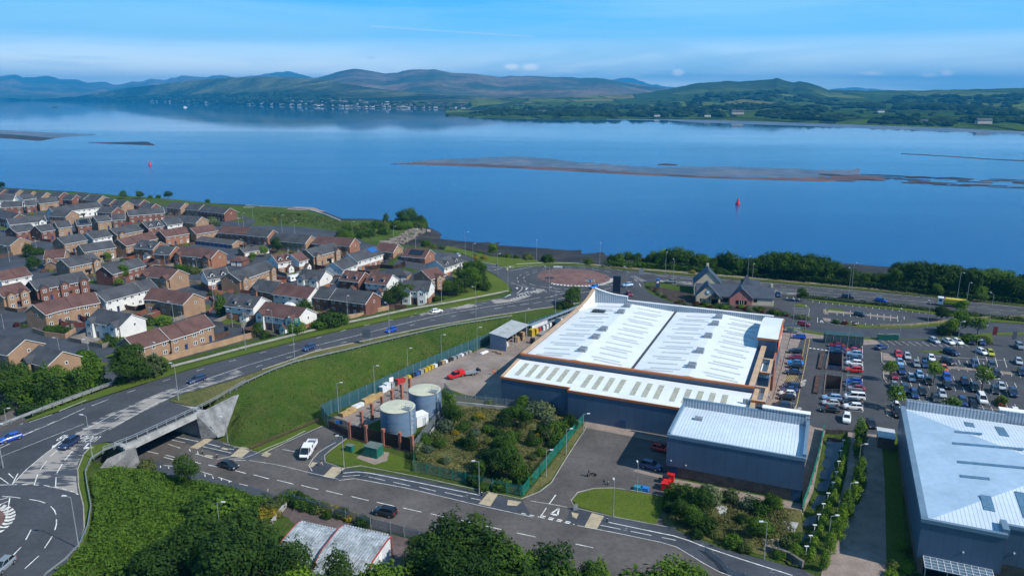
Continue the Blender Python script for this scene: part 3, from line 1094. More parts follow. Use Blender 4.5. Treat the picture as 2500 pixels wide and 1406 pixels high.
# ---- verges and footpath along the main road
kerb=MB()
wallstrip(kerb,PUS([(0,1038),(68,1011),(250,944),(370,906),(500,873),(600,846),(760,806),(900,776),(1000,754),(1100,737),(1180,722),(1240,710)]),1.1,zUf,-0.1,0.12)
wallstrip(kerb,PUS([(1260,645),(1330,641),(1400,643),(1470,648),(1560,657),(1700,668),(1900,684),(2100,702),(2300,721),(2500,742),(2700,760)]),0.9,zUf,-0.1,0.12)
wallstrip(kerb,PUS([(192,1330),(206,1290),(204,1235),(192,1188),(190,1145),(205,1108),(224,1088)]),0.2,zUf,-0.1,0.12)
wallstrip(kerb,PUS([(640,902),(700,882),(760,860),(900,829),(1050,797),(1200,771),(1310,754),(1420,738)]),0.2,zUf,-0.1,0.12)
kerb.build('kerb',kerb_m,kind='structure')
sheet('verge',PUS([(60,1026),(250,952),(370,913),(500,880),(700,828),(900,784),(1100,745),(1200,728),(1200,733),(1100,752),(900,792),(700,838),(500,890),(255,966),(130,1008),(68,1028)]),0.05,grass_lawn,zUf,step=4)
sheet('verge',PUS([(205,1290),(204,1235),(192,1188),(190,1145),(205,1108),(224,1088),(262,1080),(285,1086),(255,1103),(225,1123),(211,1155),(217,1190),(225,1240),(219,1290),(196,1345),(125,1412),(95,1435),(118,1408),(162,1374),(192,1332)]),0.06,grass_lawn,zUf,step=4)
sheet('verge',PUS([(410,978),(440,964),(560,931),(640,903),(700,884),(760,862),(900,831),(1000,810),(1000,818),(850,854),(720,882),(660,905),(600,935),(560,960),(500,992),(460,990)]),0.06,grass_dry,zUf,step=4)
sheet('verge',PUS([(1250,655),(1180,640),(1120,616),(1085,610),(1090,600),(1200,626),(1300,634),(1440,643),(1380,646),(1300,649)]),0.06,grass_lawn,zUf,step=4)
sheet('verge',PUS([(1246,704),(1235,690),(1205,670),(1165,653),(1120,637),(1085,645),(1110,680),(1170,708),(1090,732),(1000,752),(1080,738),(1240,712)]),0.06,grass_lawn,zUf,step=4)
sheet('verge',PUS([(1570,661),(1700,672),(1900,688),(2100,706),(2300,725),(2500,746),(2700,765),(2700,758),(2500,738),(2300,716),(2100,698),(1900,680),(1700,664),(1560,654),(1440,646),(1440,649)]),0.06,grass_dry,zUf,step=4)
sheet('verge',PUS([(1970,729),(2100,742),(2300,758),(2500,780),(2700,803),(2700,812),(2500,790),(2400,785),(2330,772),(2200,757),(2080,745),(1975,733)]),0.06,grass_lawn,zUf,step=4)
sheet('planted_bed',PUS([(1640,735),(1700,748),(1700,728),(1680,715),(1640,708),(1590,697),(1575,695),(1580,704)]),0.06,soil,zUf,step=4)
sheet('planted_bed',PX([(1690,744),(1700,752),(1800,765),(1900,778),(1925,768),(1900,752),(1800,748)]),0.07,soil)

# ---- estate ground: tarmac courts with planted corners laid over
ez=lambda x,y:H(x,y)
estate=MB()
sheet('estate_road',[G(x,y)[:2]for x,y in[(-300,900),(-60,930),(0,940),(60,930),(180,935),(270,935),(300,905),(430,880),(640,825),(900,765),(940,755),(1120,715),(1130,700),(1110,680),(1130,640),(1120,622),(1000,606),
           (900,596),(850,568),(780,560),(700,552),(620,552),(600,545),(570,540),(500,515),(420,505),(330,495),(100,480),(0,478),(-300,470),(-600,600)]],
 0.07,asphalt_dark,ez,step=5)
sheet('estate_road',GS2([(585,528),(600,530),(618,536),(625,543),(615,549),(590,553),(560,552),(560,545),(590,545),(600,540)]),0.12,asphalt,ez,step=4)

# ---- flat ground south and east of the embankment
lot=[(1490,750),(1560,738),(1640,742),(1700,716),(1900,724),(2000,730),(2300,766),(2600,800),(2800,820),(2800,1075),(2500,1070),(2200,1062),(2180,1075),(2075,1060),(2068,1050),(2018,1048),(2012,1065),(1985,1068),(1950,1000),(1700,950),(1600,780)]
sheet('car_park_tarmac',PX(lot),0.03,asphalt,holes=PITS)
sheet('access_road',PX([(1850,788),(1890,776),(1960,790),(2020,802),(2100,806),(2200,806),(2330,796),(2400,790),(2600,786),(2800,786),(2800,812),(2600,810),(2420,812),(2330,822),(2200,828),(2100,824),(2000,812),(1930,804),(1870,802)]),0.05,asphalt_dark)
yard=[(796,1028),(870,990),(1000,925),(1190,845),(1420,757),(1520,775),(1450,850),(1290,880),(1240,985),(1130,962),(1085,945),(1070,960),(870,1050)]
sheet('yard',PX(yard),0.03,concrete_yard)
low=[(-300,870),(-100,928),(0,956),(125,986),(480,1062),(560,1082),(640,1108),(700,1080),(790,1040),(850,1062),(830,1085),(795,1108),(793,1128),(840,1146),(1010,1166),(1150,1196),(1275,1222),(1345,1178),(1432,1042),
 (1500,1048),(1640,1078),(1640,1185),(1640,1288),(1700,1320),(1760,1338),(1965,1392),(2060,1440),(1950,1520),(1600,1445),(1400,1400),(1180,1342),(900,1286),(690,1226),(640,1212),(500,1187),(335,1148),(60,1087),(-100,1052),(-300,1010)]
sheet('lower_road',PX(low),0.03,asphalt_warm)
# dark footway / cycleway band beside it
foot=asphalt_dark
sheet('footway',PX([(838,1142),(1010,1166),(1150,1196),(1275,1222),(1300,1262),(1170,1236),(1000,1192),(850,1162),(820,1175),(752,1160),(756,1140),(790,1090),(830,1065),(852,1065),(800,1105),(795,1128)]),0.055,foot)
sheet('footway',PX([(560,1085),(640,1110),(700,1082),(790,1043),(742,1052),(690,1085),(640,1115),(600,1122),(540,1108),(430,1076),(400,1062),(480,1064)]),0.055,foot)
sheet('footway',PX([(1395,1238),(1600,1281),(1640,1290),(1760,1338),(1965,1392),(1990,1430),(1860,1440),(1740,1385),(1645,1330),(1500,1298),(1380,1272)]),0.055,foot)
sheet('footway',PX([(338,1150),(500,1189),(640,1214),(700,1232),(690,1218),(640,1196),(560,1175),(500,1160),(420,1135),(345,1118)]),0.055,foot)
wm=MB()
wl2=lambda px,w=0.16,dash=None:wl(px,w,dash,0.085,False)
for a in[((575,1149),(601,1156)),((619,1159),(657,1169)),((676,1172),(717,1182)),((736,1185),(777,1195)),((796,1198),(837,1208)),((858,1212),(900,1222)),((920,1226),(964,1236)),((984,1240),(1029,1250)),((1051,1254),(1094,1264)),
  ((1405,1328),(1448,1337)),((1180,1283),(1225,1293)),((1262,1301),(1308,1311)),((1116,1268),(1160,1278)),((355,1101),(387,1108)),((405,1111),(440,1120)),((465,1125),(491,1132)),((509,1135),(535,1141)),
  ((400,1116),(430,1124))]:
 wl2(list(a),0.17)
wl2([(838,1155),(882,1151),(1010,1176),(1172,1209)],0.2)
wl2([(836,1163),(879,1160)],0.14)
for a in[((900,1164),(940,1173)),((960,1177),(1001,1186)),((1023,1189),(1064,1199)),((1086,1202),(1130,1212)),((1150,1216),(1174,1221))]:
 wl2(list(a),0.14)
wl2([(827,1173),(866,1168),(1000,1193),(1170,1234),(1300,1262)],0.12)
wl2([(1486,1275),(1600,1299),(1660,1311),(1720,1335),(1800,1362),(1935,1405)],0.2)
for a in[((1466,1282),(1515,1292)),((1540,1297),(1590,1307)),((1616,1312),(1650,1319))]:
 wl2(list(a),0.14)
wl2([(1410,1283),(1500,1300),(1643,1330),(1700,1364),(1745,1392),(1800,1412)],0.12)
wl2([(420,1065),(484,1078)],0.2)
wl2([(505,1083),(538,1091)],0.2)
wl2([(560,1096),(572,1098)],0.2)
for a in[((420,1074),(452,1081)),((495,1090),(565,1106)),((410,1084),(440,1094)),((478,1108),(520,1120)),((530,1121),(570,1113)),((572,1124),(600,1124)),((400,1136),(432,1139)),((490,1151),(519,1160)),((533,1165),(566,1176)),((584,1181),(605,1186)),
  ((462,1096),(465,1102)),((482,1102),(484,1109)),((392,1137),(392,1142)),((412,1139),(412,1144)),((500,1157),(501,1164)),((519,1163),(521,1169)),((540,1167),(541,1173)),((558,1172),(560,1178))]:
 wl2(list(a),0.15)
wl2([(560,1121),(600,1119),(648,1096),(700,1075),(745,1052)],0.12)
wl2([(608,1124),(680,1135),(760,1155),(826,1170)],0.1)
wl2([(762,1150),(752,1140),(762,1122),(782,1100),(820,1080)],0.12)
wl2([(690,1097),(725,1104)],0.12)
wl2([(1357,1208),(1341,1230)],0.2)
wl2([(1334,1240),(1319,1262)],0.2)
wl2([(1318,1262.5),(1402,1280.5)],0.3,(0.9,0.7))
wl2([(1321,1259),(1393,1275)],0.3,(0.9,0.7))
wl2([(1273,1253),(1316,1262)],0.25,(0.9,0.7))
wl2([(1295,1223),(1341,1230),(1384,1238)],0.1)
T3=PX([(1365,1240),(1345,1254.5),(1361,1258)])
for a,b in((0,1),(1,2),(2,0)):
 strip(wm,[T3[a],T3[b]],0.32 if(a,b)!=(1,2)else 0.55,lambda x,y:0.0,0.09)

def bike_mark(px,py,rz):
 x,y=P(px,py)
 c,s=math.cos(rz),math.sin(rz)
 q=lambda a,b:(x+c*a-s*b,y+s*a+c*b)
 for o in(-0.45,0.45):
  strip(wm,[q(o+0.3*math.cos(k),0.3*math.sin(k))for k in[i*math.pi/4 for i in range(9)]],0.09,lambda x,y:0,0.09)
 strip(wm,[q(-0.45,0),q(-0.15,0.5),q(0.35,0.5),q(0.45,0)],0.1,lambda x,y:0,0.09)
 strip(wm,[q(-0.15,0.5),q(0.05,0),q(0.35,0.5),q(0.4,0.75),q(0.15,0.75)],0.1,lambda x,y:0,0.09)

for px,py in((892,1163),(1137,1213),(1527,1295),(1714,1333),(1740,1350),(1885,1398),(522,1096)):
 bike_mark(px,py,R(-18))
wm.build('road_markings',white_paint,kind='structure')
for q in([(589,1091),(617,1095),(590,1118),(563,1113)],[(812,1139),(843,1143),(815,1168),(788,1163)],[(1194,1201),(1216,1207),(1197,1236),(1168,1230)],[(1445,1252),(1475,1260),(1457,1292),(1427,1285)],
  [(650,1103),(663,1108),(653,1116),(637,1112)],[(763,1128),(776,1130),(762,1141),(755,1139)],[(502,1070),(520,1073),(483,1096),(463,1093)],[(1240,1220),(1273,1225),(1262,1235),(1238,1233)],
  [(545,1092),(560,1096),(553,1099),(538,1095)],[(1395,1250),(1413,1254),(1408,1266),(1398,1262)],[(503,1110),(522,1113),(517,1117),(498,1114)]):
 sheet('tactile_paving',PX(q),0.075,paving_pale)
k=MB()
wallstrip(k,PX([(545,1083),(640,1107),(700,1079),(787,1040)]),0.18,lambda x,y:0,0,0.12)
wallstrip(k,PX([(850,1068),(808,1098),(792,1112),(794,1128),(836,1143),(880,1137),(1010,1162),(1150,1192),(1272,1218),(1318,1200),(1346,1178),(1380,1122),(1432,1042)]),0.18,lambda x,y:0,0,0.12)
wallstrip(k,PX([(1402,1236),(1394,1222),(1410,1202),(1450,1192),(1500,1191),(1560,1200),(1626,1213)]),0.18,lambda x,y:0,0,0.12)
wallstrip(k,PX([(1402,1240),(1500,1262),(1600,1281),(1650,1290)]),0.18,lambda x,y:0,0,0.12)
k.build('kerb',kerb_m,kind='structure')
# grass laid on the flat
for nm,mt,q in(('lawn',grass_lawn,[(850,1071),(812,1098),(796,1113),(797,1128),(836,1140),(880,1136),(940,1147),(1000,1152),(1002,1142),(992,1120),(930,1098)]),
    ('lawn',grass_lawn,[(1404,1236),(1397,1222),(1412,1204),(1452,1194),(1500,1193),(1560,1202),(1628,1214),(1624,1240),(1600,1280),(1500,1262)]),
    ('verge',grass_dry,[(1428,1042),(1415,1040),(1345,1135),(1280,1212),(1300,1205),(1345,1172)]),
    ('verge',grass_lawn,[(640,1105),(700,1077),(785,1038),(745,1030),(640,1082),(560,1080)]),
    ('rough_plot',grass_dry,[(1005,1130),(1012,1152),(1150,1180),(1270,1208),(1420,1030),(1385,1010),(1180,975),(1110,965),(1060,1000),(1010,1075)]),
    ('rough_plot',grass_dry,[(1640,1210),(1615,1275),(1700,1310),(1800,1340),(1930,1372),(1960,1300),(1955,1245),(1800,1222)]),
    ('lawn',grass_lawn,[(2150,1050),(2160,1180),(2165,1420),(2215,1420),(2195,1060)]),
    ('lawn',grass_lawn,[(2015,756),(2030,752),(2058,756),(2062,761),(2035,762),(2016,760)]),
    ('verge',grass_lawn,[(2040,789),(2100,800),(2200,802),(2330,792),(2400,785),(2500,786),(2700,786),(2700,770),(2500,772),(2400,778),(2330,784),(2200,796),(2120,794),(2060,786)]),
    ('verge',grass_lawn,[(1920,797),(2000,812),(2100,823),(2200,827),(2330,823),(2420,812),(2425,830),(2415,842),(2360,826),(2200,829),(2110,829),(2000,818),(1915,801)]),
    ('verge',grass_lawn,[(2232,857),(2320,855),(2330,862),(2290,864)]),
    ('verge',grass_lawn,[(2428,812),(2600,810),(2600,818),(2430,818)]),
    ('lawn',grass_lawn,[(1935,746),(1950,741),(1974,747),(1975,751)])):
 sheet(nm,PX(q),0.075,mt)
for q in([(1868,1000),(1888,870),(1905,800),(1945,790),(1960,812),(2090,830),(2100,838),(2098,822),(2140,832),(2150,840),(2100,843),(2040,838),(1975,826),(1955,828),(1935,880),(1905,960),(1896,1005)],
  [(1428,1027),(1640,1063),(1640,1085),(1425,1043)],[(1545,1150),(1560,1143),(1640,1158),(1640,1175)],[(1640,1168),(1960,1230),(1962,1252),(1640,1195)],
  [(2070,1055),(2150,1062),(2205,1075),(2200,1420),(2000,1420),(2030,1300),(2068,1150)],[(1985,1042),(2015,1048),(1985,1200),(1958,1260),(1960,1120),(1975,1035)],
  [(2010,755),(2022,757),(2022,768),(2010,765)],[(2008,776),(2028,778),(2028,785),(2012,783)]):
 sheet('pavement',PX(q),0.06,paving)
for q in([(1150,1400),(900,1350),(1000,1310)],):
 pass
sheet('works_yard',PX([(665,1250),(700,1232),(900,1290),(1040,1325),(1120,1420),(1100,1500),(600,1500),(640,1330)]),0.04,mat('reddish_tarmac',(0.12,0.09,0.085),0.9,0.16,0.15,fine=0.15,fscale=1.2))
sheet('concrete_slab',PX([(1750,1232),(1775,1236),(1777,1250),(1760,1258),(1748,1240)]),0.09,concrete)
sheet('concrete_slab',PX([(1915,1272),(1950,1276),(1940,1300),(1915,1292)]),0.09,concrete)
sheet('concrete_slab',PX([(1860,1315),(1925,1318),(1918,1345),(1865,1342)]),0.09,concrete)
# burn (stream) in its cut
stream=mat('stream_water',(0.012,0.016,0.022),0.08,0.2,0.3,spec=0.5)
m=MB()
q=[P(x,y,-1.25)for x,y in((1905,1400),(1930,1331),(1954,1256),(1984,1193),(2008,1085),(2014,1056),(2076,1056),(2062,1085),(2030,1193),(2002,1256),(1972,1331),(1958,1400))]
m.add([(a,b,-1.25)for a,b in q],[tuple(range(len(q)))[::-1]])
m.build('stream',stream,kind='structure')
m=MB()
wallstrip(m,PX([(2012,1049),(2078,1052)]),0.6,lambda x,y:0,-2.4,0.25)
tag(m.build('culvert_wall',brick_dark_w:=mat('dark_stone',(0.06,0.055,0.05),0.95,0.2,0.8)),'dark wall where the stream leaves its culvert under the car park','wall')
# ---- bridge
deckw=PUS([(300,1097),(400,1048),(487,1008),(560,968),(400,935),(250,945),(60,1016),(150,1090)])
th=thing('road_bridge','concrete road bridge carrying the main road over the lower road, with angled grey wing walls','bridge',(*PU(400,1045),0))
o0=th.location

def loc(l,z=None):
 return[(p[0]-o0.x,p[1]-o0.y)+((p[2],)if len(p)>2 else((z,)if z is not None else()))for p in l]

m=MB()
dk=[PU(x,y)for x,y in((305,1094),(323,1086),(487,1009),(500,1003),(395,925),(290,958),(150,1010))]
m.prism(loc(dk),5.05,5.85)
m.build('deck',concrete,th)
beam_l=[PU(x,y)for x,y in((300,1092),(323,1084),(400,1047),(487,1007),(500,1001))]
m=MB()
wallstrip(m,loc(beam_l),0.5,lambda x,y:0,4.95,6.1)
m.build('edge_beam',concrete,th)
# abutments along both sides of the lower road
NEa=[P(490,1065),P(405,1043),P(240,1005)]
SWa=[P(335,1146),P(230,1122),P(60,1085)]
m=MB()
wallstrip(m,loc(NEa),0.8,lambda x,y:0,-0.2,5.05)
wallstrip(m,loc(SWa),0.8,lambda x,y:0,-0.2,5.05)
m.build('abutment',concrete,th)
for nm,q in(('wing_wall',WING[0]),('wing_wall',WING[1])):
 c=loc(q)
 m=MB()
 n=len(c)
 c=[(x-0.5,y-0.7,z+0.15)for x,y,z in c]
 back=[(x+0.9,y+1.4,z-0.15)for x,y,z in c]
 m.add(c+back,[(0,1,2),(0,2,3),(0,3,4),tuple(range(2*n-1,n-1,-1))]+[(i,n+i,n+(i+1)%n,(i+1)%n)for i in range(n)])
 m.build(nm,mat('wing_concrete',(0.22,0.225,0.23),0.95,0.2,0.5,bump=0.1,bscale=3,fine=0.2,fscale=5)if 'wing_concrete' not in MATS else MATS['wing_concrete'],th)
steel=mat('galvanised_steel',(0.42,0.45,0.47),0.45,0.1,1.0,metal=0.6)

POSTS={}

def railing(name,label,pts,zf,h=1.1,rails=(1.1,0.7,0.35),post=3.0,cat='barrier',r=0.05,material=None,flat=False,group=None):
 th_=thing(name,label,cat,(*pts[0][:2],zf(*pts[0][:2])),group=group)
 b=th_.location
 material=material or steel
 L=0
 m=MB()
 for zr in rails:
  for a,c in zip(pts,pts[1:]):
   n=max(1,int(seglen(a,c)/5))
   for k in range(n):
    p=(a[0]+(c[0]-a[0])*k/n,a[1]+(c[1]-a[1])*k/n)
    q=(a[0]+(c[0]-a[0])*(k+1)/n,a[1]+(c[1]-a[1])*(k+1)/n)
    A=(p[0]-b.x,p[1]-b.y,zf(*p)+zr-b.z)
    B=(q[0]-b.x,q[1]-b.y,zf(*q)+zr-b.z)
    if flat:
     d=(B[0]-A[0],B[1]-A[1])
     l=math.hypot(*d)or 1
     nx,ny=-d[1]/l*0.05,d[0]/l*0.05
     vs=[]
     for Q in(A,B):
      vs+=[(Q[0]+nx,Q[1]+ny,Q[2]-0.17),(Q[0]-nx,Q[1]-ny,Q[2]-0.17),(Q[0]-nx,Q[1]-ny,Q[2]+0.14),(Q[0]+nx,Q[1]+ny,Q[2]+0.14)]
     m.add(vs,[(0,1,5,4),(1,2,6,5),(2,3,7,6),(3,0,4,7)])
    else:
     m.tube(A,B,r,5,cap=False)
 m.build('rail',material,th_)
 pk=(round(h,2),material.name)
 if pk not in POSTS:
  pm=MB().box(-0.06,0.06,-0.06,0.06,-0.15,h)
  po=pm.build('post',material)
  POSTS[pk]=po.data
  bpy.data.objects.remove(po)
 tot=sum(seglen(a,c)for a,c in zip(pts,pts[1:]))
 post=max(post,tot/95.0)
 acc=0.0
 for a,c in zip(pts,pts[1:]):
  l=seglen(a,c)
  s=acc
  while s<l:
   p=(a[0]+(c[0]-a[0])*s/l,a[1]+(c[1]-a[1])*s/l)
   o=bpy.data.objects.new('post',POSTS[pk])
   COL.objects.link(o)
   o.parent=th_
   o.location=(p[0]-b.x,p[1]-b.y,zf(*p)-b.z)
   s+=post
  acc=s-l
 return th_

railing('crash_barrier','curving galvanised crash barrier round the edge of the near left roundabout',PUS([(90,1440),(115,1406),(160,1372),(195,1335),(215,1290),(223,1240),(214,1190),(209,1155),(223,1125),(253,1105),(300,1087)]),zUf,0.7,(0.6,),2.4,r=0.1,flat=True)
railing('bridge_parapet','grey two rail parapet along the bridge and its approaches',PUS([(253,1105),(300,1086),(323,1077),(400,1042),(487,1002),(530,980),(560,962),(600,938)]),lambda x,y:zU(x)+0.1,1.15,(1.15,0.75),2.4,r=0.07)
railing('crash_barrier','long straight crash barrier above the green embankment slope',PUS([(560,960),(600,937),(665,907),(720,887),(850,857),(1000,820),(1100,797),(1250,774)]),zUf,0.7,(0.6,),2.4,r=0.1,flat=True)
railing('crash_barrier','far side crash barrier above the bridge, beside the dark trees',PUS([(0,1043),(60,1020),(130,992),(250,948),(330,922),(400,902)]),zUf,0.8,(0.9,0.55),2.4,r=0.06)
# ================================================================ library: trees, cars, lamps, people
def leaf_mat(name,a,b,var=0.35):
 m_=bpy.data.materials.new(name)
 m_.use_nodes=True
 t=NT(m_.node_tree)
 bs=t.n['Principled BSDF']
 bs.inputs['Roughness'].default_value=0.75
 bs.inputs['Specular IOR Level'].default_value=0.12
 oi=t.node('ShaderNodeObjectInfo')
 tcn=t.node('ShaderNodeTexCoord')
 n=t.ramp(t.noise(tcn.outputs['Object'],0.9,3,0.6),[(0.35,0.0),(0.65,1.0)])
 k=t.mix(n,a,b)
 k=t.mix(1.0,k,t.ramp(oi.outputs['Random'],[(0.0,(1-var,1-var*0.8,0.8)),(0.5,(1.0,1.0,1.0)),(1.0,(1+var,1+var*0.8,0.9))]),'MULTIPLY')
 t.link(k,bs.inputs['Base Color'])
 tr=t.node('ShaderNodeBsdfTranslucent')
 t.link(k,tr.inputs['Color'])
 mx=t.node('ShaderNodeMixShader')
 mx.inputs[0].default_value=0.28
 out=t.n['Material Output']
 t.link(bs.outputs[0],mx.inputs[1])
 t.link(tr.outputs[0],mx.inputs[2])
 t.link(mx.outputs[0],out.inputs['Surface'])
 return m_

L_MID=leaf_mat('leaves_green',(0.042,0.092,0.012),(0.085,0.16,0.02))
L_DARK=leaf_mat('leaves_dark',(0.024,0.055,0.011),(0.052,0.105,0.017))
L_BRIGHT=leaf_mat('leaves_bright',(0.07,0.14,0.014),(0.14,0.23,0.026))
L_OLIVE=leaf_mat('leaves_olive',(0.07,0.10,0.03),(0.12,0.15,0.045))
L_GREY=leaf_mat('leaves_grey',(0.085,0.12,0.065),(0.14,0.18,0.10))
L_GOLD=leaf_mat('blossom_yellow',(0.34,0.25,0.02),(0.12,0.13,0.02),0.2)
L_RED=leaf_mat('leaves_red',(0.10,0.02,0.02),(0.06,0.02,0.015),0.2)
bark=mat('bark',(0.11,0.085,0.06),0.95,0.2,1.5)

def crown_mesh(name,lobes,n,s,seed,material):
 """leaf-sized faces spread through the outer part of several uneven lobes"""
 r_=random.Random(seed)
 wts=[a[3]*a[4]*a[5]for a in lobes]
 vs,fs=[],[]
 for _ in range(n):
  cx_,cy_,cz_,rx,ry,rz_=r_.choices(lobes,wts)[0]
  th=r_.uniform(0,2*math.pi)
  u=r_.uniform(-0.75,1)
  q=math.sqrt(max(0,1-u*u))
  d=Vector((q*math.cos(th),q*math.sin(th),u))
  nn=noise.noise(d*2.3+Vector((cx_+seed,cy_,cz_)))
  rad=(0.62+0.42*r_.random()**0.55)*(1+nn*0.45)
  c=Vector((cx_+d.x*rx*rad,cy_+d.y*ry*rad,cz_+d.z*rz_*rad))
  nrm=(d+Vector((r_.uniform(-1,1),r_.uniform(-1,1),r_.uniform(-0.6,1)))*0.8).normalized()
  a=nrm.orthogonal().normalized()
  b=nrm.cross(a)
  an=r_.uniform(0,6.28)
  a,b=a*math.cos(an)+b*math.sin(an),b*math.cos(an)-a*math.sin(an)
  ss=s*r_.uniform(0.6,1.35)
  k=len(vs)
  vs+=[c-a*ss,c-b*ss*0.6,c+a*ss,c+b*ss*0.6]
  fs.append((k,k+1,k+2,k+3))
 me=bpy.data.meshes.new(name)
 me.from_pydata([tuple(v)for v in vs],[],fs)
 me.materials.append(material)
 me.update()
 return me

def trunk_mesh(h,r,seed,limbs=5,ch=0.55):
 r_=random.Random(seed)
 m=MB()
 m.tube((0,0,-0.2),(0.05*h*r_.uniform(-1,1),0.05*h*r_.uniform(-1,1),h*0.8),r,7,r2=r*0.35)
 for i in range(limbs):
  a=i*2*math.pi/limbs+r_.uniform(-0.4,0.4)
  z=h*r_.uniform(0.28,0.6)
  l=h*r_.uniform(0.2,0.33)
  m.tube((0,0,z),(math.cos(a)*l,math.sin(a)*l,z+l*0.8),r*0.42,5,r2=r*0.12)
 me=bpy.data.meshes.new('trunk')
 me.from_pydata(m.v,[],m.f)
 me.materials.append(bark)
 return me

def lobes_round(seed,R_=1.0,H0=0.3,H1=1.0,n=7):
 """lobes of a tree of total height 1 and crown radius R_ (of height)"""
 r_=random.Random(seed)
 out=[(0,0,(H0+H1)/2,R_*0.72,R_*0.72,(H1-H0)/2*0.92)]
 for i in range(n):
  a=i*2.4+r_.uniform(-0.3,0.3)
  z=H0+(H1-H0)*(0.2+0.65*((i*0.618+0.3)%1))
  k=R_*(0.62 if z<(H0+H1)/2 else 0.42)
  rr=R_*r_.uniform(0.34,0.5)
  out.append((math.cos(a)*k,math.sin(a)*k,z,rr,rr,rr*0.85))
 return out

TREE_T={}

def tree_kind(key,material,sizes,seed,Rr,H0,n,s,shape='round',lob=7,trunk=True,variants=3):
 """templates for a kind of tree, built at unit height"""
 L=[]
 for v in range(variants):
  sd=seed+v*17
  if shape=='round':
   lb=lobes_round(sd,Rr,H0,1.0,lob)
  elif shape=='tall':
   r_=random.Random(sd)
   lb=[]
   for i in range(lob+2):
    z=H0+(1-H0)*(i+0.5)/(lob+2)
    k=math.sin(math.pi*min(1,(0.22+0.8*(i+0.5)/(lob+2))))**0.6
    lb.append((r_.uniform(-0.25,0.25)*Rr,r_.uniform(-0.25,0.25)*Rr,z,Rr*k,Rr*k,(1-H0)/(lob+2)*1.25))
  elif shape=='cone':
   lb=[]
   r_=random.Random(sd)
   for i in range(lob+3):
    f=(i+0.5)/(lob+3)
    lb.append((r_.uniform(-0.1,0.1)*Rr,r_.uniform(-0.1,0.1)*Rr,H0+(1-H0)*f,Rr*(1.02-f)**0.85,Rr*(1.02-f)**0.85,(1-H0)/(lob+3)*1.1))
  else:  # bush: low mounded
   r_=random.Random(sd)
   lb=[(0,0,0.42,Rr*0.75,Rr*0.75,0.5)]
   for i in range(lob):
    a=i*2.4+r_.uniform(-0.4,0.4)
    k=Rr*r_.uniform(0.35,0.72)
    hh=r_.uniform(0.22,0.42)
    lb.append((math.cos(a)*k,math.sin(a)*k,hh,Rr*r_.uniform(0.3,0.5),Rr*r_.uniform(0.3,0.5),hh*1.05))
  cm=crown_mesh('crown',lb,n,s,sd,material)
  tm=trunk_mesh(1.0,0.022,sd)if trunk else None
  L.append((cm,tm))
 TREE_T[key]=L

tree_kind('oak',L_MID,None,11,0.42,0.16,2300,0.030)
tree_kind('oakdark',L_DARK,None,21,0.42,0.14,2300,0.030)
tree_kind('oakbig',L_DARK,None,31,0.36,0.12,7500,0.017,lob=10)
tree_kind('oakbright',L_BRIGHT,None,41,0.44,0.14,2300,0.030)
tree_kind('tall',L_MID,None,51,0.20,0.10,2400,0.022,'tall')
tree_kind('tallbig',L_DARK,None,61,0.22,0.06,6500,0.015,'tall',lob=9)
tree_kind('young',L_BRIGHT,None,71,0.30,0.30,650,0.035,lob=5)
tree_kind('youngtall',L_BRIGHT,None,77,0.20,0.12,1500,0.028,'tall')
tree_kind('cone',L_DARK,None,81,0.26,0.06,2200,0.022,'cone')
tree_kind('bush',L_MID,None,91,0.75,0,1100,0.075,'bush',trunk=False)
tree_kind('bushdark',L_DARK,None,101,0.75,0,1300,0.075,'bush',trunk=False)
tree_kind('busholive',L_OLIVE,None,111,0.75,0,1100,0.075,'bush',trunk=False)
tree_kind('bushgrey',L_GREY,None,121,0.75,0,1000,0.075,'bush',trunk=False)
tree_kind('gorse',L_GOLD,None,131,0.75,0,900,0.07,'bush',trunk=False)
tree_kind('bushbright',L_BRIGHT,None,141,0.75,0,1000,0.075,'bush',trunk=False)
tree_kind('bushred',L_RED,None,151,0.6,0,700,0.075,'bush',trunk=False,variants=1)
T_COUNT=[0]

def hedge(label,pts_px,w_,h_,material,n,s_,seed,z=None,group=None):
 """one clipped or straggling hedge: leaf faces through a band along a line"""
 pts=[G(x,y)if z is None else(*P(x,y,z),z)for x,y in pts_px]
 r_=random.Random(seed)
 L=[0]
 for a,b in zip(pts,pts[1:]):
  L.append(L[-1]+seglen(a,b))
 b0=pts[0]
 vs,fs=[],[]
 for _ in range(n):
  q=r_.random()*L[-1]
  i=max(k for k in range(len(pts)-1)if L[k]<=q)
  k=(q-L[i])/(L[i+1]-L[i])
  a,b=pts[i],pts[i+1]
  x,y=a[0]+(b[0]-a[0])*k,a[1]+(b[1]-a[1])*k
  nn=noise.noise(Vector((x*0.35,y*0.35,seed)))
  hh=h_*(1+0.55*nn)
  an=r_.uniform(0,math.pi)
  rr=r_.uniform(0.55,1)**0.5
  x+=math.cos(an)*rr*w_/2*(1+nn*0.5)
  y+=r_.uniform(-1,1)*w_/2
  zz=H(x,y)+abs(math.sin(an))*rr*hh
  c=Vector((x-b0[0],y-b0[1],zz-b0[2]))
  nrm=Vector((math.cos(an)+r_.uniform(-1,1),r_.uniform(-1,1),math.sin(an)+r_.uniform(-0.4,1))).normalized()
  u=nrm.orthogonal().normalized()
  v=nrm.cross(u)
  ss=s_*r_.uniform(0.6,1.4)
  k0=len(vs)
  vs+=[c-u*ss,c-v*ss*0.6,c+u*ss,c+v*ss*0.6]
  fs.append((k0,k0+1,k0+2,k0+3))
 me=bpy.data.meshes.new('hedge')
 me.from_pydata([tuple(v)for v in vs],[],fs)
 me.materials.append(material)
 o=bpy.data.objects.new('hedge',me)
 COL.objects.link(o)
 o.location=b0
 return tag(o,label,'hedge',group)

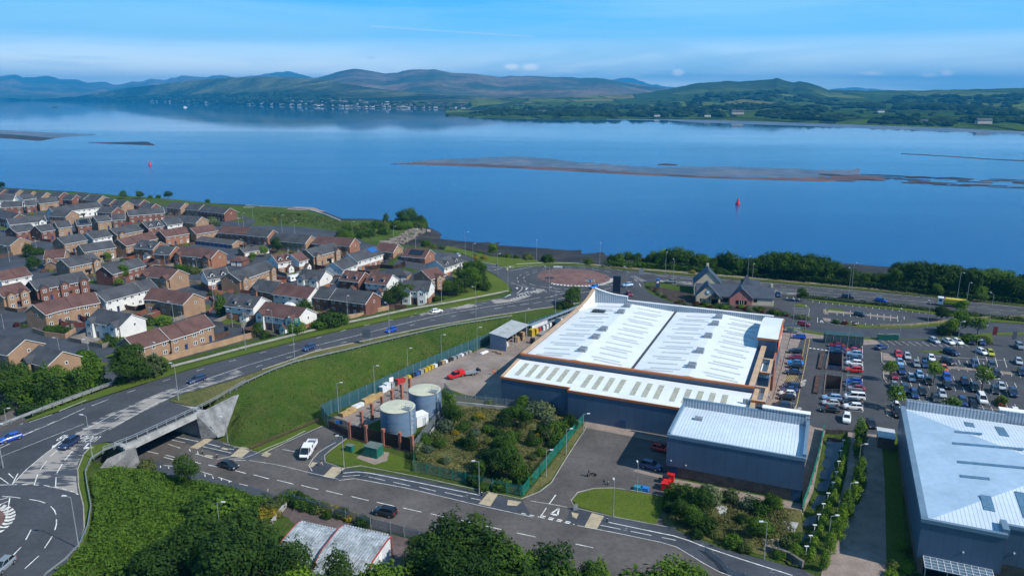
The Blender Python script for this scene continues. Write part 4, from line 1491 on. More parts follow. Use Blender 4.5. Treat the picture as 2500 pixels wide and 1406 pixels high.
TNAME={'oak':('broadleaf_tree','tree'),'oakdark':('broadleaf_tree','tree'),'oakbig':('broadleaf_tree','tree'),'oakbright':('broadleaf_tree','tree'),'tall':('birch_tree','tree'),
  'tallbig':('poplar_tree','tree'),'young':('young_tree','tree'),'youngtall':('young_tree','tree'),'cone':('cypress_tree','tree')}

def plant(kind,loc,h,label,group=None,wide=1.0):
 T_COUNT[0]+=1
 i=T_COUNT[0]
 cm,tm=TREE_T[kind][i%len(TREE_T[kind])]
 rz=(i*2.399)%6.283
 if tm is None:
  nm='gorse_bush' if kind=='gorse' else 'shrub'
  o=bpy.data.objects.new(nm,cm)
  COL.objects.link(o)
  o.location=(loc[0],loc[1],loc[2]-0.15)
  o.rotation_euler=(0,0,rz)
  o.scale=(h*wide,h*wide,h)
  tag(o,label,'gorse' if kind=='gorse' else 'shrub',group)
  return o
 nm,cat=TNAME[kind]
 t_=thing(nm,label,cat,loc,rz,group)
 t_.scale=(h*wide,h*wide,h)
 for n_,me_ in(('trunk',tm),('crown',cm)):
  c=bpy.data.objects.new(n_,me_)
  COL.objects.link(c)
  c.parent=t_
 return t_

ORD=['first','second','third','fourth','fifth','sixth','seventh','eighth','ninth','tenth','eleventh','twelfth','thirteenth','fourteenth','fifteenth','sixteenth','seventeenth','eighteenth','nineteenth','twentieth']

def ordinal(i):
 """i from 0"""
 if i<20:
  return ORD[i]
 t_,u=divmod(i+1,10)
 tens={2:'twenty',3:'thirty',4:'forty',5:'fifty',6:'sixty',7:'seventy'}
 if u==0:
  return{2:'twentieth',3:'thirtieth',4:'fortieth',5:'fiftieth',6:'sixtieth',7:'seventieth'}[t_]
 return tens[t_]+'-'+ORD[u-1]

TKD={'oak':'round green tree','oakdark':'dark round tree','oakbig':'large dark tree','oakbright':'bright green round tree','tall':'tall slim green tree','tallbig':'tall dark poplar','young':'small young tree',
 'youngtall':'slim bright green tree','cone':'pointed dark tree','bush':'green shrub','bushdark':'dark green shrub','busholive':'olive green shrub','bushgrey':'grey green shrub','gorse':'yellow flowering gorse bush',
 'bushbright':'bright green shrub','bushred':'dark red leaved shrub'}

def stand(items,where,group,flat=None):
 """items: (px, py of the foot, kind, height[, wide]); each labelled by kind and by its place in this stand"""
 cnt={}
 tot={}
 for it in items:
  tot[it[2]]=tot.get(it[2],0)+1
 for it in sorted(items,key=lambda q:q[0]):
  k=it[2]
  i=cnt.get(k,0)
  cnt[k]=i+1
  loc_=G(it[0],it[1])if flat is None else(*P(it[0],it[1],flat),flat)
  if tot[k]==1:
   lab='%s, the only one %s'%(TKD[k],where)
  else:
   lab='%s %s, %s from left'%(TKD[k],where,ordinal(i))
  plant(k,loc_,it[3],lab,group,it[4]if len(it)>4 else 1.0)

# ---------------------------------------------------------------- cars
paint=bpy.data.materials.new('car_paint')
paint.use_nodes=True
t=NT(paint.node_tree)
bs=t.n['Principled BSDF']
oi=t.node('ShaderNodeObjectInfo')
t.link(oi.outputs['Color'],bs.inputs['Base Color'])
bs.inputs['Roughness'].default_value=0.32
bs.inputs['Coat Weight'].default_value=0.6
bs.inputs['Coat Roughness'].default_value=0.06
glass=mat('dark_glass',(0.012,0.016,0.022),0.06,0.1,1,spec=0.8)
tyre=mat('tyre_rubber',(0.015,0.015,0.016),0.8,0.1,5,obj=True)
rimm=mat('wheel_rim',(0.38,0.39,0.41),0.35,0.1,5,metal=0.7,obj=True)
lampw=mat('headlight_lens',(0.75,0.78,0.8),0.12,0.05,3,obj=True)
lampr=mat('tail_light_lens',(0.45,0.02,0.015),0.2,0.05,3,obj=True)
plastic_dark=mat('dark_plastic',(0.02,0.02,0.022),0.5,0.1,3,obj=True)

def lin(a,b,k):
 return a+(b-a)*k

def car_meshes(L,Wd,prof,cabin,Hroof,belt,wb,wr=0.33):
 """prof: [(x fraction from rear 0..1, z of the bonnet line)], cabin: x fractions (rear foot, rear roof, front roof, front foot)"""
 hw=Wd/2
 body=MB()
 st=[]
 for fx,z in prof:
  x=-L/2+fx*L
  e=min(fx,1-fx)
  k=1.0 if e>0.12 else 0.80+0.20*math.sin(min(1,e/0.12)*math.pi/2)
  w_=hw*k
  zb=0.22 if 0.06<fx<0.94 else 0.3
  st.append([(x,-w_*0.93,zb),(x,-w_,0.42),(x,-w_*0.99,z-0.18),(x,-w_*0.86,z),(x,w_*0.86,z),(x,w_*0.99,z-0.18),(x,w_,0.42),(x,w_*0.93,zb)])
 n=8
 vs=[p for s in st for p in s]
 fs=[(i*n+j,(i+1)*n+j,(i+1)*n+(j+1)%n,i*n+(j+1)%n)for i in range(len(st)-1)for j in range(n)]
 fs.append(tuple(range(n)))
 fs.append(tuple((len(st)-1)*n+j for j in range(n-1,-1,-1)))
 body.add(vs,[tuple(reversed(f))for f in fs])
 a,b,c,d=[-L/2+q*L for q in cabin]
 zr=Hroof
 tw=hw*0.66
 bw=hw*0.86
 # roof panel and pillars (paint)
 body.add([(b,-tw,zr-0.06),(c,-tw,zr-0.06),(c,tw,zr-0.06),(b,tw,zr-0.06),(b+0.1,-tw*0.9,zr),(c-0.15,-tw*0.9,zr),(c-0.15,tw*0.9,zr),(b+0.1,tw*0.9,zr)],
   [(4,5,6,7),(0,1,5,4),(1,2,6,5),(2,3,7,6),(3,0,4,7),(0,3,2,1)])
 for s in(-1,1):
  for xa,xb in((a,b),(d,c),(lin(a,d,0.5),lin(b,c,0.5))):
   body.tube((xa,s*bw,belt-0.02),(xb,s*(tw+0.01),zr-0.04),0.05,4)
 win=MB()
 win.add([(a+0.04,-bw+0.03,belt-0.05),(d-0.04,-bw+0.03,belt-0.05),(d-0.04,bw-0.03,belt-0.05),(a+0.04,bw-0.03,belt-0.05),
   (b,-tw,zr-0.05),(c,-tw,zr-0.05),(c,tw,zr-0.05),(b,tw,zr-0.05)],[(0,1,5,4),(1,2,6,5),(2,3,7,6),(3,0,4,7),(4,5,6,7)])
 whl=MB()
 whl.tube((0,-0.11,0),(0,0.11,0),wr,14,0)
 whl.tube((0,-0.125,0),(0,0.125,0),wr*0.6,10,1)
 hl=MB().box(-0.1,0.06,-0.2,0.2,-0.08,0.08)
 tl=MB().box(-0.05,0.08,-0.16,0.16,-0.1,0.1)
 zf=prof[-2][1]
 return dict(body=body,win=win,wheel=whl,hl=hl,tl=tl,L=L,hw=hw,wb=wb,wr=wr,zf=zf,zb=prof[1][1])

SPEC={
 'hatchback':car_meshes(4.1,1.76,[(0,0.55),(0.02,0.92),(0.06,1.0),(0.5,0.98),(0.72,0.95),(0.92,0.8),(0.985,0.66),(1,0.5)],(0.03,0.13,0.55,0.76),1.48,0.96,2.55),
 'saloon':car_meshes(4.6,1.82,[(0,0.6),(0.02,0.9),(0.15,0.98),(0.5,0.95),(0.70,0.92),(0.92,0.78),(0.985,0.64),(1,0.5)],(0.12,0.27,0.56,0.74),1.44,0.94,2.75),
 'estate':car_meshes(4.7,1.84,[(0,0.6),(0.02,0.95),(0.06,1.0),(0.5,0.98),(0.72,0.93),(0.92,0.8),(0.985,0.66),(1,0.5)],(0.02,0.09,0.56,0.74),1.5,0.97,2.8),
 'suv':car_meshes(4.5,1.88,[(0,0.6),(0.02,1.02),(0.06,1.1),(0.5,1.1),(0.74,1.08),(0.94,0.98),(0.985,0.8),(1,0.55)],(0.02,0.11,0.56,0.75),1.7,1.08,2.65,0.37),
 'van':car_meshes(5.0,1.95,[(0,0.7),(0.01,1.15),(0.06,1.2),(0.5,1.2),(0.8,1.18),(0.95,1.0),(0.985,0.8),(1,0.6)],(0.005,0.03,0.68,0.86),1.95,1.2,3.0,0.36),
}
CART={}
PNAME={'hatchback':'hatchback','saloon':'saloon_car','estate':'estate_car','suv':'suv','van':'van'}

def make_car(kind):
 s=SPEC[kind]
 root=thing(PNAME[kind],None,None)
 s['body'].build('body',paint,root,smooth=False)
 s['win'].build('windows',glass,root)
 wm_=None
 for x in(-s['wb']/2,s['wb']/2):
  for y in(-1,1):
   if wm_ is None:
    o=s['wheel'].build('wheel',[tyre,rimm],root)
    wm_=o.data
   else:
    o=bpy.data.objects.new('wheel',wm_)
    COL.objects.link(o)
    o.parent=root
   o.location=(x-0.05,y*(s['hw']-0.08),s['wr'])
 a=b=None
 for y in(-1,1):
  if a is None:
   oa=s['hl'].build('headlight',lampw,root)
   ob=s['tl'].build('tail_light',lampr,root)
   a,b=oa.data,ob.data
  else:
   oa=bpy.data.objects.new('headlight',a)
   ob=bpy.data.objects.new('tail_light',b)
   for q in(oa,ob):
    COL.objects.link(q)
    q.parent=root
  oa.location=(s['L']/2-0.1,y*s['hw']*0.66,s['zf']-0.08)
  ob.location=(-s['L']/2+0.04,y*s['hw']*0.68,s['zb']-0.12)
 return root

CC={'black':(0.012,0.013,0.016),'dark grey':(0.045,0.05,0.055),'navy':(0.012,0.022,0.07),'dark blue':(0.015,0.04,0.14),'blue':(0.012,0.07,0.42),'bright blue':(0.01,0.19,0.62),'light blue':(0.22,0.38,0.60),
 'silver':(0.42,0.46,0.50),'grey':(0.20,0.23,0.26),'white':(0.78,0.80,0.82),'red':(0.55,0.025,0.02),'dark red':(0.24,0.015,0.03),'yellow':(0.75,0.45,0.02),'olive yellow':(0.42,0.42,0.03),'orange red':(0.5,0.12,0.03),'green':(0.05,0.2,0.12)}
CAR_N={}

def car(kind,colour,px,py,head,z=None,label='',group=None,k=1.0):
 """px, py: middle of the car as seen; head: pixel direction of the nose, along the ground"""
 up=z=='U'
 if up:
  x,y=PU(px,py,0.6)
  zz=zU(x)+0.04
 elif z is None:
  g=None
  zt=9.0
  while zt>-1:
   x,y=P(px,py,zt+0.6)
   if H(x,y)>=zt:
    break
   zt-=0.1
  zz=H(x,y)+0.08
 else:
  x,y=P(px,py,z+0.6)
  zz=z+0.04
 x2,y2=P(px+head[0],py+head[1],zz+0.6)
 rz=math.atan2(y2-y,x2-x)
 if kind not in CART:
  r=CART[kind]=make_car(kind)
  r.location=(x,y,zz)
  r.rotation_euler=(0,0,rz)
  if group:
   r['group']=group
 else:
  r=dup(CART[kind],(x,y,zz),rz,None,None)
  if 'group' in r.keys():
   del r['group']
  if group:
   r['group']=group
 r['label']=label
 r['category']='van' if kind=='van' else 'car'
 for c in r.children:
  if c.name.startswith('body'):
   c.color=(*CC[colour],1)
 return r

KN={'hatchback':'hatchback','saloon':'saloon','estate':'estate car','suv':'suv','van':'people carrier'}

def car_row(where,end,group,head,items,z=0.06):
 """items in order from the named end: (px, py, colour, kind[, heading])"""
 cnt={}
 tot={}
 for it in items:
  tot[it[2:4]]=tot.get(it[2:4],0)+1
 for it in items:
  key=it[2:4]
  i=cnt.get(key,0)
  cnt[key]=i+1
  if tot[key]==1:
   lab='%s %s parked %s'%(it[2],KN[it[3]],where)
  else:
   lab='%s %s %s, %s such from the %s'%(it[2],KN[it[3]],where,ordinal(i),end)
  car(it[3],it[2],it[0],it[1],it[4]if len(it)>4 else head,z,lab,group)

# ---------------------------------------------------------------- lamp posts
lamp_grey=mat('lamp_column_paint',(0.34,0.37,0.39),0.5,0.1,1.0,metal=0.3)
lamp_pale=mat('lamp_head_shell',(0.62,0.64,0.66),0.5,0.05,1.0)
LAMP={}

def lamp(px,py,h,label,arm=(-1,0),group='street lamps',z=None,double=False):
 """foot of the post at a pixel"""
 if z=='U':
  x,y=PU(px,py)
  zz=zU(x)
 elif z is None:
  x,y,zz=G(px,py)
 else:
  x,y=P(px,py,z)
  zz=z
 key=(round(h),double)
 al=1.5 if h>9 else 0.8
 if key not in LAMP:
  root=thing('street_lamp',None,None)
  m=MB()
  H_=round(h)
  m.tube((0,0,-0.1),(0,0,1.4),0.11,8)
  m.tube((0,0,1.4),(0,0,H_),0.085,8,r2=0.05)
  m.tube((0,0,H_-0.1),(al,0,H_+0.12),0.045,6)
  if double:
   m.tube((0,0,H_-0.1),(-al,0,H_+0.12),0.045,6)
  m.build('pole',lamp_grey,root)
  for s in((1,-1)if double else(1,)):
   q=MB()
   q.prism([(s*al-0.1,-0.13),(s*al+0.55*s if s>0 else s*al+0.1,-0.15),(s*al+0.6 if s>0 else s*al+0.1,0.15),(s*al-0.1 if s>0 else s*al-0.55,0.13)][::1]if s>0 else
     [(-al-0.6,-0.15),(-al+0.1,-0.13),(-al+0.1,0.13),(-al-0.6,0.15)],H_+0.06,H_+0.2)
   q.build('lamp_head',lamp_pale,root)
  LAMP[key]=root
  r=root
 else:
  r=dup(LAMP[key],(0,0,0),0)
 r.location=(x,y,zz)
 r.rotation_euler=(0,0,math.atan2(arm[1],arm[0]))
 r['label']=label
 r['category']='street lamp'
 r['group']=group
 return r

# ---------------------------------------------------------------- people
skin_m=mat('skin',(0.50,0.32,0.24),0.6,0.05,3,obj=True)
hair_m=mat('hair',(0.05,0.035,0.025),0.8,0.1,3,obj=True)
CLOTH={}

def cloth(c):
 if c not in CLOTH:
  CLOTH[c]=mat('cloth',c,0.9,0.1,6,obj=True)
 return CLOTH[c]

def person(px,py,label,top,legs,face=(0,-1),pose='stand',z=0.06,hair=True,up=False,group=None):
 """one continuous skinned body, rooted at the pelvis; face = direction looked at on the ground"""
 bm=bmesh.new()
 sk=bm.verts.layers.skin.verify()
 V={}

 def v(n_,p,r_,par=None):
  q=bm.verts.new(p)
  q[sk].radius=(r_,r_)
  V[n_]=q
  if par:
   bm.edges.new((V[par],q))
  return q
 st={'stand':(0.02,-0.02),'walk':(0.28,-0.26)}.get(pose,(0.02,-0.02))
 v('pelvis',(0,0,0.95),0.135)
 V['pelvis'][sk].use_root=True
 v('waist',(0,0,1.12),0.125,'pelvis')
 v('chest',(0.02,0,1.34),0.15,'waist')
 v('neck',(0.02,0,1.5),0.055,'chest')
 v('head',(0.04,0,1.6),0.085,'neck')
 v('brow',(0.045,0,1.7),0.08,'head')
 for s,sw in((1,st[0]),(-1,st[1])):
  n_='l' if s>0 else 'r'
  v(n_+'hip',(0,0.1*s,0.88),0.09,'pelvis')
  v(n_+'knee',(sw*0.5+0.03,0.1*s,0.5),0.06,n_+'hip')
  v(n_+'ankle',(sw-(0.06 if sw<-0.1 else 0),0.1*s,0.09),0.042,n_+'knee')
  v(n_+'toe',(sw+0.15,0.11*s,0.045),0.04,n_+'ankle')
  v(n_+'sho',(0.01,0.19*s,1.42),0.06,'chest')
  ax=-sw*0.5
  if pose=='push':
   v(n_+'elb',(0.12,0.26*s,1.16),0.042,n_+'sho')
   v(n_+'wri',(0.36,0.2*s,1.1),0.03,n_+'elb')
   hd=Vector((1,0,-0.1))
  else:
   v(n_+'elb',(ax*0.5,0.25*s,1.14),0.042,n_+'sho')
   v(n_+'wri',(ax+0.06,0.27*s,0.9),0.03,n_+'elb')
   hd=Vector((0.15,0,-1)).normalized()
  w_=V[n_+'wri'].co
  v(n_+'palm',w_+hd*0.07,0.032,n_+'wri')
  p_=V[n_+'palm'].co
  for f in range(4):
   o=(f-1.5)*0.018
   side=Vector((0.9,0.1,0))if pose!='push' else Vector((0,1,0))
   v('%sf%d'%(n_,f),p_+side*o+hd*0.05,0.009,n_+'palm')
   v('%sg%d'%(n_,f),p_+side*o+hd*(0.085-0.008*abs(f-1.5)),0.008,'%sf%d'%(n_,f))
  v(n_+'th',w_+hd*0.05+Vector((0.045,0,0)),0.01,n_+'palm')
 me_=bpy.data.meshes.new('person')
 bm.to_mesh(me_)
 bm.free()
 ob=bpy.data.objects.new('tmp',me_)
 COL.objects.link(ob)
 ob.modifiers.new('s','SKIN')
 sd=ob.modifiers.new('d','SUBSURF')
 sd.levels=1
 dg=bpy.context.evaluated_depsgraph_get()
 me2=bpy.data.meshes.new_from_object(ob.evaluated_get(dg))
 bpy.data.objects.remove(ob)
 me2.materials.clear()
 for mm in(skin_m,cloth(top),cloth(legs),plastic_dark):
  me2.materials.append(mm)
 for p in me2.polygons:
  c=p.center
  if c.z>1.49:
   i=0
  elif c.z<0.1:
   i=3
  elif abs(c.y)>0.2 and c.z<1.12:
   i=0
  elif c.z<0.98:
   i=2
  else:
   i=1
  p.material_index=i
 me2.name='person'
 o=bpy.data.objects.new('person',me2)
 COL.objects.link(o)
 if up:
  x,y=PU(px,py)
  z=zU(x)+0.05
 else:
  x,y=P(px,py,z)
 o.location=(x,y,z)
 o.rotation_euler=(0,0,math.atan2(face[1],face[0]))
 tag(o,label,'person',group)
 # face and hair
 if hair:
  hm=MB()
  vs,fs=[],[]
  for i in range(5):
   for j in range(9):
    a=math.pi*0.5*i/4
    b=2*math.pi*j/8
    vs.append((0.03+0.098*math.sin(a)*math.cos(b)-0.012,0.092*math.sin(a)*math.sin(b),1.68+0.10*math.cos(a)))
  fs=[(i*9+j,i*9+j+1,(i+1)*9+j+1,(i+1)*9+j)for i in range(4)for j in range(8)]
  hm.add(vs,fs)
  hm.build('hair',hair_m,o,smooth=True)
 return o
# ================================================================ buildings of the retail park
clad=mat('blue_grey_cladding',(0.07,0.115,0.18),0.45,0.06,0.15,spec=0.4,fine=0.05,fscale=3)
clad_in=mat('parapet_lining',(0.42,0.47,0.52),0.5,0.08,0.3,spec=0.4)
coping=mat('grey_coping',(0.14,0.22,0.30),0.4,0.08,0.3,spec=0.4)
roof_white=mat('white_sheet_roof',(0.74,0.79,0.83),0.45,0.05,0.13,fine=0.04,fscale=0.5,spec=0.4,col2=(0.65,0.70,0.74))
roof_white2=mat('seamed_sheet_roof',(0.58,0.68,0.78),0.45,0.05,0.08,fine=0.05,fscale=0.7,spec=0.4)
rooflight=mat('rooflight_sheet',(0.50,0.53,0.53),0.4,0.08,1.2,spec=0.4)
rooflight_y=mat('weathered_rooflight',(0.40,0.41,0.34),0.5,0.12,1.2)
rooflight_b=mat('blue_rooflight',(0.10,0.20,0.30),0.2,0.12,1.2,spec=0.6)
orange=mat('orange_trim',(0.46,0.15,0.045),0.45,0.06,0.8)
orange_cap=mat('orange_parapet_cap',(0.50,0.35,0.22),0.6,0.08,0.4)
orange_sign=mat('orange_sign_panel',(0.75,0.12,0.02),0.4,0.03,0.8)
sign_white=mat('sign_white',(0.8,0.8,0.8),0.5,0.03,0.8)
brick_dark=mat('brown_brick',(0.15,0.11,0.09),0.9,0.15,0.7,fine=0.2,fscale=6)
brick_red=mat('red_brick',(0.25,0.095,0.07),0.9,0.12,0.7,fine=0.18,fscale=6)
brick_tan=mat('tan_brick',(0.36,0.235,0.145),0.9,0.1,0.6,fine=0.16,fscale=6)
brick_pier=mat('pier_brick',(0.34,0.13,0.09),0.9,0.12,0.7,fine=0.18,fscale=6)
gutter_m=mat('gutter',(0.06,0.065,0.07),0.7,0.1,1)
vent_m=mat('ventilator_steel',(0.30,0.33,0.36),0.45,0.12,2,metal=0.3)
door_blue=mat('blue_steel_door',(0.03,0.07,0.14),0.45,0.05,2)
BO=P(1275,862,10)
BU=(0.919,-0.394)
BV=(0.394,0.919)
BRZ=math.atan2(BU[1],BU[0])

def bw(a,b):
 return(BO[0]+BU[0]*a+BV[0]*b,BO[1]+BU[1]*a+BV[1]*b)

def ldir(m_,d,pitch,depth,width=0.18):
 return stripes(m_,pitch,depth,obj=False,dirv=(d[0],d[1],0),width=width)

ldir(roof_white,BV,1.0,0.10,0.12)
ldir(roof_white2,BU,0.62,0.42,0.16)
ldir(clad_in,BU,0.62,0.5,0.4)
ldir(clad,(BU[0]*0.5+BV[0]*0.5,BU[1]*0.5+BV[1]*0.5),1.0,0.16,0.1)

st=thing('retail_warehouse','vast white roofed retail warehouse with bright orange edging and grey blue walls','building',(*bw(0,0),0),BRZ)
# walls: main hall, front annex in two steps
m=MB()
m.box(0,57.4,0,57,0,9.0)
m.build('wall',clad,st)
m=MB()
m.prism([(-1,-11.2),(17,-11.2),(17,-0.01),(-1,-0.01)],0,7.0)
m.prism([(17.003,-12.7),(58.4,-12.7),(58.4,-0.01),(17.003,-0.01)],0,7.0)
m.build('annex_wall',clad,st)
# main roof: four slopes, with a dark gutter in the middle valley
m=MB()
zr0,zr1=9.05,10.15
A_=[0.3,14.4,28.5,42.7,56.4]
Z_=[zr0,zr1,zr0,zr1,8.9]
vs=[]
for a,z in zip(A_,Z_):
 vs+=[(a,0.25,z),(a,56.7,z)]
m.add(vs,[(2*i,2*i+2,2*i+3,2*i+1)for i in range(4)])
m.build('roof',roof_white,st)
m=MB()
m.box(28.15,28.85,0.3,56.6,9.0,9.14)
m.build('gutter',gutter_m,st)

def roof_z(a):
 for i in range(4):
  if A_[i]<=a<=A_[i+1]:
   return Z_[i]+(Z_[i+1]-Z_[i])*(a-A_[i])/(A_[i+1]-A_[i])
 return 9

rl=MB().box(-3.7,3.7,-0.42,0.42,0.02,0.06)
o=rl.build('rooflight',rooflight,st)
rlm=o.data
bpy.data.objects.remove(o)
n_rl=0
rr_=random.Random(3)
for i in range(4):
 a0,a1=A_[i],A_[i+1]
 sl=math.atan2(Z_[i+1]-Z_[i],a1-a0)
 b=2.6+(i%2)*0.8
 k=0
 while b<54.5:
  o=bpy.data.objects.new('rooflight',rlm)
  COL.objects.link(o)
  o.parent=st
  ac=(a0+a1)/2+(1.2 if i%2==0 else-0.8)*(0.6 if k%2 else-0.6)
  o.location=(ac,b,roof_z(ac))
  o.rotation_euler=(0,-sl,0)
  n_rl+=1
  b+=(1.7 if k%3==0 else 3.6)
  k+=1
# parapets and trims
m=MB()
m.box(-0.35,57.6,-0.3,0.25,9.0,9.75)
m.box(57.0,57.6,0.26,31,9.0,9.75)
m.box(-0.35,0.25,0.26,57.0,9.0,9.75)
m.build('parapet',clad,st)
m=MB()
m.box(-0.45,57.7,-0.42,0.3,9.55,10.0)
m.build('orange_trim',orange,st)
MB().box(-0.45,0.75,0.31,52,9.76,10.02).build('parapet_cap',orange_cap,st)
MB().box(56.45,57.75,0.31,31,9.76,10.02).build('parapet_cap',orange_cap,st)
m=MB()
m.box(13,57.4,56.7,57.2,9.0,11.0)
m.build('rear_parapet',clad_in,st)
m=MB()
m.box(13,57.5,56.5,57.35,11.0,11.18)
m.build('rear_coping',sign_white,st)
# raised sail at the back left corner
m=MB()
pts=[]
for k in range(9):
 t_=k/8
 pts.append((2.2+10.8*t_,14.0-1.7*(1-(1-t_)**2)))
vs=[(x,56.7,9.0)for x,z in pts]+[(x,56.7,z)for x,z in pts]+[(x,57.3,9.0)for x,z in pts]+[(x,57.3,z)for x,z in pts]
fs=[]
for k in range(8):
 fs+=[(k,k+1,10+k,9+k),(18+k+1,18+k,27+k,27+k+1),(9+k,10+k,28+k,27+k)]
fs+=[(8,26,35,17),(0,9,27,18)]
m.add(vs,fs)
m.build('sail_parapet',clad_in,st)
m=MB()
pts=[]
for k in range(9):
 t_=k/8
 pts.append((46+11*t_,10.0+4.0*t_**2))
vs=[(0.2+2.0*k/8,y,9.0)for k,(y,z)in enumerate(pts)]+[(0.2+2.0*k/8,y,z)for k,(y,z)in enumerate(pts)]
vs+=[(x-0.6,y,z)for x,y,z in vs]
fs=[]
for k in range(8):
 fs+=[(k,9+k,10+k,k+1),(18+k,18+k+1,27+k+1,27+k)]
m.add(vs,fs)
m.build('sail_parapet',roof_white,st)
m=MB()
for k in range(8):
 (y0,z0),(y1,z1)=pts[k],pts[k+1]
 x0,x1=0.2+2.0*k/8,0.2+2.0*(k+1)/8
 m.add([(x0-1.0,y0,z0),(x0+0.1,y0,z0+0.02),(x1+0.1,y1,z1+0.02),(x1-1.0,y1,z1),(x0-1.0,y0,z0-0.5),(x1-1.0,y1,z1-0.5)],[(0,1,2,3),(0,3,5,4)])
m.build('orange_trim',orange_cap,st)
m=MB()
wallstrip(m,[(x,57.0)for x in(2.0,4,6,8,10,13.1)],0.75,lambda x,y:14.0-1.7*(1-(1-(x-2.2)/10.8)**2),-0.02,0.14)
m.build('sail_coping',sign_white,st)
# annex roofs
m=MB()
m.add([(-1,-11.2,7.35),(17,-11.2,7.35),(17,-0.3,8.35),(-1,-0.3,8.35),(17.0,-12.7,7.25),(58.2,-12.7,7.25),(58.2,-0.3,8.35)],[(0,1,2,3),(4,5,6,2)])
m.build('annex_roof',roof_white,st)
m=MB()
m.box(-1.15,17.1,-11.35,-11.05,6.9,7.42)
m.box(16.85,17.1,-12.6,-11.36,6.9,7.42)
m.box(16.85,58.6,-12.85,-12.55,6.8,7.34)
m.build('orange_trim',orange,st)
m=MB()
m.prism([(-1.2,-11.0),(-0.4,-11.0),(-0.4,-0.35),(-1.2,-0.35)],[7.3,7.3,8.3,8.3],[7.5,7.5,8.5,8.5])
m.prism([(57.7,-12.5),(58.7,-12.5),(58.7,3.5),(57.7,3.5)],7.0,8.6)
m.build('parapet_cap',orange_cap,st)
ar=MB().box(-0.62,0.62,-3.6,3.6,0.02,0.06)
o=ar.build('rooflight',rooflight_y,st)
arm_=o.data
bpy.data.objects.remove(o)
a=2.3
for i in range(18):
 o=bpy.data.objects.new('rooflight',arm_)
 COL.objects.link(o)
 o.parent=st
 bc=-5.6 if a<17 else-6.6
 o.location=(a,bc,7.35+(bc+11.2)/10.9*1.0 if a<17 else 7.25+(bc+12.7)/12.4*1.1)
 o.rotation_euler=(math.atan2(1.0,11.0),0,0)
 a+=2.75 if i in(0,1,2,3,4,6,7,8,10,11,13,14,15,16)else 3.7
# ventilators on the ridges
vm=MB()
vm.box(-1.0,1.0,-1.25,-0.15,0,1.05)
vm.box(-0.95,0.95,0.15,1.2,0,1.0)
vm.box(-0.9,0.9,-0.14,0.14,0,0.5)
for k in range(4):
 vm.box(-0.8+k*0.45,-0.55+k*0.45,0.25,1.1,1.0,1.06)
o=vm.build('roof_ventilator',vent_m,st)
vmm=o.data
bpy.data.objects.remove(o)
for px,py in((1554,748),(1538,763),(1492,805),(1472,824),(1437,855),(1748,772),(1736,788),(1717,818),(1692,854),(1668,889)):
 x,y=P(px,py+3,10.1)
 dx,dy=x-BO[0],y-BO[1]
 aa,bb=dx*BU[0]+dy*BU[1],dx*BV[0]+dy*BV[1]
 aa=14.4 if aa<28 else 42.7
 o=bpy.data.objects.new('roof_ventilator',vmm)
 COL.objects.link(o)
 o.parent=st
 o.location=(aa-0.4,bb,10.0)
m=MB()
m.box(5.0,8.9,44.6,46.6,9.5,10.15)
m.build('dark_rooflight',glass,st)
# barrel roofed entrance block on the right
m=MB()
n=12
b0,b1,a0,a1=31.0,53.3,55.2,60.5
pr=[]
for k in range(n+1):
 t_=k/n
 pr.append((b0+(b1-b0)*t_,10.9+2.1*math.sin(math.pi*(0.16+0.78*t_))))
vs=[(a,y,z)for a in(a0+0.3,a1-0.3)for y,z in pr]+[(a,y,0)for a in(a0+0.3,a1-0.3)for y,z in pr]
N=n+1
fs=[]
for k in range(n):
 fs+=[(2*N+k,2*N+k+1,k+1,k),(3*N+k+1,3*N+k,N+k,N+k+1)]
fs+=[(0,N,3*N,2*N),(N-1,3*N-1,4*N-1,2*N-1)]
m.add(vs,fs)
m.build('entrance_wall',clad,st)
m=MB()
for a_,c_,z_ in((a0,a1,0.05),):
 vs=[(a,y+(-0.3 if k==0 else 0.3 if k==n else 0),z+z_)for a in(a_,c_)for k,(y,z)in enumerate(pr)]
 vs+=[(x,y,z+0.25)for x,y,z in vs]
 fs=[]
 for k in range(n):
  fs+=[(2*N+k,3*N+k,3*N+k+1,2*N+k+1),(k,k+1,N+k+1,N+k),(k,2*N+k,2*N+k+1,k+1),(N+k,N+k+1,3*N+k+1,3*N+k)]
 fs+=[(0,N,3*N,2*N),(N-1,3*N-1-N+0,4*N-1,2*N-1)][:1]
 m.add(vs,fs)
m.build('barrel_roof',roof_white,st)
m=MB()
m.box(a0-0.1,a1+0.1,b0-0.42,b0-0.32,pr[0][1]-0.25,pr[0][1]+0.32)
for k in range(n):
 (y0,z0),(y1,z1)=pr[k],pr[k+1]
 m.add([(a1+0.02,y0,z0-0.15),(a1+0.02,y1,z1-0.15),(a1+0.02,y1,z1+0.33),(a1+0.02,y0,z0+0.33),(a1+0.3,y0,z0-0.15),(a1+0.3,y1,z1-0.15),(a1+0.3,y1,z1+0.33),(a1+0.3,y0,z0+0.33)],
  [(4,5,6,7),(3,2,6,7),(0,4,5,1)])
m.build('orange_trim',orange,st)
m=MB()
vs=[(a1+0.05,y,z-0.2)for y,z in pr[1:-1]]+[(a1+0.05,y,7.2)for y,z in pr[1:-1]]
q=len(pr)-2
m.add(vs+[(x-0.3,y,z)for x,y,z in vs],[(k,q+k,q+k+1,k+1)for k in range(q-1)]+[(q,3*q,4*q-1,2*q-1)])
sg=m.build('shop_sign',orange_sign,st)
m=MB()
vs_,fs_=text_verts('B&Q')
xs=[v[0]for v in vs_]
kx=12.0/(max(xs)-min(xs))
m.add([(a1+0.12,42+v[0]*kx,8.2+v[1]*4.0)for v in vs_],fs_)
m.build('sign_letters',sign_white,sg)
m=MB()
m.box(60.0,60.5,24.5,30.6,0,8.6)
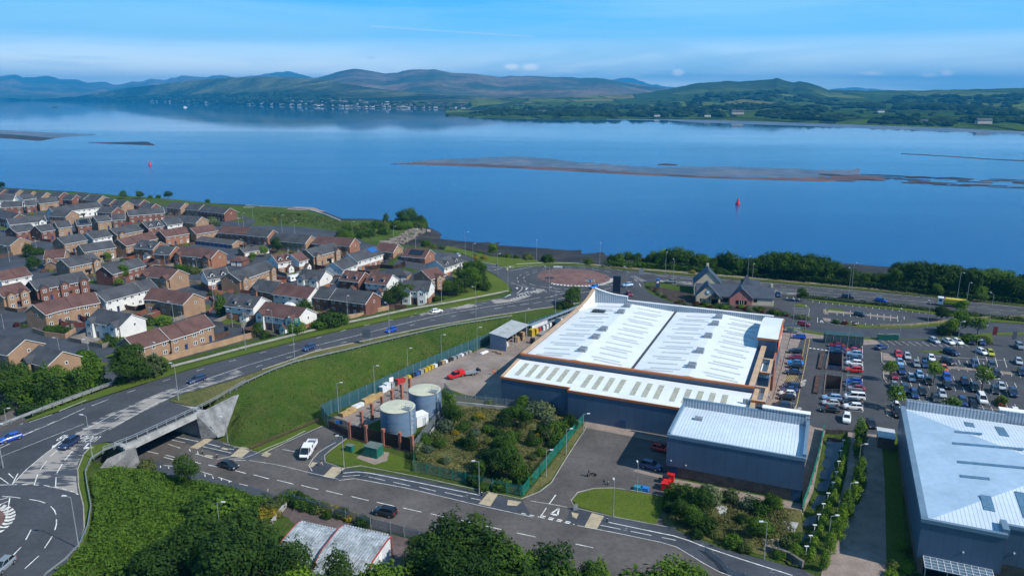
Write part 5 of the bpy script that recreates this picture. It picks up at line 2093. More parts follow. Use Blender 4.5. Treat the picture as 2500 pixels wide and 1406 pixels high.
m.build('brick_wall',brick_pier,st)
m=MB()
m.box(57.41,59.9,24.0,30.5,0,4.2)
m.build('lobby_glazing',glass,st)
m=MB()
m.box(57.42,60.1,24.0,30.9,4.21,4.5)
m.build('lobby_roof',clad_in,st)
# two smaller towers with sunken white tops
for b0_,b1_,a1_ in((12.8,23.2,60.0),(-6.0,2.9,60.6)):
 m=MB()
 m.box(57.41,a1_,b0_,b1_,5.6,7.7)
 m.build('tower_wall',clad,st)
 m=MB()
 m.box(57.41,a1_-0.05,b0_+0.05,b1_-0.05,0,5.58)
 m.build('brick_wall',brick_tan,st)
 m=MB()
 for x0,x1,y0,y1 in((56.0,a1_+0.1,b0_-0.1,b0_+0.45),(56.0,a1_+0.1,b1_-0.45,b1_+0.1),(a1_-0.5,a1_+0.1,b0_+0.46,b1_-0.46)):
  m.box(x0,x1,y0,y1,7.72,9.0)
 m.build('tower_parapet',clad_in,st)
 m=MB()
 for x0,x1,y0,y1 in((57.76,a1_+0.2,b0_-0.2,b0_+0.5),(57.76,a1_+0.2,b1_-0.5,b1_+0.2),(a1_-0.55,a1_+0.2,b0_+0.51,b1_-0.51)):
  m.box(x0,x1,y0,y1,9.01,9.16)
 m.build('parapet_cap',orange_cap,st)
 m=MB()
 m.box(57.76,a1_+0.22,b0_-0.3,b0_-0.21,8.7,9.17)
 m.build('orange_trim',orange,st)
 m=MB()
 m.box(57.6,a1_-0.51,b0_+0.46,b1_-0.46,7.72,7.8)
 m.build('tower_roof',sign_white,st)
m=MB()
m.box(30.0,31.3,-12.86,-12.7,0,2.2)
m.build('door',door_blue,st)
m=MB()
m.box(16.99,17.12,-4,-1,0,0.1)

# ---- the smaller unit in front
s2=thing('retail_unit','flat roofed blue grey retail unit with pale corrugated roof and brown brick base','building',(*bw(44.3,-31.2),0),BRZ)
m=MB()
m.box(0,25.8,0,16.8,2.5,8.6)
m.build('wall',clad,s2)
m=MB()
m.box(0.35,25.5,0.35,16.5,0,2.49)
m.build('brick_base',brick_dark,s2)
m=MB()
m.add([(0.3,0.3,8.72),(25.5,0.3,8.72),(25.5,8.0,9.0),(0.3,8.0,9.0),(0.3,16.5,8.7),(25.5,16.5,8.7)],[(0,1,2,3),(3,2,5,4)])
m.build('roof',roof_white2,s2)
m=MB()
m.box(0.0,25.8,16.4,16.8,8.61,10.5)
m.box(16.5,25.8,16.81,17.2,8.61,11.2)
m.build('rear_parapet',clad_in,s2)
m=MB()
m.box(-0.1,25.9,-0.1,0.32,8.61,9.3)
m.box(-0.1,0.45,0.33,16.39,8.61,9.6)
m.box(25.25,25.9,0.33,16.39,8.61,9.9)
m.box(-0.1,16.4,16.35,16.9,10.51,10.62)
m.build('coping',coping,s2)
m=MB()
m.box(16.4,25.9,16.35,17.9,11.21,11.36)
m.build('canopy_top',sign_white,s2)
for x in(0.7,23.9):
 m=MB()
 m.box(x,x+1.7,0.24,0.34,0,2.3)
 m.build('door',door_blue,s2)
m=MB()
m.box(3.6,5.2,9.6,10.8,8.9,9.5)
m.build('roof_ventilator',vent_m,s2)
for x in(0.9,3.9):
 m=MB()
 m.box(x,x+0.2,-0.2,0.0,3.6-(x-0.9)*0.15,3.85-(x-0.9)*0.15)
 m.build('wall_lamp',lamp_pale,s2)

# ---- large unit at the right edge with the hipped roof
s3=thing('retail_unit','large blue grey retail unit at the right edge with hipped pale roof and glass canopy','building',(*bw(88.0,-46.8),0),BRZ)
FW=46
m=MB()
m.prism([(0,0),(11.5,0),(11.5,3.2),(FW,3.2),(FW,48.4),(0,48.4)],3.0,9.3)
m.build('wall',clad,s3)
m=MB()
m.prism([(0.3,0.3),(11.2,0.3),(11.2,3.5),(FW-0.3,3.5),(FW-0.3,48.1),(0.3,48.1)],0,2.99)
m.build('brick_base',brick_dark,s3)
m=MB()
hz=11.4
m.add([(0.5,0.4,9.35),(0.5,48.0,9.35),(24,24.2,hz)],[(0,2,1)])
m.build('roof_plane',mat('pale_blue_sheet_roof',(0.36,0.50,0.64),0.45,0.06,0.1,fine=0.05,fscale=0.8),s3)
m=MB()
m.add([(0.5,0.4,9.35),(11.0,0.4,9.35),(11.0,3.7,9.63),(FW,3.7,9.63),(FW,24.2,hz),(24,24.2,hz),(0.5,48.0,9.35),(FW,48.0,9.35)],[(0,1,2,3,4,5),(5,4,7,6)])
m.build('roof_plane',roof_white2,s3)
m=MB()
m.box(-0.15,0.85,0.5,48.4,9.31,10.0)
m.box(-0.15,11.6,-0.15,0.49,9.31,9.95)
m.box(11.0,11.9,0.5,3.6,9.31,10.5)
m.box(11.91,FW,3.1,3.7,9.31,9.95)
m.box(0.86,19,48.3,48.6,11.3,11.42)
m.build('coping',coping,s3)
m=MB()
m.box(0.86,19,47.9,48.4,9.31,11.3)
m.box(18,FW,48.41,48.9,9.31,11.9)
m.build('rear_parapet',clad_in,s3)
m=MB()
m.box(18,FW,48.3,50.1,11.91,12.05)
m.build('canopy_top',sign_white,s3)
hipz=lambda a,b:9.36+(hz-9.35)*min(a-0.5,b-0.4,48-b)/23.7
for a_,b_,l_ in((11.2,37.5,4.6),(13.6,31.8,11.5),(13.2,23.6,11.0),(9.6,17.8,4.4)):
 m=MB()
 x0,x1=a_-l_/2,a_+l_/2
 if b_>20 or True:
  z0=9.38+(hz-9.35)*(x0-0.5)/23.7
  z1=9.38+(hz-9.35)*(x1-0.5)/23.7
 m.add([(x0,b_-0.45,z0),(x1,b_-0.45,z1),(x1,b_+0.45,z1),(x0,b_+0.45,z0),(x0,b_-0.45,z0+.08),(x1,b_-0.45,z1+.08),(x1,b_+0.45,z1+.08),(x0,b_+0.45,z0+.08)],
  [(4,5,6,7),(0,1,5,4),(1,2,6,5),(2,3,7,6),(3,0,4,7)])
 m.build('rooflight',rooflight_b,s3)
for a_,b0_,b1_ in((12.2,41.9,44.6),(17.6,39.0,44.6),(23.4,33.5,44.6),(29,28,44.6),(10.2,6.8,11.2),(15.6,6.5,14.2),(21.4,6.5,17.5),(27,6.5,19)):
 m=MB()
 f=(lambda b:9.38+(hz-9.35)*(48-b)/23.8)if b0_>24 else(lambda b:9.38+(hz-9.35)*(b-0.4)/23.8)
 m.prism([(a_-0.8,b0_),(a_+0.8,b0_),(a_+0.8,b1_),(a_-0.8,b1_)],[f(b0_),f(b0_),f(b1_),f(b1_)],[f(b0_)+.08,f(b0_)+.08,f(b1_)+.08,f(b1_)+.08])
 m.build('rooflight',rooflight_b,s3)
# glazed canopy and dark glazing on the front
cg=mat('canopy_glass',(0.10,0.17,0.24),0.1,0.1,1,spec=0.8)
m=MB()
m.box(0.9,10.4,-3.4,-0.03,3.35,3.42)
cgo=m.build('glass_canopy',cg,s3)
m=MB()
for k in range(11):
 m.box(0.85+k*0.95,0.93+k*0.95,-3.45,-0.03,3.43,3.5)
for k in range(5):
 m.box(0.85,10.43,-3.45+k*0.83,-3.38+k*0.83,3.505,3.56)
m.build('canopy_frame',lamp_pale,cgo)
m=MB()
for x in(1.0,4.0,7.2,10.2):
 m.tube((x,-3.2,0),(x,-3.2,3.34),0.09,6)
m.build('canopy_post',steel,cgo)
m=MB()
m.box(1.2,10.3,0.22,0.32,0,2.9)
m.build('shop_window',glass,s3)
for x,y,z in((6.1,-0.2,5.4),(13.5,3.0,5.2)):
 m=MB()
 m.box(x,x+0.22,y,y+0.2,z,z+0.22)
 m.build('wall_lamp',lamp_pale,s3)
m=MB()
m.box(-3.6,-0.4,46.5,51.5,0,2.6)
m.build('lean_to_store',brick_dark,s3)
m=MB()
m.box(-3.8,-0.2,46.3,51.7,2.61,2.75)
m.build('lean_to_roof',rooflight,s3)

# ---- yard shed (open fronted)
sh_o=P(1197,852)
sx=P(1232,858)
sy=P(1281,828)
dx_=Vector((sx[0]-sh_o[0],sx[1]-sh_o[1]))
du=dx_.normalized()
sh=thing('storage_shed','open sided grey steel storage shed with sloping roof in the builders yard','shed',(*sh_o,0.03),math.atan2(du.y,du.x))
shed_clad=mat('shed_cladding',(0.20,0.26,0.34),0.5,0.06,0.4)
shed_roof=mat('shed_roof_sheet',(0.40,0.43,0.44),0.5,0.08,0.4)
stripes(shed_clad,0.3,0.2,axis=0)
stripes(shed_roof,0.45,0.3,axis=1,width=0.25)
sw,sl_=5.4,14.5
m=MB()
m.prism([(0,0),(sw,0),(sw,0.15),(0,0.15)],0.0,[5.0,4.4,4.4,5.0])
m.prism([(0,0.16),(0.15,0.16),(0.15,sl_),(0,sl_)],0.0,[4.98,4.96,4.96,4.98])
m.prism([(0,sl_+0.01),(sw,sl_+0.01),(sw,sl_+0.15),(0,sl_+0.15)],0.0,[5.0,4.4,4.4,5.0])
m.build('wall',shed_clad,sh)
m=MB()
m.prism([(-0.3,-0.3),(sw+0.6,-0.3),(sw+0.6,sl_+0.4),(-0.3,sl_+0.4)],[5.04,4.36,4.36,5.04],[5.16,4.48,4.48,5.16])
m.build('roof',shed_roof,sh)
for y in(3.2,6.8,10.4):
 m=MB()
 m.prism([(1.4,y-0.45),(3.9,y-0.45),(3.9,y+0.45),(1.4,y+0.45)],[4.98,4.70,4.70,4.98],[5.05,4.77,4.77,5.05])
 m.build('rooflight',rooflight_y,sh)
for y in(4.6,6.6,sl_-0.6):
 m=MB()
 m.box(sw-0.15,sw,y,y+0.15,0,4.36)
 m.build('post',lamp_pale,sh)

# ---- the two tanks
tank_m=mat('tank_cladding',(0.16,0.24,0.35),0.45,0.06,0.5,metal=0.2)
stripes(tank_m,0.9,0.0)
tank_top=mat('tank_roof',(0.52,0.52,0.40),0.7,0.08,0.3)

def tank(cxp,top_y,zt,rpx,label):
 x,y=P(cxp,top_y,zt)
 r_=rpx
 tk=thing('storage_tank',label,'tank',(x,y,0.03),R(-20))
 m=MB()
 n=40
 m.tube((0,0,0),(0,0,zt-0.1),r_,n,cap=False)
 m.build('tank_wall',tank_m,tk,smooth=True)
 m=MB()
 ring_=[(r_*0.985*math.cos(2*math.pi*k/n),r_*0.985*math.sin(2*math.pi*k/n))for k in range(n)]
 m.add([(a,b,zt-0.02)for a,b in ring_]+[(0,0,zt+0.3)],[(k,(k+1)%n,n)for k in range(n)])
 m.build('tank_roof',tank_top,tk)
 for z in(zt*0.27,zt*0.62,zt-0.1):
  m=MB()
  for k in range(n):
   a0,a1=2*math.pi*k/n,2*math.pi*(k+1)/n
   m.tube((r_*1.005*math.cos(a0),r_*1.005*math.sin(a0),z),(r_*1.005*math.cos(a1),r_*1.005*math.sin(a1),z),0.045,4,cap=False)
  m.build('hoop',tank_m,tk)
 m=MB()
 lx,ly=r_*math.cos(R(-18)),r_*math.sin(R(-18))
 for s in(-0.28,0.28):
  m.tube((lx+0.25,ly+s,0.2),(lx+0.25,ly+s,zt+1.0),0.05,4)
 for k in range(int(zt/0.35)):
  m.tube((lx+0.25,ly-0.28,0.3+k*0.35),(lx+0.25,ly+0.28,0.3+k*0.35),0.03,4)
 for k in range(4):
  z=2+k*1.1
  for q in range(8):
   a0,a1=R(-100+q*25),R(-75+q*25)
   m.tube((lx+0.3+0.42*math.cos(a0),ly+0.42*math.sin(a0),z),(lx+0.3+0.42*math.cos(a1),ly+0.42*math.sin(a1),z),0.025,4,cap=False)
 m.build('ladder',lamp_pale,tk)
 m=MB()
 m.box(r_*0.45,r_*0.92,-1.6,0.2,zt+0.16,zt+0.26)
 for a_,b_ in((r_*0.45,-1.6),(r_*0.92,-1.6),(r_*0.92,0.2),(r_*0.45,0.2)):
  m.tube((a_,b_,zt+0.2),(a_,b_,zt+1.1),0.03,4)
 for z in(0.65,1.08):
  m.tube((r_*0.45,-1.6,zt+z),(r_*0.92,-1.6,zt+z),0.03,4)
  m.tube((r_*0.45,0.2,zt+z),(r_*0.92,0.2,zt+z),0.03,4)
  m.tube((r_*0.92,-1.6,zt+z),(r_*0.92,0.2,zt+z),0.03,4)
 m.build('roof_platform',vent_m,tk)
 return tk

tank(971,992,6.0,4.05,'blue grey round steel tank with pale domed top, the nearer of the two')
tank(1037,951,6.0,3.95,'blue grey round steel tank with pale domed top, the farther of the two')
m=MB()
ph=thing('plant_kiosk','white flat roofed plant cabin squeezed between the two round tanks','cabin',(*P(1025,1037),0.03),R(40))
m.box(-1.6,1.6,-1.3,1.3,0.15,2.8)
m.build('body',mat('white_panel',(0.68,0.70,0.72),0.5,0.05,1),ph)
m=MB()
m.box(-1.7,1.7,-1.4,1.4,2.81,2.92)
m.build('roof',sign_white,ph)
m=MB()
m.box(0.0,0.8,-1.35,-1.3,0.2,2.2)
m.build('door',clad_in,ph)

# ---- pub-restaurant beyond the warehouse
slate=mat('dark_slate',(0.055,0.07,0.10),0.6,0.1,0.6,fine=0.12,fscale=3)
cream=mat('cream_render',(0.55,0.48,0.35),0.85,0.06,0.6)
pinkb=mat('pink_brick',(0.42,0.17,0.15),0.85,0.1,0.8,fine=0.12,fscale=5)
timber=mat('dark_timber',(0.07,0.045,0.03),0.7,0.15,2)
frame_w=mat('white_frame',(0.72,0.72,0.71),0.5,0.05,2)
po=P(1695,742)
pe=P(1892,752)
pd=Vector((pe[0]-po[0],pe[1]-po[1]))
PL=pd.length
prz=math.atan2(pd.y,pd.x)
pub=thing('restaurant','cream and pink brick restaurant with steep dark slate gables beyond the warehouse','building',(*po,0.05),prz)

def gable_block(par,x0,x1,y0,y1,ze,zr,axis,wall_m,roof_m,name='wall',ov=0.35,th=0.18):
 """walls with two gables and two roof slabs; axis = direction of the ridge"""
 m=MB()
 if axis=='x':
  ym=(y0+y1)/2
  m.add([(x0,y0,0),(x1,y0,0),(x1,y1,0),(x0,y1,0),(x0,y0,ze),(x1,y0,ze),(x1,y1,ze),(x0,y1,ze),(x0,ym,zr),(x1,ym,zr)],
   [(0,1,5,4),(2,3,7,6),(1,2,6,9,5),(3,0,4,8,7),(4,5,9,8),(6,7,8,9)])
 else:
  xm=(x0+x1)/2
  m.add([(x0,y0,0),(x1,y0,0),(x1,y1,0),(x0,y1,0),(x0,y0,ze),(x1,y0,ze),(x1,y1,ze),(x0,y1,ze),(xm,y0,zr),(xm,y1,zr)],
   [(1,2,6,5),(3,0,4,7),(0,1,5,8,4),(2,3,7,9,6),(4,8,9,7),(5,6,9,8)])
 o=m.build(name,wall_m,par)
 m=MB()
 if axis=='x':
  h=(y1-y0)/2
  s=(zr-ze)/h
  for sg in(-1,1):
   ye=(y0+y1)/2+sg*(h+ov)
   a=(x0-ov,ye,ze-s*ov+0.03)
   b=(x1+ov,ye,ze-s*ov+0.03)
   c=(x1+ov,(y0+y1)/2,zr+0.03)
   d=(x0-ov,(y0+y1)/2,zr+0.03)
   up=[(p[0],p[1],p[2]+th)for p in(a,b,c,d)]
   m.add([a,b,c,d]+up,[(4,5,6,7),(3,2,1,0),(0,1,5,4),(1,2,6,5),(3,0,4,7)])
 else:
  h=(x1-x0)/2
  s=(zr-ze)/h
  for sg in(-1,1):
   xe=(x0+x1)/2+sg*(h+ov)
   a=(xe,y0-ov,ze-s*ov+0.03)
   b=(xe,y1+ov,ze-s*ov+0.03)
   c=((x0+x1)/2,y1+ov,zr+0.03)
   d=((x0+x1)/2,y0-ov,zr+0.03)
   up=[(p[0],p[1],p[2]+th)for p in(a,b,c,d)]
   m.add([a,b,c,d]+up,[(4,5,6,7),(3,2,1,0),(0,1,5,4),(1,2,6,5),(3,0,4,7)])
 m.build('roof',roof_m,par)
 return o

gable_block(pub,0.8,PL-0.2,2.2,10.5,2.9,6.2,'x',cream,slate)
gable_block(pub,0.6,8.6,0.0,7.0,3.3,7.2,'y',cream,slate)
gable_block(pub,12.6,20.6,0.6,7.0,2.7,6.3,'y',pinkb,slate,'brick_wing')
gable_block(pub,0.4,10.4,14.0,23.0,4.4,9.4,'y',cream,slate)
gable_block(pub,18.0,24.0,10.6,18.0,2.9,6.6,'x',cream,slate)
m=MB()
m.add([(16.6,10.8,3.2),(22.4,10.8,3.2),(22.4,16.4,3.2),(16.6,16.4,3.2),(19.5,13.6,9.0)],[(0,1,4),(1,2,4),(2,3,4),(3,0,4)])
m.build('spire_roof',slate,pub)
m=MB()
m.prism([(5.0,-1.6),(9.4,-1.6),(9.4,0.2),(5.0,0.2)],0,0.1)
for x in(5.2,9.2):
 m.box(x-0.12,x+0.12,-1.5,-1.26,0.1,2.6)
m.tube((5.0,-1.5,2.6),(7.2,-1.5,4.6),0.14,4)
m.tube((9.4,-1.5,2.6),(7.2,-1.5,4.6),0.14,4)
m.tube((5.0,-1.5,2.6),(9.4,-1.5,2.6),0.12,4)
m.tube((7.2,-1.5,2.6),(7.2,-1.5,4.6),0.1,4)
m.build('porch_frame',timber,pub)
m=MB()
for s in(-1,1):
 m.add([(7.2,-1.9,4.75),(7.2,0.0,4.75),(7.2+s*2.6,0.0,2.45),(7.2+s*2.6,-1.9,2.45),(7.2,-1.9,4.88),(7.2,0.0,4.88),(7.2+s*2.6,0.0,2.58),(7.2+s*2.6,-1.9,2.58)],[(0,1,2,3),(4,7,6,5),(0,3,7,4)])
m.build('porch_roof',slate,pub)
m=MB()
m.box(2.0,3.9,-0.06,0.0,1.1,2.2)
m.box(14.8,18.6,0.54,0.6,0.6,2.0)
m.box(9.5,12.2,2.14,2.2,0.6,2.3)
m.box(21.2,22.4,2.14,2.2,1.2,2.2)
m.box(6.0,8.4,-0.06,0.0,0.0,2.3)
m.build('window',glass,pub)
m=MB()
for x in(2.6,3.3):
 m.box(x,x+0.1,-0.1,-0.061,1.1,2.2)
for x in(15.9,16.7,17.5):
 m.box(x,x+0.14,0.5,0.539,0.6,2.0)
m.build('window_bars',frame_w,pub)
m=MB()
m.tube((4.6,-0.14,4.7),(4.6,0.0,4.7),0.85,20)
cs=m.build('round_sign',mat('round_sign_blue',(0.12,0.22,0.38),0.5,0.05,2),pub)
m=MB()
m.tube((4.6,-0.18,4.7),(4.6,-0.15,4.7),0.55,16)
m.build('sign_face',frame_w,cs)
m=MB()
m.box(PL-1.2,PL-0.4,5.9,6.8,5.8,7.2)
m.box(5.0,5.9,22.2,23.1,9.0,10.5)
m.build('chimney',cream,pub)
m=MB()
m.box(10.8,14.6,12.2,14.0,2.4,4.4)
m.box(10.5,17,10.9,16.0,2.2,2.6)
m.build('roof_plant',frame_w,pub)

# ---- corrugated sheds of the works yard at the bottom
ws=thing('workshop','grey white corrugated workshop with red edging and cranked roof in the reddish yard','building',(*P(948,1440,0),0.05),0)
WA=Vector(P(786,1385,4.2))
# local frame: x along the ridge (left to right), y away from the camera
w1=Vector(P(831,1289,5.6))
w2=Vector(P(945,1315,5.6))
wd=(w2-w1)
wl_=wd.length
wu=wd.normalized()
wn=Vector((-wu.y,wu.x))
ws.location=(w1.x-wn.x*8.6,w1.y-wn.y*8.6,0.05)
ws.rotation_euler=(0,0,math.atan2(wu.y,wu.x))
wclad=mat('white_corrugated_sheet',(0.60,0.65,0.70),0.5,0.06,0.6)
stripes(wclad,0.35,0.25,axis=1,width=0.3)
wroof=mat('weathered_corrugated_roof',(0.40,0.44,0.47),0.5,0.2,0.5,fine=0.2,fscale=2)
stripes(wroof,0.5,0.35,axis=0,width=0.25)
red_trim=mat('red_trim',(0.36,0.06,0.05),0.6,0.1,1)
prof=[(0,2.6),(0,2.6),(3.6,4.6),(8.4,5.5),(9.6,5.35),(9.6,0)]

def cranked(par,x0,x1,prof,nm='x'):
 n=len(prof)
 m=MB()
 pts=[(0,0)]+[p for p in prof[1:]]
 vs=[(x0,y,z)for y,z in pts]+[(x1,y,z)for y,z in pts]
 k=len(pts)
 m.add(vs,[tuple(range(k)),tuple(range(2*k-1,k-1,-1)),(0,1,k+1,k),(k-2,k-1,2*k-1,2*k-2)])
 m.build('wall',wclad,par)
 m=MB()
 rp=[(-0.25,2.5)]+prof[2:5]
 for(ya,za),(yb,zb)in zip(rp,rp[1:]):
  m.add([(x0-0.15,ya,za+0.03),(x1+0.15,ya,za+0.03),(x1+0.15,yb,zb+0.03),(x0-0.15,yb,zb+0.03),
   (x0-0.15,ya,za+0.11),(x1+0.15,ya,za+0.11),(x1+0.15,yb,zb+0.11),(x0-0.15,yb,zb+0.11)],[(4,5,6,7),(0,1,5,4)])
 m.build('roof',wroof,par)
 m=MB()
 for x in(x0-0.2,x1+0.2):
  for(ya,za),(yb,zb)in zip(rp,rp[1:]):
   m.tube((x,ya,za+0.05),(x,yb,zb+0.05),0.13,4)
  m.tube((x,rp[-1][0]+0.02,rp[-1][1]),(x,rp[-1][0]+0.02,0),0.1,4)
 m.tube((x0,-0.3,2.55),(x1,-0.3,2.55),0.12,4)
 m.build('red_edging',red_trim,par)
 m=MB()
 kx=int((x1-x0)/0.5)
 for i in range(kx):
  m.box(x0+i*0.5,x0+i*0.5+0.3,rp[-1][0]-0.05,rp[-1][0]+0.3,rp[-1][1]+0.02,rp[-1][1]+0.22)
 m.build('ridge_cap',wroof,par)

cranked(ws,0,wl_,prof)
m=MB()
m.box(wl_+0.02,wl_+0.08,5.8,6.7,3.0,4.3)
m.build('skylight_panel',sign_white,ws)
ws2=thing('workshop','smaller corrugated workshop with red edging joined to the left of the larger one','building',(0,0,0),0)
ws2.location=(w1.x-wn.x*7.4-wu.x*8.3,w1.y-wn.y*7.4-wu.y*8.3,0.05)
ws2.rotation_euler=ws.rotation_euler
cranked(ws2,0,7.9,[(0,2.0),(0,2.0),(3.2,3.9),(7.0,4.6),(8.0,4.5),(8.0,0)])
# ================================================================ houses of the estate
win_glass=mat('window_glass',(0.03,0.04,0.055),0.12,0.1,1,spec=0.7,obj=True)
r_dark=mat('dark_roof_tile',(0.062,0.066,0.075),0.85,0.16,0.25,fine=0.16,fscale=4)
r_brown=mat('brown_roof_tile',(0.112,0.060,0.053),0.85,0.14,0.25,fine=0.16,fscale=4)
r_grey=mat('grey_roof_tile',(0.085,0.082,0.085),0.85,0.16,0.25,fine=0.16,fscale=4)
h_tan=mat('tan_house_brick',(0.30,0.195,0.125),0.9,0.08,0.3,fine=0.12,fscale=6)
h_red=mat('red_house_brick',(0.175,0.078,0.058),0.9,0.1,0.3,fine=0.14,fscale=6)
h_white=mat('white_render',(0.66,0.66,0.64),0.85,0.06,0.3,fine=0.04,fscale=2)
h_orange=mat('orange_house_brick',(0.27,0.13,0.08),0.9,0.08,0.3,fine=0.12,fscale=6)
door_w=mat('white_door',(0.70,0.70,0.70),0.5,0.05,1,obj=True)
door_n=mat('navy_door',(0.03,0.05,0.14),0.5,0.05,1,obj=True)
solar_m=mat('solar_panel',(0.012,0.018,0.03),0.15,0.1,1,spec=0.7)
solar_b=mat('blue_solar_panel',(0.03,0.12,0.35),0.15,0.1,1,spec=0.7)
WALLS={'t':(h_tan,'tan brick'),'r':(h_red,'red brick'),'w':(h_white,'white rendered'),'o':(h_orange,'orange brick')}
ROOFS={'d':(r_dark,'dark roof'),'b':(r_brown,'brown roof'),'g':(r_grey,'grey roof')}
HM={}

def shared(key,mb,mats):
 if key not in HM:
  o=mb.build(key,mats)
  HM[key]=o.data
  bpy.data.objects.remove(o)
 return HM[key]

def put(name,me_,par,loc_,rz=0.0,sc_=None):
 o=bpy.data.objects.new(name,me_)
 COL.objects.link(o)
 o.parent=par
 o.location=loc_
 o.rotation_euler=(0,0,rz)
 if sc_:
  o.scale=sc_
 return o

_w=MB()
_w.box(-0.65,0.65,-0.05,0.03,-0.6,0.6,0)
for a in(-0.28,0.33):
 _w.box(a-0.24,a+0.2,-0.06,-0.051,-0.5,0.5,1)
WIN=shared('window',_w,[frame_w,win_glass])
_w=MB()
_w.box(-0.4,0.4,-0.05,0.03,-0.45,0.45,0)
_w.box(-0.28,0.28,-0.06,-0.051,-0.33,0.33,1)
WINS=shared('small_window',_w,[frame_w,win_glass])
_w=MB()
_w.box(-0.5,0.5,-0.05,0.03,0,2.1,0)
_w.box(-0.25,0.25,-0.06,-0.051,1.2,1.8,1)
DOOR=shared('door',_w,[door_w,win_glass])
DOORN=shared('navy_door',_w,[door_n,win_glass])
_w=MB()
_w.add([(-0.8,0,0),(0.8,0,0),(0.8,0,0.95),(0,0,1.65),(-0.8,0,0.95),(-0.8,2.0,0.2),(0.8,2.0,0.2),(0.8,1.6,0.95),(0,2.6,1.65),(-0.8,1.6,0.95)],
 [(0,1,2,3,4),(1,7,2),(4,9,0)],0)
_w.box(-0.5,0.5,-0.04,-0.01,0.1,0.95,1)
DORM=shared('dormer',_w,[frame_w,win_glass])
_w=MB()
for s in(-1,1):
 _w.add([(0,-0.25,1.78),(0,2.9,1.78),(s*1.05,2.0,0.85),(s*1.05,-0.25,0.85),(0,-0.25,1.66),(s*1.05,-0.25,0.73)],[(0,1,2,3),(0,3,5,4)])
DORMR={k:shared('dormer_roof_'+k,_w,[v[0]])for k,v in ROOFS.items()}
HCOUNT=[]
fence_wood_=mat('dark_fence_boards',(0.10,0.06,0.045),0.85,0.2,0.6)
fence_red_=mat('red_fence_boards',(0.19,0.07,0.05),0.85,0.15,0.6)
fence_grey_=mat('grey_fence_boards',(0.20,0.18,0.16),0.85,0.15,0.6)

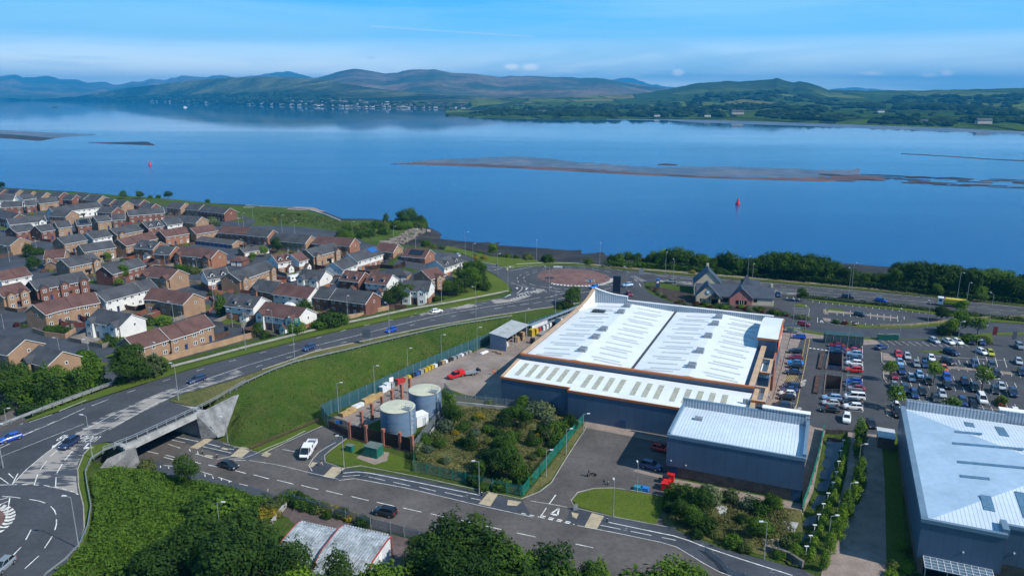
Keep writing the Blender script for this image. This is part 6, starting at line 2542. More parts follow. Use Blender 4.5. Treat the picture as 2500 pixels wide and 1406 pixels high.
def house(x1,y1,x2,y2,wall='t',roof='d',W=8.2,feats='',gz=2.5,label=None,ht=7.6,he=5.0,dz=0.0):
 """ridge ends in the photo (left, right); the ridge height fixes where the house stands"""
 a=Vector(P(x1,y1,gz+ht))
 b=Vector(P(x2,y2,gz+ht))
 d=b-a
 L=d.length
 u=d.normalized()
 c=(a+b)/2
 L=max(5.5,min(L,48))
 rz=math.atan2(u.y,u.x)
 n_=Vector((-u.y,u.x))
 if n_.y<0:
  n_=-n_
 gq=H(c.x,c.y)
 h=thing('house',label,'house',(c.x,c.y,gz-0.1),rz,'houses of the estate')
 hw,hl=W/2,L/2
 wm_,rm=WALLS[wall][0],ROOFS[roof][0]
 if '3' in feats:
  ht,he=ht,he
 lower=h_orange if wall=='w' else None
 if 'f' in feats and lower:
  m=MB()
  m.box(-hl-0.02,hl+0.02,-hw-0.02,hw+0.02,0,2.5)
  m.build('brick_base',lower if 'R' not in feats else h_red,h)
 m=MB()
 m.add([(-hl,-hw,0),(hl,-hw,0),(hl,hw,0),(-hl,hw,0),(-hl,-hw,he),(hl,-hw,he),(hl,hw,he),(-hl,hw,he),(-hl,0,ht),(hl,0,ht)],
  [(0,1,5,4),(2,3,7,6),(1,2,6,9,5),(3,0,4,8,7),(4,5,9,8),(6,7,8,9)])
 m.build('wall',wm_,h)
 s=(ht-he)/hw
 ov=0.4
 m=MB()
 m2=MB()
 segs=[(-hl-0.25,hl+0.25,0.0)]
 if 'k' in feats:   # stepped terrace: roofs in stretches
  k_=3 if L>22 else 2
  q=(2*hl+0.5)/k_
  segs=[(-hl-0.25+i*q,-hl-0.25+(i+1)*q-0.06,0.14*(i%2))for i in range(k_)]
 for xa,xb,dzz in segs:
  for sg in(-1,1):
   ye=sg*(hw+ov)
   ze=he-s*ov+0.04+dzz
   pts=[(xa,ye,ze),(xb,ye,ze),(xb,0,ht+0.04+dzz),(xa,0,ht+0.04+dzz)]
   up=[(p[0],p[1],p[2]+0.16)for p in pts]
   m.add(pts+up,[(4,5,6,7),(3,2,1,0),(0,1,5,4),(1,2,6,5),(3,0,4,7)])
 m.build('roof',rm,h)
 for sg in(-1,1):
  for x in(-hl-0.27,hl+0.27):
   m2.tube((x,sg*(hw+ov),he-s*ov+0.05),(x,0,ht+0.08),0.09,4)
  m2.box(-hl-0.2,hl+0.2,sg*(hw+ov+0.05)-0.05,sg*(hw+ov+0.05)+0.05,he-s*ov-0.12,he-s*ov+0.06)
 m2.build('white_edging',frame_w,h)
 low_='g' in feats
 if not low_:
  nwin=max(2,int(L/2.9))
  st_=L/nwin
  for i in range(nwin):
   x=-hl+st_*(i+0.5)
   put('window',WIN if i%3!=1 else WINS,h,(x,-hw,he-0.95))
   if i%2==0:
    put('window',WIN,h,(x,-hw,1.5))
   else:
    put('door',DOOR if(i//2)%3 else DOORN,h,(x,-hw,0.05))
   put('window',WIN,h,(x,hw,he-0.95),math.pi)
  put('window',WINS,h,(hl,0.6,he-0.6),math.pi/2)
  put('window',WINS,h,(-hl,-0.6,he-0.6),-math.pi/2)
  if 'n' not in feats:
   for cx_ in([-hl+0.8]if L<14 else[-hl*0.35,hl-1.2]):
    pass
 else:
  nd=max(1,int(L/3.0))
  for i in range(nd):
   x=-hl+(i+0.5)*(L/nd)
   m=MB().box(x-1.1,x+1.1,-hw-0.06,-hw+0.02,0,2.0)
   m.build('garage_door',solar_b if 'u' in feats else door_w,h)
 # gabled bays on the front
 bays=[]
 if 'L' in feats:
  bays.append(-hl+2.2)
 if 'E' in feats:
  bays.append(hl-2.2)
 if 'M' in feats:
  bays.append(0.0)
 for bx in bays:
  m=MB()
  y0=-hw-1.1
  m.add([(bx-1.5,y0,0),(bx+1.5,y0,0),(bx+1.5,-hw+0.01,0),(bx-1.5,-hw+0.01,0),(bx-1.5,y0,he),(bx+1.5,y0,he),(bx+1.5,-hw+0.01,he),(bx-1.5,-hw+0.01,he),(bx,y0,he+1.15),(bx,-hw+1.6,he+1.15)],
   [(0,1,5,8,4),(1,2,6,5),(3,0,4,7),(5,6,9,8),(7,4,8,9)])
  by=m.build('bay',wm_,h)
  m=MB()
  for sg in(-1,1):
   m.add([(bx,y0-0.25,he+1.22),(bx,-hw+1.8,he+1.22),(bx+sg*1.75,-hw+0.3,he-0.1),(bx+sg*1.75,y0-0.25,he-0.1),(bx,y0-0.25,he+1.36),(bx,-hw+1.8,he+1.36),(bx+sg*1.75,-hw+0.3,he+0.04),(bx+sg*1.75,y0-0.25,he+0.04)],
    [(4,5,6,7),(0,3,7,4),(3,2,6,7)])
  m.build('roof',rm,by)
  put('window',WIN,by,(bx,y0,he-0.8))
  put('window',WIN,by,(bx,y0,1.5))
 if 'D' in feats:
  dn_=2
  for i in range(dn_):
   x=-hl+L*(0.25+0.5*i)
   dr=put('dormer',DORM,h,(x,-hw+0.75,he+0.45))
   put('roof',DORMR[roof],dr,(0,0,0))
 if 'p' in feats:
  x=hl*0.15
  m=MB()
  m.box(x-1.4,x+1.4,-hw-1.3,-hw-0.01,2.35,2.5)
  m.box(x-0.1,x+0.1,-hw-1.25,-hw-0.06,0,2.34)
  m.build('porch',rm,h)
 if 'P' in feats:
  x=hl*0.45
  m=MB()
  m.add([(x-1.2,-hw-1.8,0),(x+1.2,-hw-1.8,0),(x+1.2,-hw,0),(x-1.2,-hw,0),(x-1.2,-hw-1.8,2.2),(x+1.2,-hw-1.8,2.2),(x+1.2,-hw,2.2),(x-1.2,-hw,2.2),(x,-hw-1.8,3.4),(x,-hw,3.4)],
   [(0,1,5,8,4),(1,2,6,5),(3,0,4,7)])
  pp=m.build('porch',h_white,h)
  m=MB()
  for sg in(-1,1):
   m.add([(x,-hw-2.0,3.5),(x,-hw,3.5),(x+sg*1.5,-hw,2.05),(x+sg*1.5,-hw-2.0,2.05),(x,-hw-2.0,3.6),(x,-hw,3.6),(x+sg*1.5,-hw,2.15),(x+sg*1.5,-hw-2.0,2.15)],[(4,5,6,7),(0,3,7,4)])
  m.build('roof',rm,pp)
  put('door',DOOR,pp,(x,-hw-1.8,0.02))
 if 's' in feats or 'S' in feats:
  m=MB()
  x0,x1=(-hl*0.55,hl*0.65)if 's' in feats else(hl*0.35,hl*0.9)
  ya,yb=-hw*0.85,-hw*0.2
  za,zb=he+(ya+hw)*s+0.24,he+(yb+hw)*s+0.24
  if 'S' in feats:
   ya,yb=-hw*0.6,-hw*0.02
   za,zb=he+(ya+hw)*s+0.24,he+(yb+hw)*s+0.24
  m.add([(x0,ya,za),(x1,ya,za),(x1,yb,zb),(x0,yb,zb),(x0,ya,za+0.08),(x1,ya,za+0.08),(x1,yb,zb+0.08),(x0,yb,zb+0.08)],[(4,5,6,7),(0,1,5,4),(1,2,6,5),(2,3,7,6),(3,0,4,7)])
  m.build('solar_panel',solar_m if 's' in feats else solar_b,h)
 if 'c' in feats:
  cg_=thing('x',None,None)
  bpy.data.objects.remove(cg_)
  m=MB()
  x=hl*0.1
  m.box(x-2,x+2,-hw-3,-hw-0.01,0,2.1)
  m.add([(x-2,-hw-3,2.12),(x+2,-hw-3,2.12),(x+2,-hw,2.12),(x-2,-hw,2.12),(x-0.8,-hw-1.5,3.2),(x+0.8,-hw-1.5,3.2)],[(0,1,5,4),(1,2,5),(2,3,4,5),(3,0,4)])
  m.build('conservatory',frame_w,h)
 HCOUNT.append((h,x1,y1,wall,roof,feats,L,low_))
 return h

A=lambda zx,zy:(zx/4.0,440+zy/4.0)
B=lambda zx,zy:(zx/4.0,700+zy/4.0)
Cc=lambda zx,zy:(500+zx/4.0,460+zy/4.0)
HL_=[  # zoom frame, ridge ends, wall, roof, features, width
 (A,-80,82,45,90,'r','d','',8),(A,88,88,195,94,'t','d','s',8),(A,240,103,325,108,'t','d','',8),(A,372,114,455,120,'t','d','',8),(A,530,110,625,118,'r','d','',8.5),
 (A,655,140,745,145,'r','d','',8),(A,762,126,872,140,'t','d','',8.5),(A,878,140,1005,152,'t','d','',8.5),(A,1030,178,1118,186,'r','d','',8),(A,1148,193,1240,205,'t','d','',8),
 (A,1292,184,1405,192,'r','d','',8.5),(A,1412,220,1515,230,'r','d','',8),(A,-120,150,150,146,'w','d','k',8),(A,175,150,300,132,'w','d','',8),(A,348,182,535,163,'t','d','p',8.5),
 (A,240,200,340,193,'r','d','',8),(A,15,216,215,205,'r','d','k',8.2),(A,485,268,955,212,'w','d','kp',8.2),(A,1003,254,1145,264,'r','d','',9),(A,540,292,700,300,'t','d','',9.5),
 (A,0,285,185,330,'r','d','',9),(A,70,376,425,342,'w','d','kE',8.4),(A,1240,292,1588,265,'r','d','k',8.6),(A,1680,214,1810,222,'t','d','',9),(A,1860,230,1988,241,'t','d','',8.6),
 (A,2000,245,2245,272,'r','d','',9),(A,1735,338,1970,358,'t','d','',9),(A,1095,332,1215,325,'r','d','',8),(A,915,352,1045,337,'t','d','',8.2),(A,735,385,868,373,'r','d','s',8.2),
 (A,535,406,665,392,'t','d','',8.2),(A,95,455,290,424,'r','d','',8.4),(A,345,446,475,426,'r','d','',8.2),(A,1075,475,1328,430,'t','d','L',8.4),(A,1390,412,1545,388,'r','d','D',8.4),
 (A,1590,382,1735,363,'w','d','',8.2),(A,845,512,1030,480,'w','d','',8.2),(A,560,560,785,520,'t','d','p',8.2),(A,0,542,190,562,'t','d','',10),(A,1560,492,1800,455,'o','b','k',8.6),
 (A,1860,464,2068,432,'t','b','',8.6),(A,1150,577,1370,530,'t','b','k',8.6),(A,1378,524,1478,508,'t','b','',8.2),(A,775,630,1080,587,'t','d','p',8.4),(A,1372,584,1560,600,'o','d','DP',9),
 (A,1562,638,1715,648,'o','d','',8.6),(A,450,682,640,672,'t','b','L',9.5),(A,600,772,905,712,'t','d','Ep',8.6),(A,1775,648,2130,682,'o','b','LE',9),(A,1005,842,1215,788,'r','d','',8.4),
 (A,1232,782,1335,760,'r','d','',8.2),(A,1470,838,1740,872,'t','b','LE',9),(A,1985,880,2200,850,'w','d','DPfR',8.6),(A,-60,900,235,845,'w','b','k',8.4),(A,-60,1052,195,995,'t','b','LEp',8.4),
 (A,290,982,800,888,'r','d','LEpM',8.4),(A,935,1092,1300,998,'w','d','n',8.4),(A,1312,994,1455,962,'w','d','',8.4),(A,1478,1052,1640,1058,'t','b','',9),(A,1650,1068,1885,1105,'t','b','',9),
 (A,330,1217,505,1168,'t','b','',8.6),(A,508,1168,745,1120,'t','b','k',8.6),(A,752,1120,905,1094,'t','b','',8.6),(A,965,1252,1285,1308,'w','d','LE',9),
 (B,1225,495,1550,398,'t','b','',8.4),(B,1562,402,1840,320,'t','b','k',8.4),(B,1845,310,1975,275,'t','b','',8.4),(B,-150,440,240,515,'t','d','',10),(B,385,570,608,630,'t','d','L',8.8),
 (Cc,280,1030,550,1058,'w','d','DPf',9),(Cc,600,1105,990,1168,'w','b','LEPf',9),(Cc,745,925,1080,968,'w','b','c',9),(Cc,1140,955,1280,972,'r','d','',9),(Cc,1290,972,1640,1015,'r','d','k',9),
 (Cc,530,885,745,918,'o','d','L',8.6),(Cc,655,648,800,624,'w','b','DPf',8.8),(Cc,850,640,925,620,'w','b','Pf',8),(Cc,985,595,1245,532,'t','d','LEp',8.4),(Cc,960,785,1180,805,'w','d','LEf',8.6),
 (Cc,1255,722,1400,668,'w','d','f',8.2),(Cc,1405,640,1660,570,'w','d','Sf',8.6),(Cc,1712,532,1885,546,'t','b','',8.6),(Cc,1975,580,2195,598,'o','b','s',9),(Cc,1100,464,1460,490,'o','b','k',8.8),
 (Cc,690,434,1035,462,'t','d','k',8.8),(Cc,185,364,450,385,'o','b','k',8.8),(Cc,455,388,665,406,'o','d','',8.8),(Cc,1380,798,1560,818,'r','b','DP',8.6),(Cc,1625,822,1830,842,'w','b','DPf',8.6),
 (Cc,2250,700,2430,642,'w','d','DPf',8.6),(Cc,2120,800,2260,765,'t','b','M',9),(Cc,1945,895,2210,905,'w','d','LEf',8.6),(Cc,240,822,590,705,'t','d','LEp',8.4),
]
LOW=[  # garages and other single storey roofs
 (A,1965,548,2315,588,'t','g','gu',6.5,3.6,2.3,'long grey roofed row of lock-up garages with blue doors'),
 (Cc,350,585,610,548,'t','g','g',6.5,3.6,2.3,'grey roofed tan brick garage row behind the small pyramid roof'),
 (Cc,1195,862,1300,868,'w','d','g',6,3.9,2.4,'single storey dark roofed garage between the white and the red dormer houses'),
 (A,500,792,570,765,'t','b','g',6,3.8,2.4,'small brown roofed tan garage in front of the double gabled house'),
 (B,-60,770,55,800,'t','d','g',6,3.8,2.4,'small dark roofed tan garage at the left edge behind the trees'),
 (Cc,2400,940,2500,960,'t','b','g',5,3.6,2.3,'small brown roofed garage near the roundabout hedge'),
]
for fr,a1,b1_,a2,b2,wl__,rf,ft,W_ in HL_:
 house(*fr(a1,b1_),*fr(a2,b2),wl__,rf,W_,ft)
for fr,a1,b1_,a2,b2,wl__,rf,ft,W_,ht_,he_,lab in LOW[:5]:
 hh=house(*fr(a1,b1_),*fr(a2,b2),wl__,rf,W_,ft,label=lab,ht=ht_,he=he_)
 hh.name='garage_block'
 hh['category']='garage'
 hh['group']='garages of the estate'
# pyramid roofed double garages
for(px,py,rm,lab,wd_)in((*Cc(340,690),r_brown,'double garage with brown pyramid roof and two white doors',h_red),(*Cc(1930,830),r_dark,'garage with dark pyramid roof beside the parked blue and white cars',h_tan),(*Cc(1868,650),r_brown,'small brick garage with brown pyramid roof near the shore road',h_red)):
 x,y=P(px,py,5.0)
 g_=thing('garage_block',lab,'garage',(x,y,2.4),R(-12),'garages of the estate')
 MB().box(-2.9,2.9,-2.9,2.9,0,2.4).build('wall',wd_,g_)
 m=MB()
 m.add([(-3.3,-3.3,2.35),(3.3,-3.3,2.35),(3.3,3.3,2.35),(-3.3,3.3,2.35),(0,0,4.2)],[(0,1,4),(1,2,4),(2,3,4),(3,0,4),(0,3,2,1)])
 m.build('roof',rm,g_)
 for s in(-1.4,1.4):
  MB().box(s-1.1,s+1.1,-2.96,-2.9,0,2.0).build('garage_door',door_w,g_)
# labels: what a house looks like, then its place among those that look so
FT=[('D','with dormers'),('s','with solar panels'),('S','with blue panels'),('c','with a conservatory'),('P','with a white porch'),('L','with gabled bays'),('E','with a gabled bay')]
groups_={}
for rec in HCOUNT:
 h,x1,y1,wall,roof,feats,L,low_=rec
 if low_:
  continue
 zone='near the main road' if y1>680 else('in mid estate' if y1>560 else 'near the water')
 ft=next((t_ for k,t_ in FT if k in feats),'')
 size='long terrace' if L>19 else 'house'
 key=' '.join(('%s %s, %s %s'%(WALLS[wall][1],size,ROOFS[roof][1],ft)).split())+' '+zone
 groups_.setdefault(key,[]).append(rec)
for key,l in groups_.items():
 l.sort(key=lambda r_:r_[1])
 for i,rec in enumerate(l):
  rec[0]['label']=key if len(l)==1 else '%s, %s from left'%(key,ordinal(i))

# gardens: a plot before or behind each house, some fenced
garden_soil=mat('garden_ground',(0.12,0.10,0.08),0.95,0.3,0.6,fine=0.25,fscale=2)
slabs=mat('garden_slabs',(0.24,0.22,0.21),0.9,0.15,0.8,fine=0.15,fscale=3)
r_=random.Random(21)
gard=MB()
for rec in HCOUNT:
 h,x1,y1,wall,roof,feats,L,low_=rec
 if low_:
  continue
 rz=h.rotation_euler.z
 u=(math.cos(rz),math.sin(rz))
 n_=(-u[1],u[0])
 c=h.location
 for side in(-1,1):
  dpt=r_.uniform(5,8)
  nseg=max(1,int(L/6))
  for k in range(nseg):
   a0=-L/2+L*k/nseg
   a1=a0+L/nseg-0.25
   o0_,o1_=side*4.3,side*(4.3+dpt)
   q=[(c.x+u[0]*a+n_[0]*o,c.y+u[1]*a+n_[1]*o)for a,o in((a0,o0_),(a1,o0_),(a1,o1_),(a0,o1_))]
   if side<0:
    q=q[::-1]
   if min(H(*p)for p in q)<2.3 or max(H(*p)for p in q)>3.4:
    continue
   z_=H(*q[0])+0.10+0.012*(k%2)+(0.03 if side>0 else 0)+r_.uniform(0,0.02)
   gard.add([(p[0],p[1],z_)for p in q],[(0,1,2,3)],r_.choice([0,0,1,2,3,0]))
 if y1>545 and 'n' not in feats:
  m=MB()
  dpt=6.5 if side else 6
  lp=[(-L/2,-4.4),(-L/2,-4.4-dpt),(L/2,-4.4-dpt),(L/2,-4.4)]
  if min(H(c.x+u[0]*a+n_[0]*o,c.y+u[1]*a+n_[1]*o)for a,o in lp)<2.2:
   continue
  gap=L*0.12
  for seg in([lp[0],lp[1],(-gap,lp[1][1])],[(gap,lp[1][1]),lp[2],lp[3]]):
   m2=MB()
   wallstrip(m2,seg,0.08,lambda x,y:0,0,1.35)
   m.add(m2.v,m2.f)
  nx=max(0,int(L/7))
  for k in range(1,nx):
   x=-L/2+L*k/nx
   if abs(x)>gap:
    m.box(x-0.04,x+0.04,-4.4-dpt+0.1,-4.4,0,1.3)
  o=m.build('garden_fence',r_.choice([fence_wood_,fence_wood_,fence_red_,fence_grey_]),loc=(c.x,c.y,c.z+0.15),rz=rz)
  tag(o,'fence of '+h['label'].replace('rendered ','').replace('with ','',1).replace('in mid estate','mid estate'),'fence','garden fences of the estate')
gard.build('garden_ground',[grass_lawn,slabs,garden_soil,grass_dry],kind='structure')
# ================================================================ fences, walls, signs
def mesh_mat(name,col,open_=0.5):
 m_=bpy.data.materials.new(name)
 m_.use_nodes=True
 t=NT(m_.node_tree)
 bs=t.n['Principled BSDF']
 bs.inputs['Base Color'].default_value=(*col,1)
 bs.inputs['Roughness'].default_value=0.6
 tr=t.node('ShaderNodeBsdfTransparent')
 mx=t.node('ShaderNodeMixShader')
 mx.inputs[0].default_value=open_
 t.link(bs.outputs[0],mx.inputs[1])
 t.link(tr.outputs[0],mx.inputs[2])
 t.link(mx.outputs[0],t.n['Material Output'].inputs['Surface'])
 return m_

mesh_teal=mesh_mat('weld_mesh_teal',(0.03,0.11,0.14),0.42)
mesh_grey=mesh_mat('weld_mesh_grey',(0.16,0.20,0.24),0.6)
green_paint=mat('green_fence_paint',(0.01,0.19,0.15),0.5,0.1,0.8)
grey_pale=mat('grey_palisade',(0.20,0.27,0.34),0.45,0.1,0.8,metal=0.3)
fence_wood=mat('dark_fence_wood',(0.085,0.05,0.04),0.85,0.2,0.6,fine=0.2,fscale=5)
fence_red=mat('red_stained_wood',(0.17,0.05,0.04),0.85,0.15,0.6,fine=0.2,fscale=5)
fence_pale=mat('weathered_wood',(0.38,0.33,0.17),0.9,0.15,0.8)
panel_brown=mat('dark_brown_panel',(0.035,0.018,0.015),0.6,0.15,0.5)
stone=mat('rubble_stone',(0.16,0.14,0.12),0.95,0.3,1.4,fine=0.3,fscale=3)

def fence(name,label,pts,h,kind,material,post_m=None,post=3.0,cat='fence',group=None,zf=None):
 """kinds: panel (solid sheet), pales (upright bars on rails), rails"""
 zf=zf or(lambda x,y:H(x,y))
 th_=thing(name,label,cat,(*pts[0][:2],zf(*pts[0][:2])),group=group)
 b=th_.location
 lp=[(p[0]-b.x,p[1]-b.y)for p in pts]
 zl=lambda x,y:zf(x+b.x,y+b.y)-b.z
 m=MB()
 if kind=='panel':
  wallstrip(m,lp,0.05,zl,0.02,h)
 elif kind=='pales':
  for zr in(0.25,0.78):
   wallstrip(m,lp,0.05,zl,h*zr-0.04,h*zr+0.04)
  for a,c in zip(lp,lp[1:]):
   l=seglen(a,c)
   n=max(1,int(l/0.21))
   u=((c[0]-a[0])/l,(c[1]-a[1])/l)
   for k in range(n):
    s=(k+0.5)*l/n
    x,y=a[0]+u[0]*s,a[1]+u[1]*s
    z=zl(x,y)
    q=[(x-u[0]*0.055,y-u[1]*0.055),(x+u[0]*0.055,y+u[1]*0.055)]
    m.add([(*q[0],z+0.05),(*q[1],z+0.05),(*q[1],z+h-0.12),(x,y,z+h),(*q[0],z+h-0.12)],[(0,1,2,3,4)])
 else:
  for zr in(0.3,0.62,0.95):
   wallstrip(m,lp,0.06,zl,h*zr-0.07,h*zr+0.05)
 m.build({'panel':'fence_panel','pales':'pale_panel','rails':'rail'}[kind],material,th_)
 key=('fp',round(h,1),(post_m or material).name)
 if key not in POSTS:
  po_=MB().box(-0.06,0.06,-0.06,0.06,-0.2,h+0.08).build('fence_post',post_m or material)
  POSTS[key]=po_.data
  bpy.data.objects.remove(po_)
 tot=sum(seglen(a,c)for a,c in zip(lp,lp[1:]))
 post=max(post,tot/95)
 acc=0
 for a,c in zip(lp,lp[1:]):
  l=seglen(a,c)
  s=acc
  while s<l:
   x,y=a[0]+(c[0]-a[0])*s/l,a[1]+(c[1]-a[1])*s/l
   o=bpy.data.objects.new('fence_post',POSTS[key])
   COL.objects.link(o)
   o.parent=th_
   o.location=(x,y,zl(x,y))
   s+=post
  acc=s-l
 return th_

Z0=lambda x,y:0.04
fence('palisade_fence','green palisade fence round the overgrown plot, along the lower road',PX([(1011,1150),(1080,1166),(1150,1184),(1275,1212)]),2.4,'pales',green_paint,zf=Z0)
fence('palisade_fence','green palisade fence between the overgrown plot and the service yard',PX([(1276,1212),(1350,1120),(1424,1032)]),2.4,'pales',green_paint,zf=Z0)
fence('palisade_fence','green fence between the overgrown plot and the dark compound panels',PX([(1011,1148),(1010,1108)]),2.4,'pales',green_paint,zf=Z0)
fence('mesh_fence','tall teal mesh fence along the foot of the grass embankment behind the builders yard',PX([(786,1020),(880,978),(1000,922),(1100,878),(1160,853),(1195,838)]),3.4,'panel',mesh_teal,steel,3.0,zf=Z0)
fence('mesh_fence','teal mesh fence behind the white stock shelves near the roundabout',PX([(1290,808),(1360,783),(1445,752)]),3.0,'panel',mesh_teal,steel,3.0,zf=Z0)
fence('mesh_fence','mesh fence across the narrow bottom end of the builders yard',PX([(786,1020),(803,1044),(850,1058)]),3.0,'panel',mesh_teal,steel,3.0,zf=Z0)
fence('mesh_fence','grey mesh fence on the plot side of the two tanks',PX([(1012,1100),(1060,1040),(1110,985),(1085,955)]),2.4,'panel',mesh_grey,steel,2.6,zf=Z0)
fence('mesh_fence','grey mesh fence between the overgrown plot and the warehouse wall',PX([(1112,985),(1200,992),(1300,1003),(1352,1010)]),2.4,'panel',mesh_grey,steel,2.6,zf=Z0)
fence('solid_fence','bright green fence running beside the dark stream',PX([(2011,1052),(2000,1106),(1987,1156),(1972,1206),(1958,1245)]),1.8,'panel',green_paint,green_paint,3.0,zf=Z0)
fence('palisade_fence','grey palisade fence overgrown with shrubs between lower road and reddish yard',PX([(690,1224),(780,1250),(904,1290)]),2.2,'pales',grey_pale,zf=Z0)
fence('yard_gate','grey steel double gates of the reddish yard beside the black suv',PX([(906,1291),(946,1300),(985,1311)]),2.1,'panel',mesh_grey,steel,4.0,cat='gate',zf=Z0)
fence('palisade_fence','grey palisade fence right of the yard gates under the dark trees',PX([(988,1312),(1060,1331),(1130,1352)]),2.2,'pales',grey_pale,zf=Z0)
fence('post_fence','low wire and post fence at the foot of the embankment by the side road',PX([(610,1100),(700,1062),(784,1028)]),1.0,'rails',fence_wood,zf=Z0)
fence('rail_fence','pale timber rail fence below the restaurant car park',PX([(2148,798),(2220,797),(2290,790),(2330,784)]),0.9,'rails',fence_pale,zf=Z0,post=2.2)
fence('rail_fence','pale timber rail fence along the access road at the right edge',PX([(2340,783),(2420,778),(2500,777),(2560,778)]),0.9,'rails',fence_pale,zf=Z0,post=2.2)
fence('guard_rail','blue grey pedestrian guard rail on the kerb at the bottom right',PX([(1722,1348),(1760,1378),(1776,1400),(1850,1425)]),1.1,'pales',grey_pale,zf=Z0,cat='railing')
fence('boundary_fence','low dark fence above the shore beside the road to the houses',[G(x,y)[:2]for x,y in[(1010,603),(1080,606),(1130,618),(1165,630)]],1.1,'rails',fence_wood)
# estate boundary walls and fences by the main road
for lab,px,mt,h_,cat in(('tan brick garden wall below the long brown roofed terrace by the main road',[(398,886),(430,876),(480,862),(545,845),(625,823)],brick_tan,1.8,'wall'),
       ('tan brick garden wall in front of the dark roofed brick terrace near the road sign',[(780,800),(830,788),(900,768),(950,756)],brick_tan,1.6,'wall'),
       ('tan brick wall across from the yellow car in front of the nearest terrace',[(80,812),(110,822),(160,828),(185,812)],brick_tan,1.6,'wall'),
       ('dark timber fence round the terrace gardens above the main road',[(420,874),(418,860),(470,845),(500,838),(560,820),(556,800)],fence_wood,1.7,'fence'),
       ('red brown timber fence behind the brown roofed terrace',[(150,775),(180,768),(210,790),(208,800),(150,800),(148,780)],fence_red,1.7,'fence'),
       ('dark timber fence below the white terrace near the brown roofed house',[(296,755),(330,760),(365,752),(364,742),(322,738)],fence_wood,1.7,'fence'),
       ('red brown fence round the garden of the large brown roofed house',[(372,770),(400,765),(440,762),(465,755),(430,748)],fence_red,1.7,'fence'),
       ('curving red wall round the small lawn by the cul de sac',[(492,735),(512,730),(523,738),(520,755),(505,770)],brick_red,1.0,'wall'),
       ('grey timber fence behind the brick terrace facing the main road',[(910,765),(945,757),(975,752),(972,742)],fence_wood,1.7,'fence'),
       ('dark fence between gardens behind the white upper terrace',[(890,660),(930,655),(960,658),(990,652),(985,642)],fence_wood,1.6,'fence'),
       ('timber fence in front of the tan houses near the left tree',[(85,712),(120,716),(150,712),(180,705)],fence_wood,1.4,'fence'),
       ('brown fence in front of the lock up garages',[(455,640),(500,640),(540,632)],fence_red,1.2,'fence'),
       ('dark fence along the gardens left of centre in the estate',[(330,602),(345,600),(372,608),(400,606)],fence_wood,1.5,'fence'),
       ('orange brown fence behind the red brick houses at the upper left',[(275,552),(320,548),(340,543)],fence_red,1.5,'fence')):
 pts=GS2(px)
 m=MB()
 b=pts[0]
 zb=H(*b)
 wallstrip(m,[(p[0]-b[0],p[1]-b[1])for p in pts],0.22 if cat=='wall' else 0.1,lambda x,y:H(x+b[0],y+b[1])-zb,-0.1,h_)
 o=m.build('garden_wall' if cat=='wall' else 'garden_fence',mt,loc=(b[0],b[1],zb))
 tag(o,lab,cat)
m=MB()
b=P(1868,1345)
wallstrip(m,[(p[0]-b[0],p[1]-b[1])for p in PX([(1868,1345),(1925,1362),(1960,1385)])],0.5,lambda x,y:0,0,1.2)
tag(m.build('stone_wall',stone,loc=(*b,0)),'dark stone wall above the lower road where the stream passes under','wall')
m=MB()
b=P(702,1232)
wallstrip(m,[(p[0]-b[0],p[1]-b[1])for p in PX([(702,1232),(675,1265),(652,1300)])],0.4,lambda x,y:0,0,0.9)
tag(m.build('concrete_wall',concrete,loc=(*b,0)),'pale concrete wall at the left side of the reddish yard','wall')
m=MB()
b=P(1018,1110)
wallstrip(m,[(p[0]-b[0],p[1]-b[1])for p in PX([(1018,1106),(1064,1046),(1112,988),(1352,1013)])],0.3,lambda x,y:0,0,0.9)
tag(m.build('retaining_wall',concrete,loc=(*b,0)),'low grey retaining wall under the mesh fences beside the two tanks','wall')
# brick pier compound round the tanks
cp=thing('compound_wall','dark brown panel fence with tall brick piers in front of the two tanks','fence',(*P(855,1072),0))
bx_,by_=cp.location.x,cp.location.y
pier=MB().box(-0.3,0.3,-0.3,0.3,0,4.0).box(-0.38,0.38,-0.38,0.38,4.0,4.15)
po_=pier.build('pier',brick_pier)
pier_me=po_.data
bpy.data.objects.remove(po_)
fr_=PX([(855,1071),(895,1080),(937,1089),(978,1098),(1007,1106)])
bk_=PX([(855,1071),(884,1044),(909,1024),(934,1006),(958,990),(981,974),(1001,960)])
for p in fr_+bk_[1:]:
 o=bpy.data.objects.new('pier',pier_me)
 COL.objects.link(o)
 o.parent=cp
 o.location=(p[0]-bx_,p[1]-by_,0)
 o.rotation_euler=(0,0,BRZ)
for a,c in zip(fr_,fr_[1:]):
 m=MB()
 wallstrip(m,[(a[0]-bx_,a[1]-by_),(c[0]-bx_,c[1]-by_)],0.08,lambda x,y:0,0.35,3.4)
 m.build('panel',panel_brown,cp)
 m=MB()
 wallstrip(m,[(a[0]-bx_,a[1]-by_),(c[0]-bx_,c[1]-by_)],0.3,lambda x,y:0,0,0.34)
 m.build('brick_base',brick_pier,cp)
for a,c in zip(bk_,bk_[1:]):
 m=MB()
 for zz in(0.5,1.6,2.7):
  wallstrip(m,[(a[0]-bx_,a[1]-by_),(c[0]-bx_,c[1]-by_)],0.06,lambda x,y:0,zz,zz+0.1)
 m.build('rail',steel,cp)
# end gate of the yard
m=MB()
b=P(803,1045)
wallstrip(m,[(0,0),(P(852,1068)[0]-b[0],P(852,1068)[1]-b[1])],0.08,lambda x,y:0,0.1,1.9)
tag(m.build('yard_gate',fence_wood,loc=(*b,0.03)),'brown boarded gate at the bottom end of the builders yard','gate')

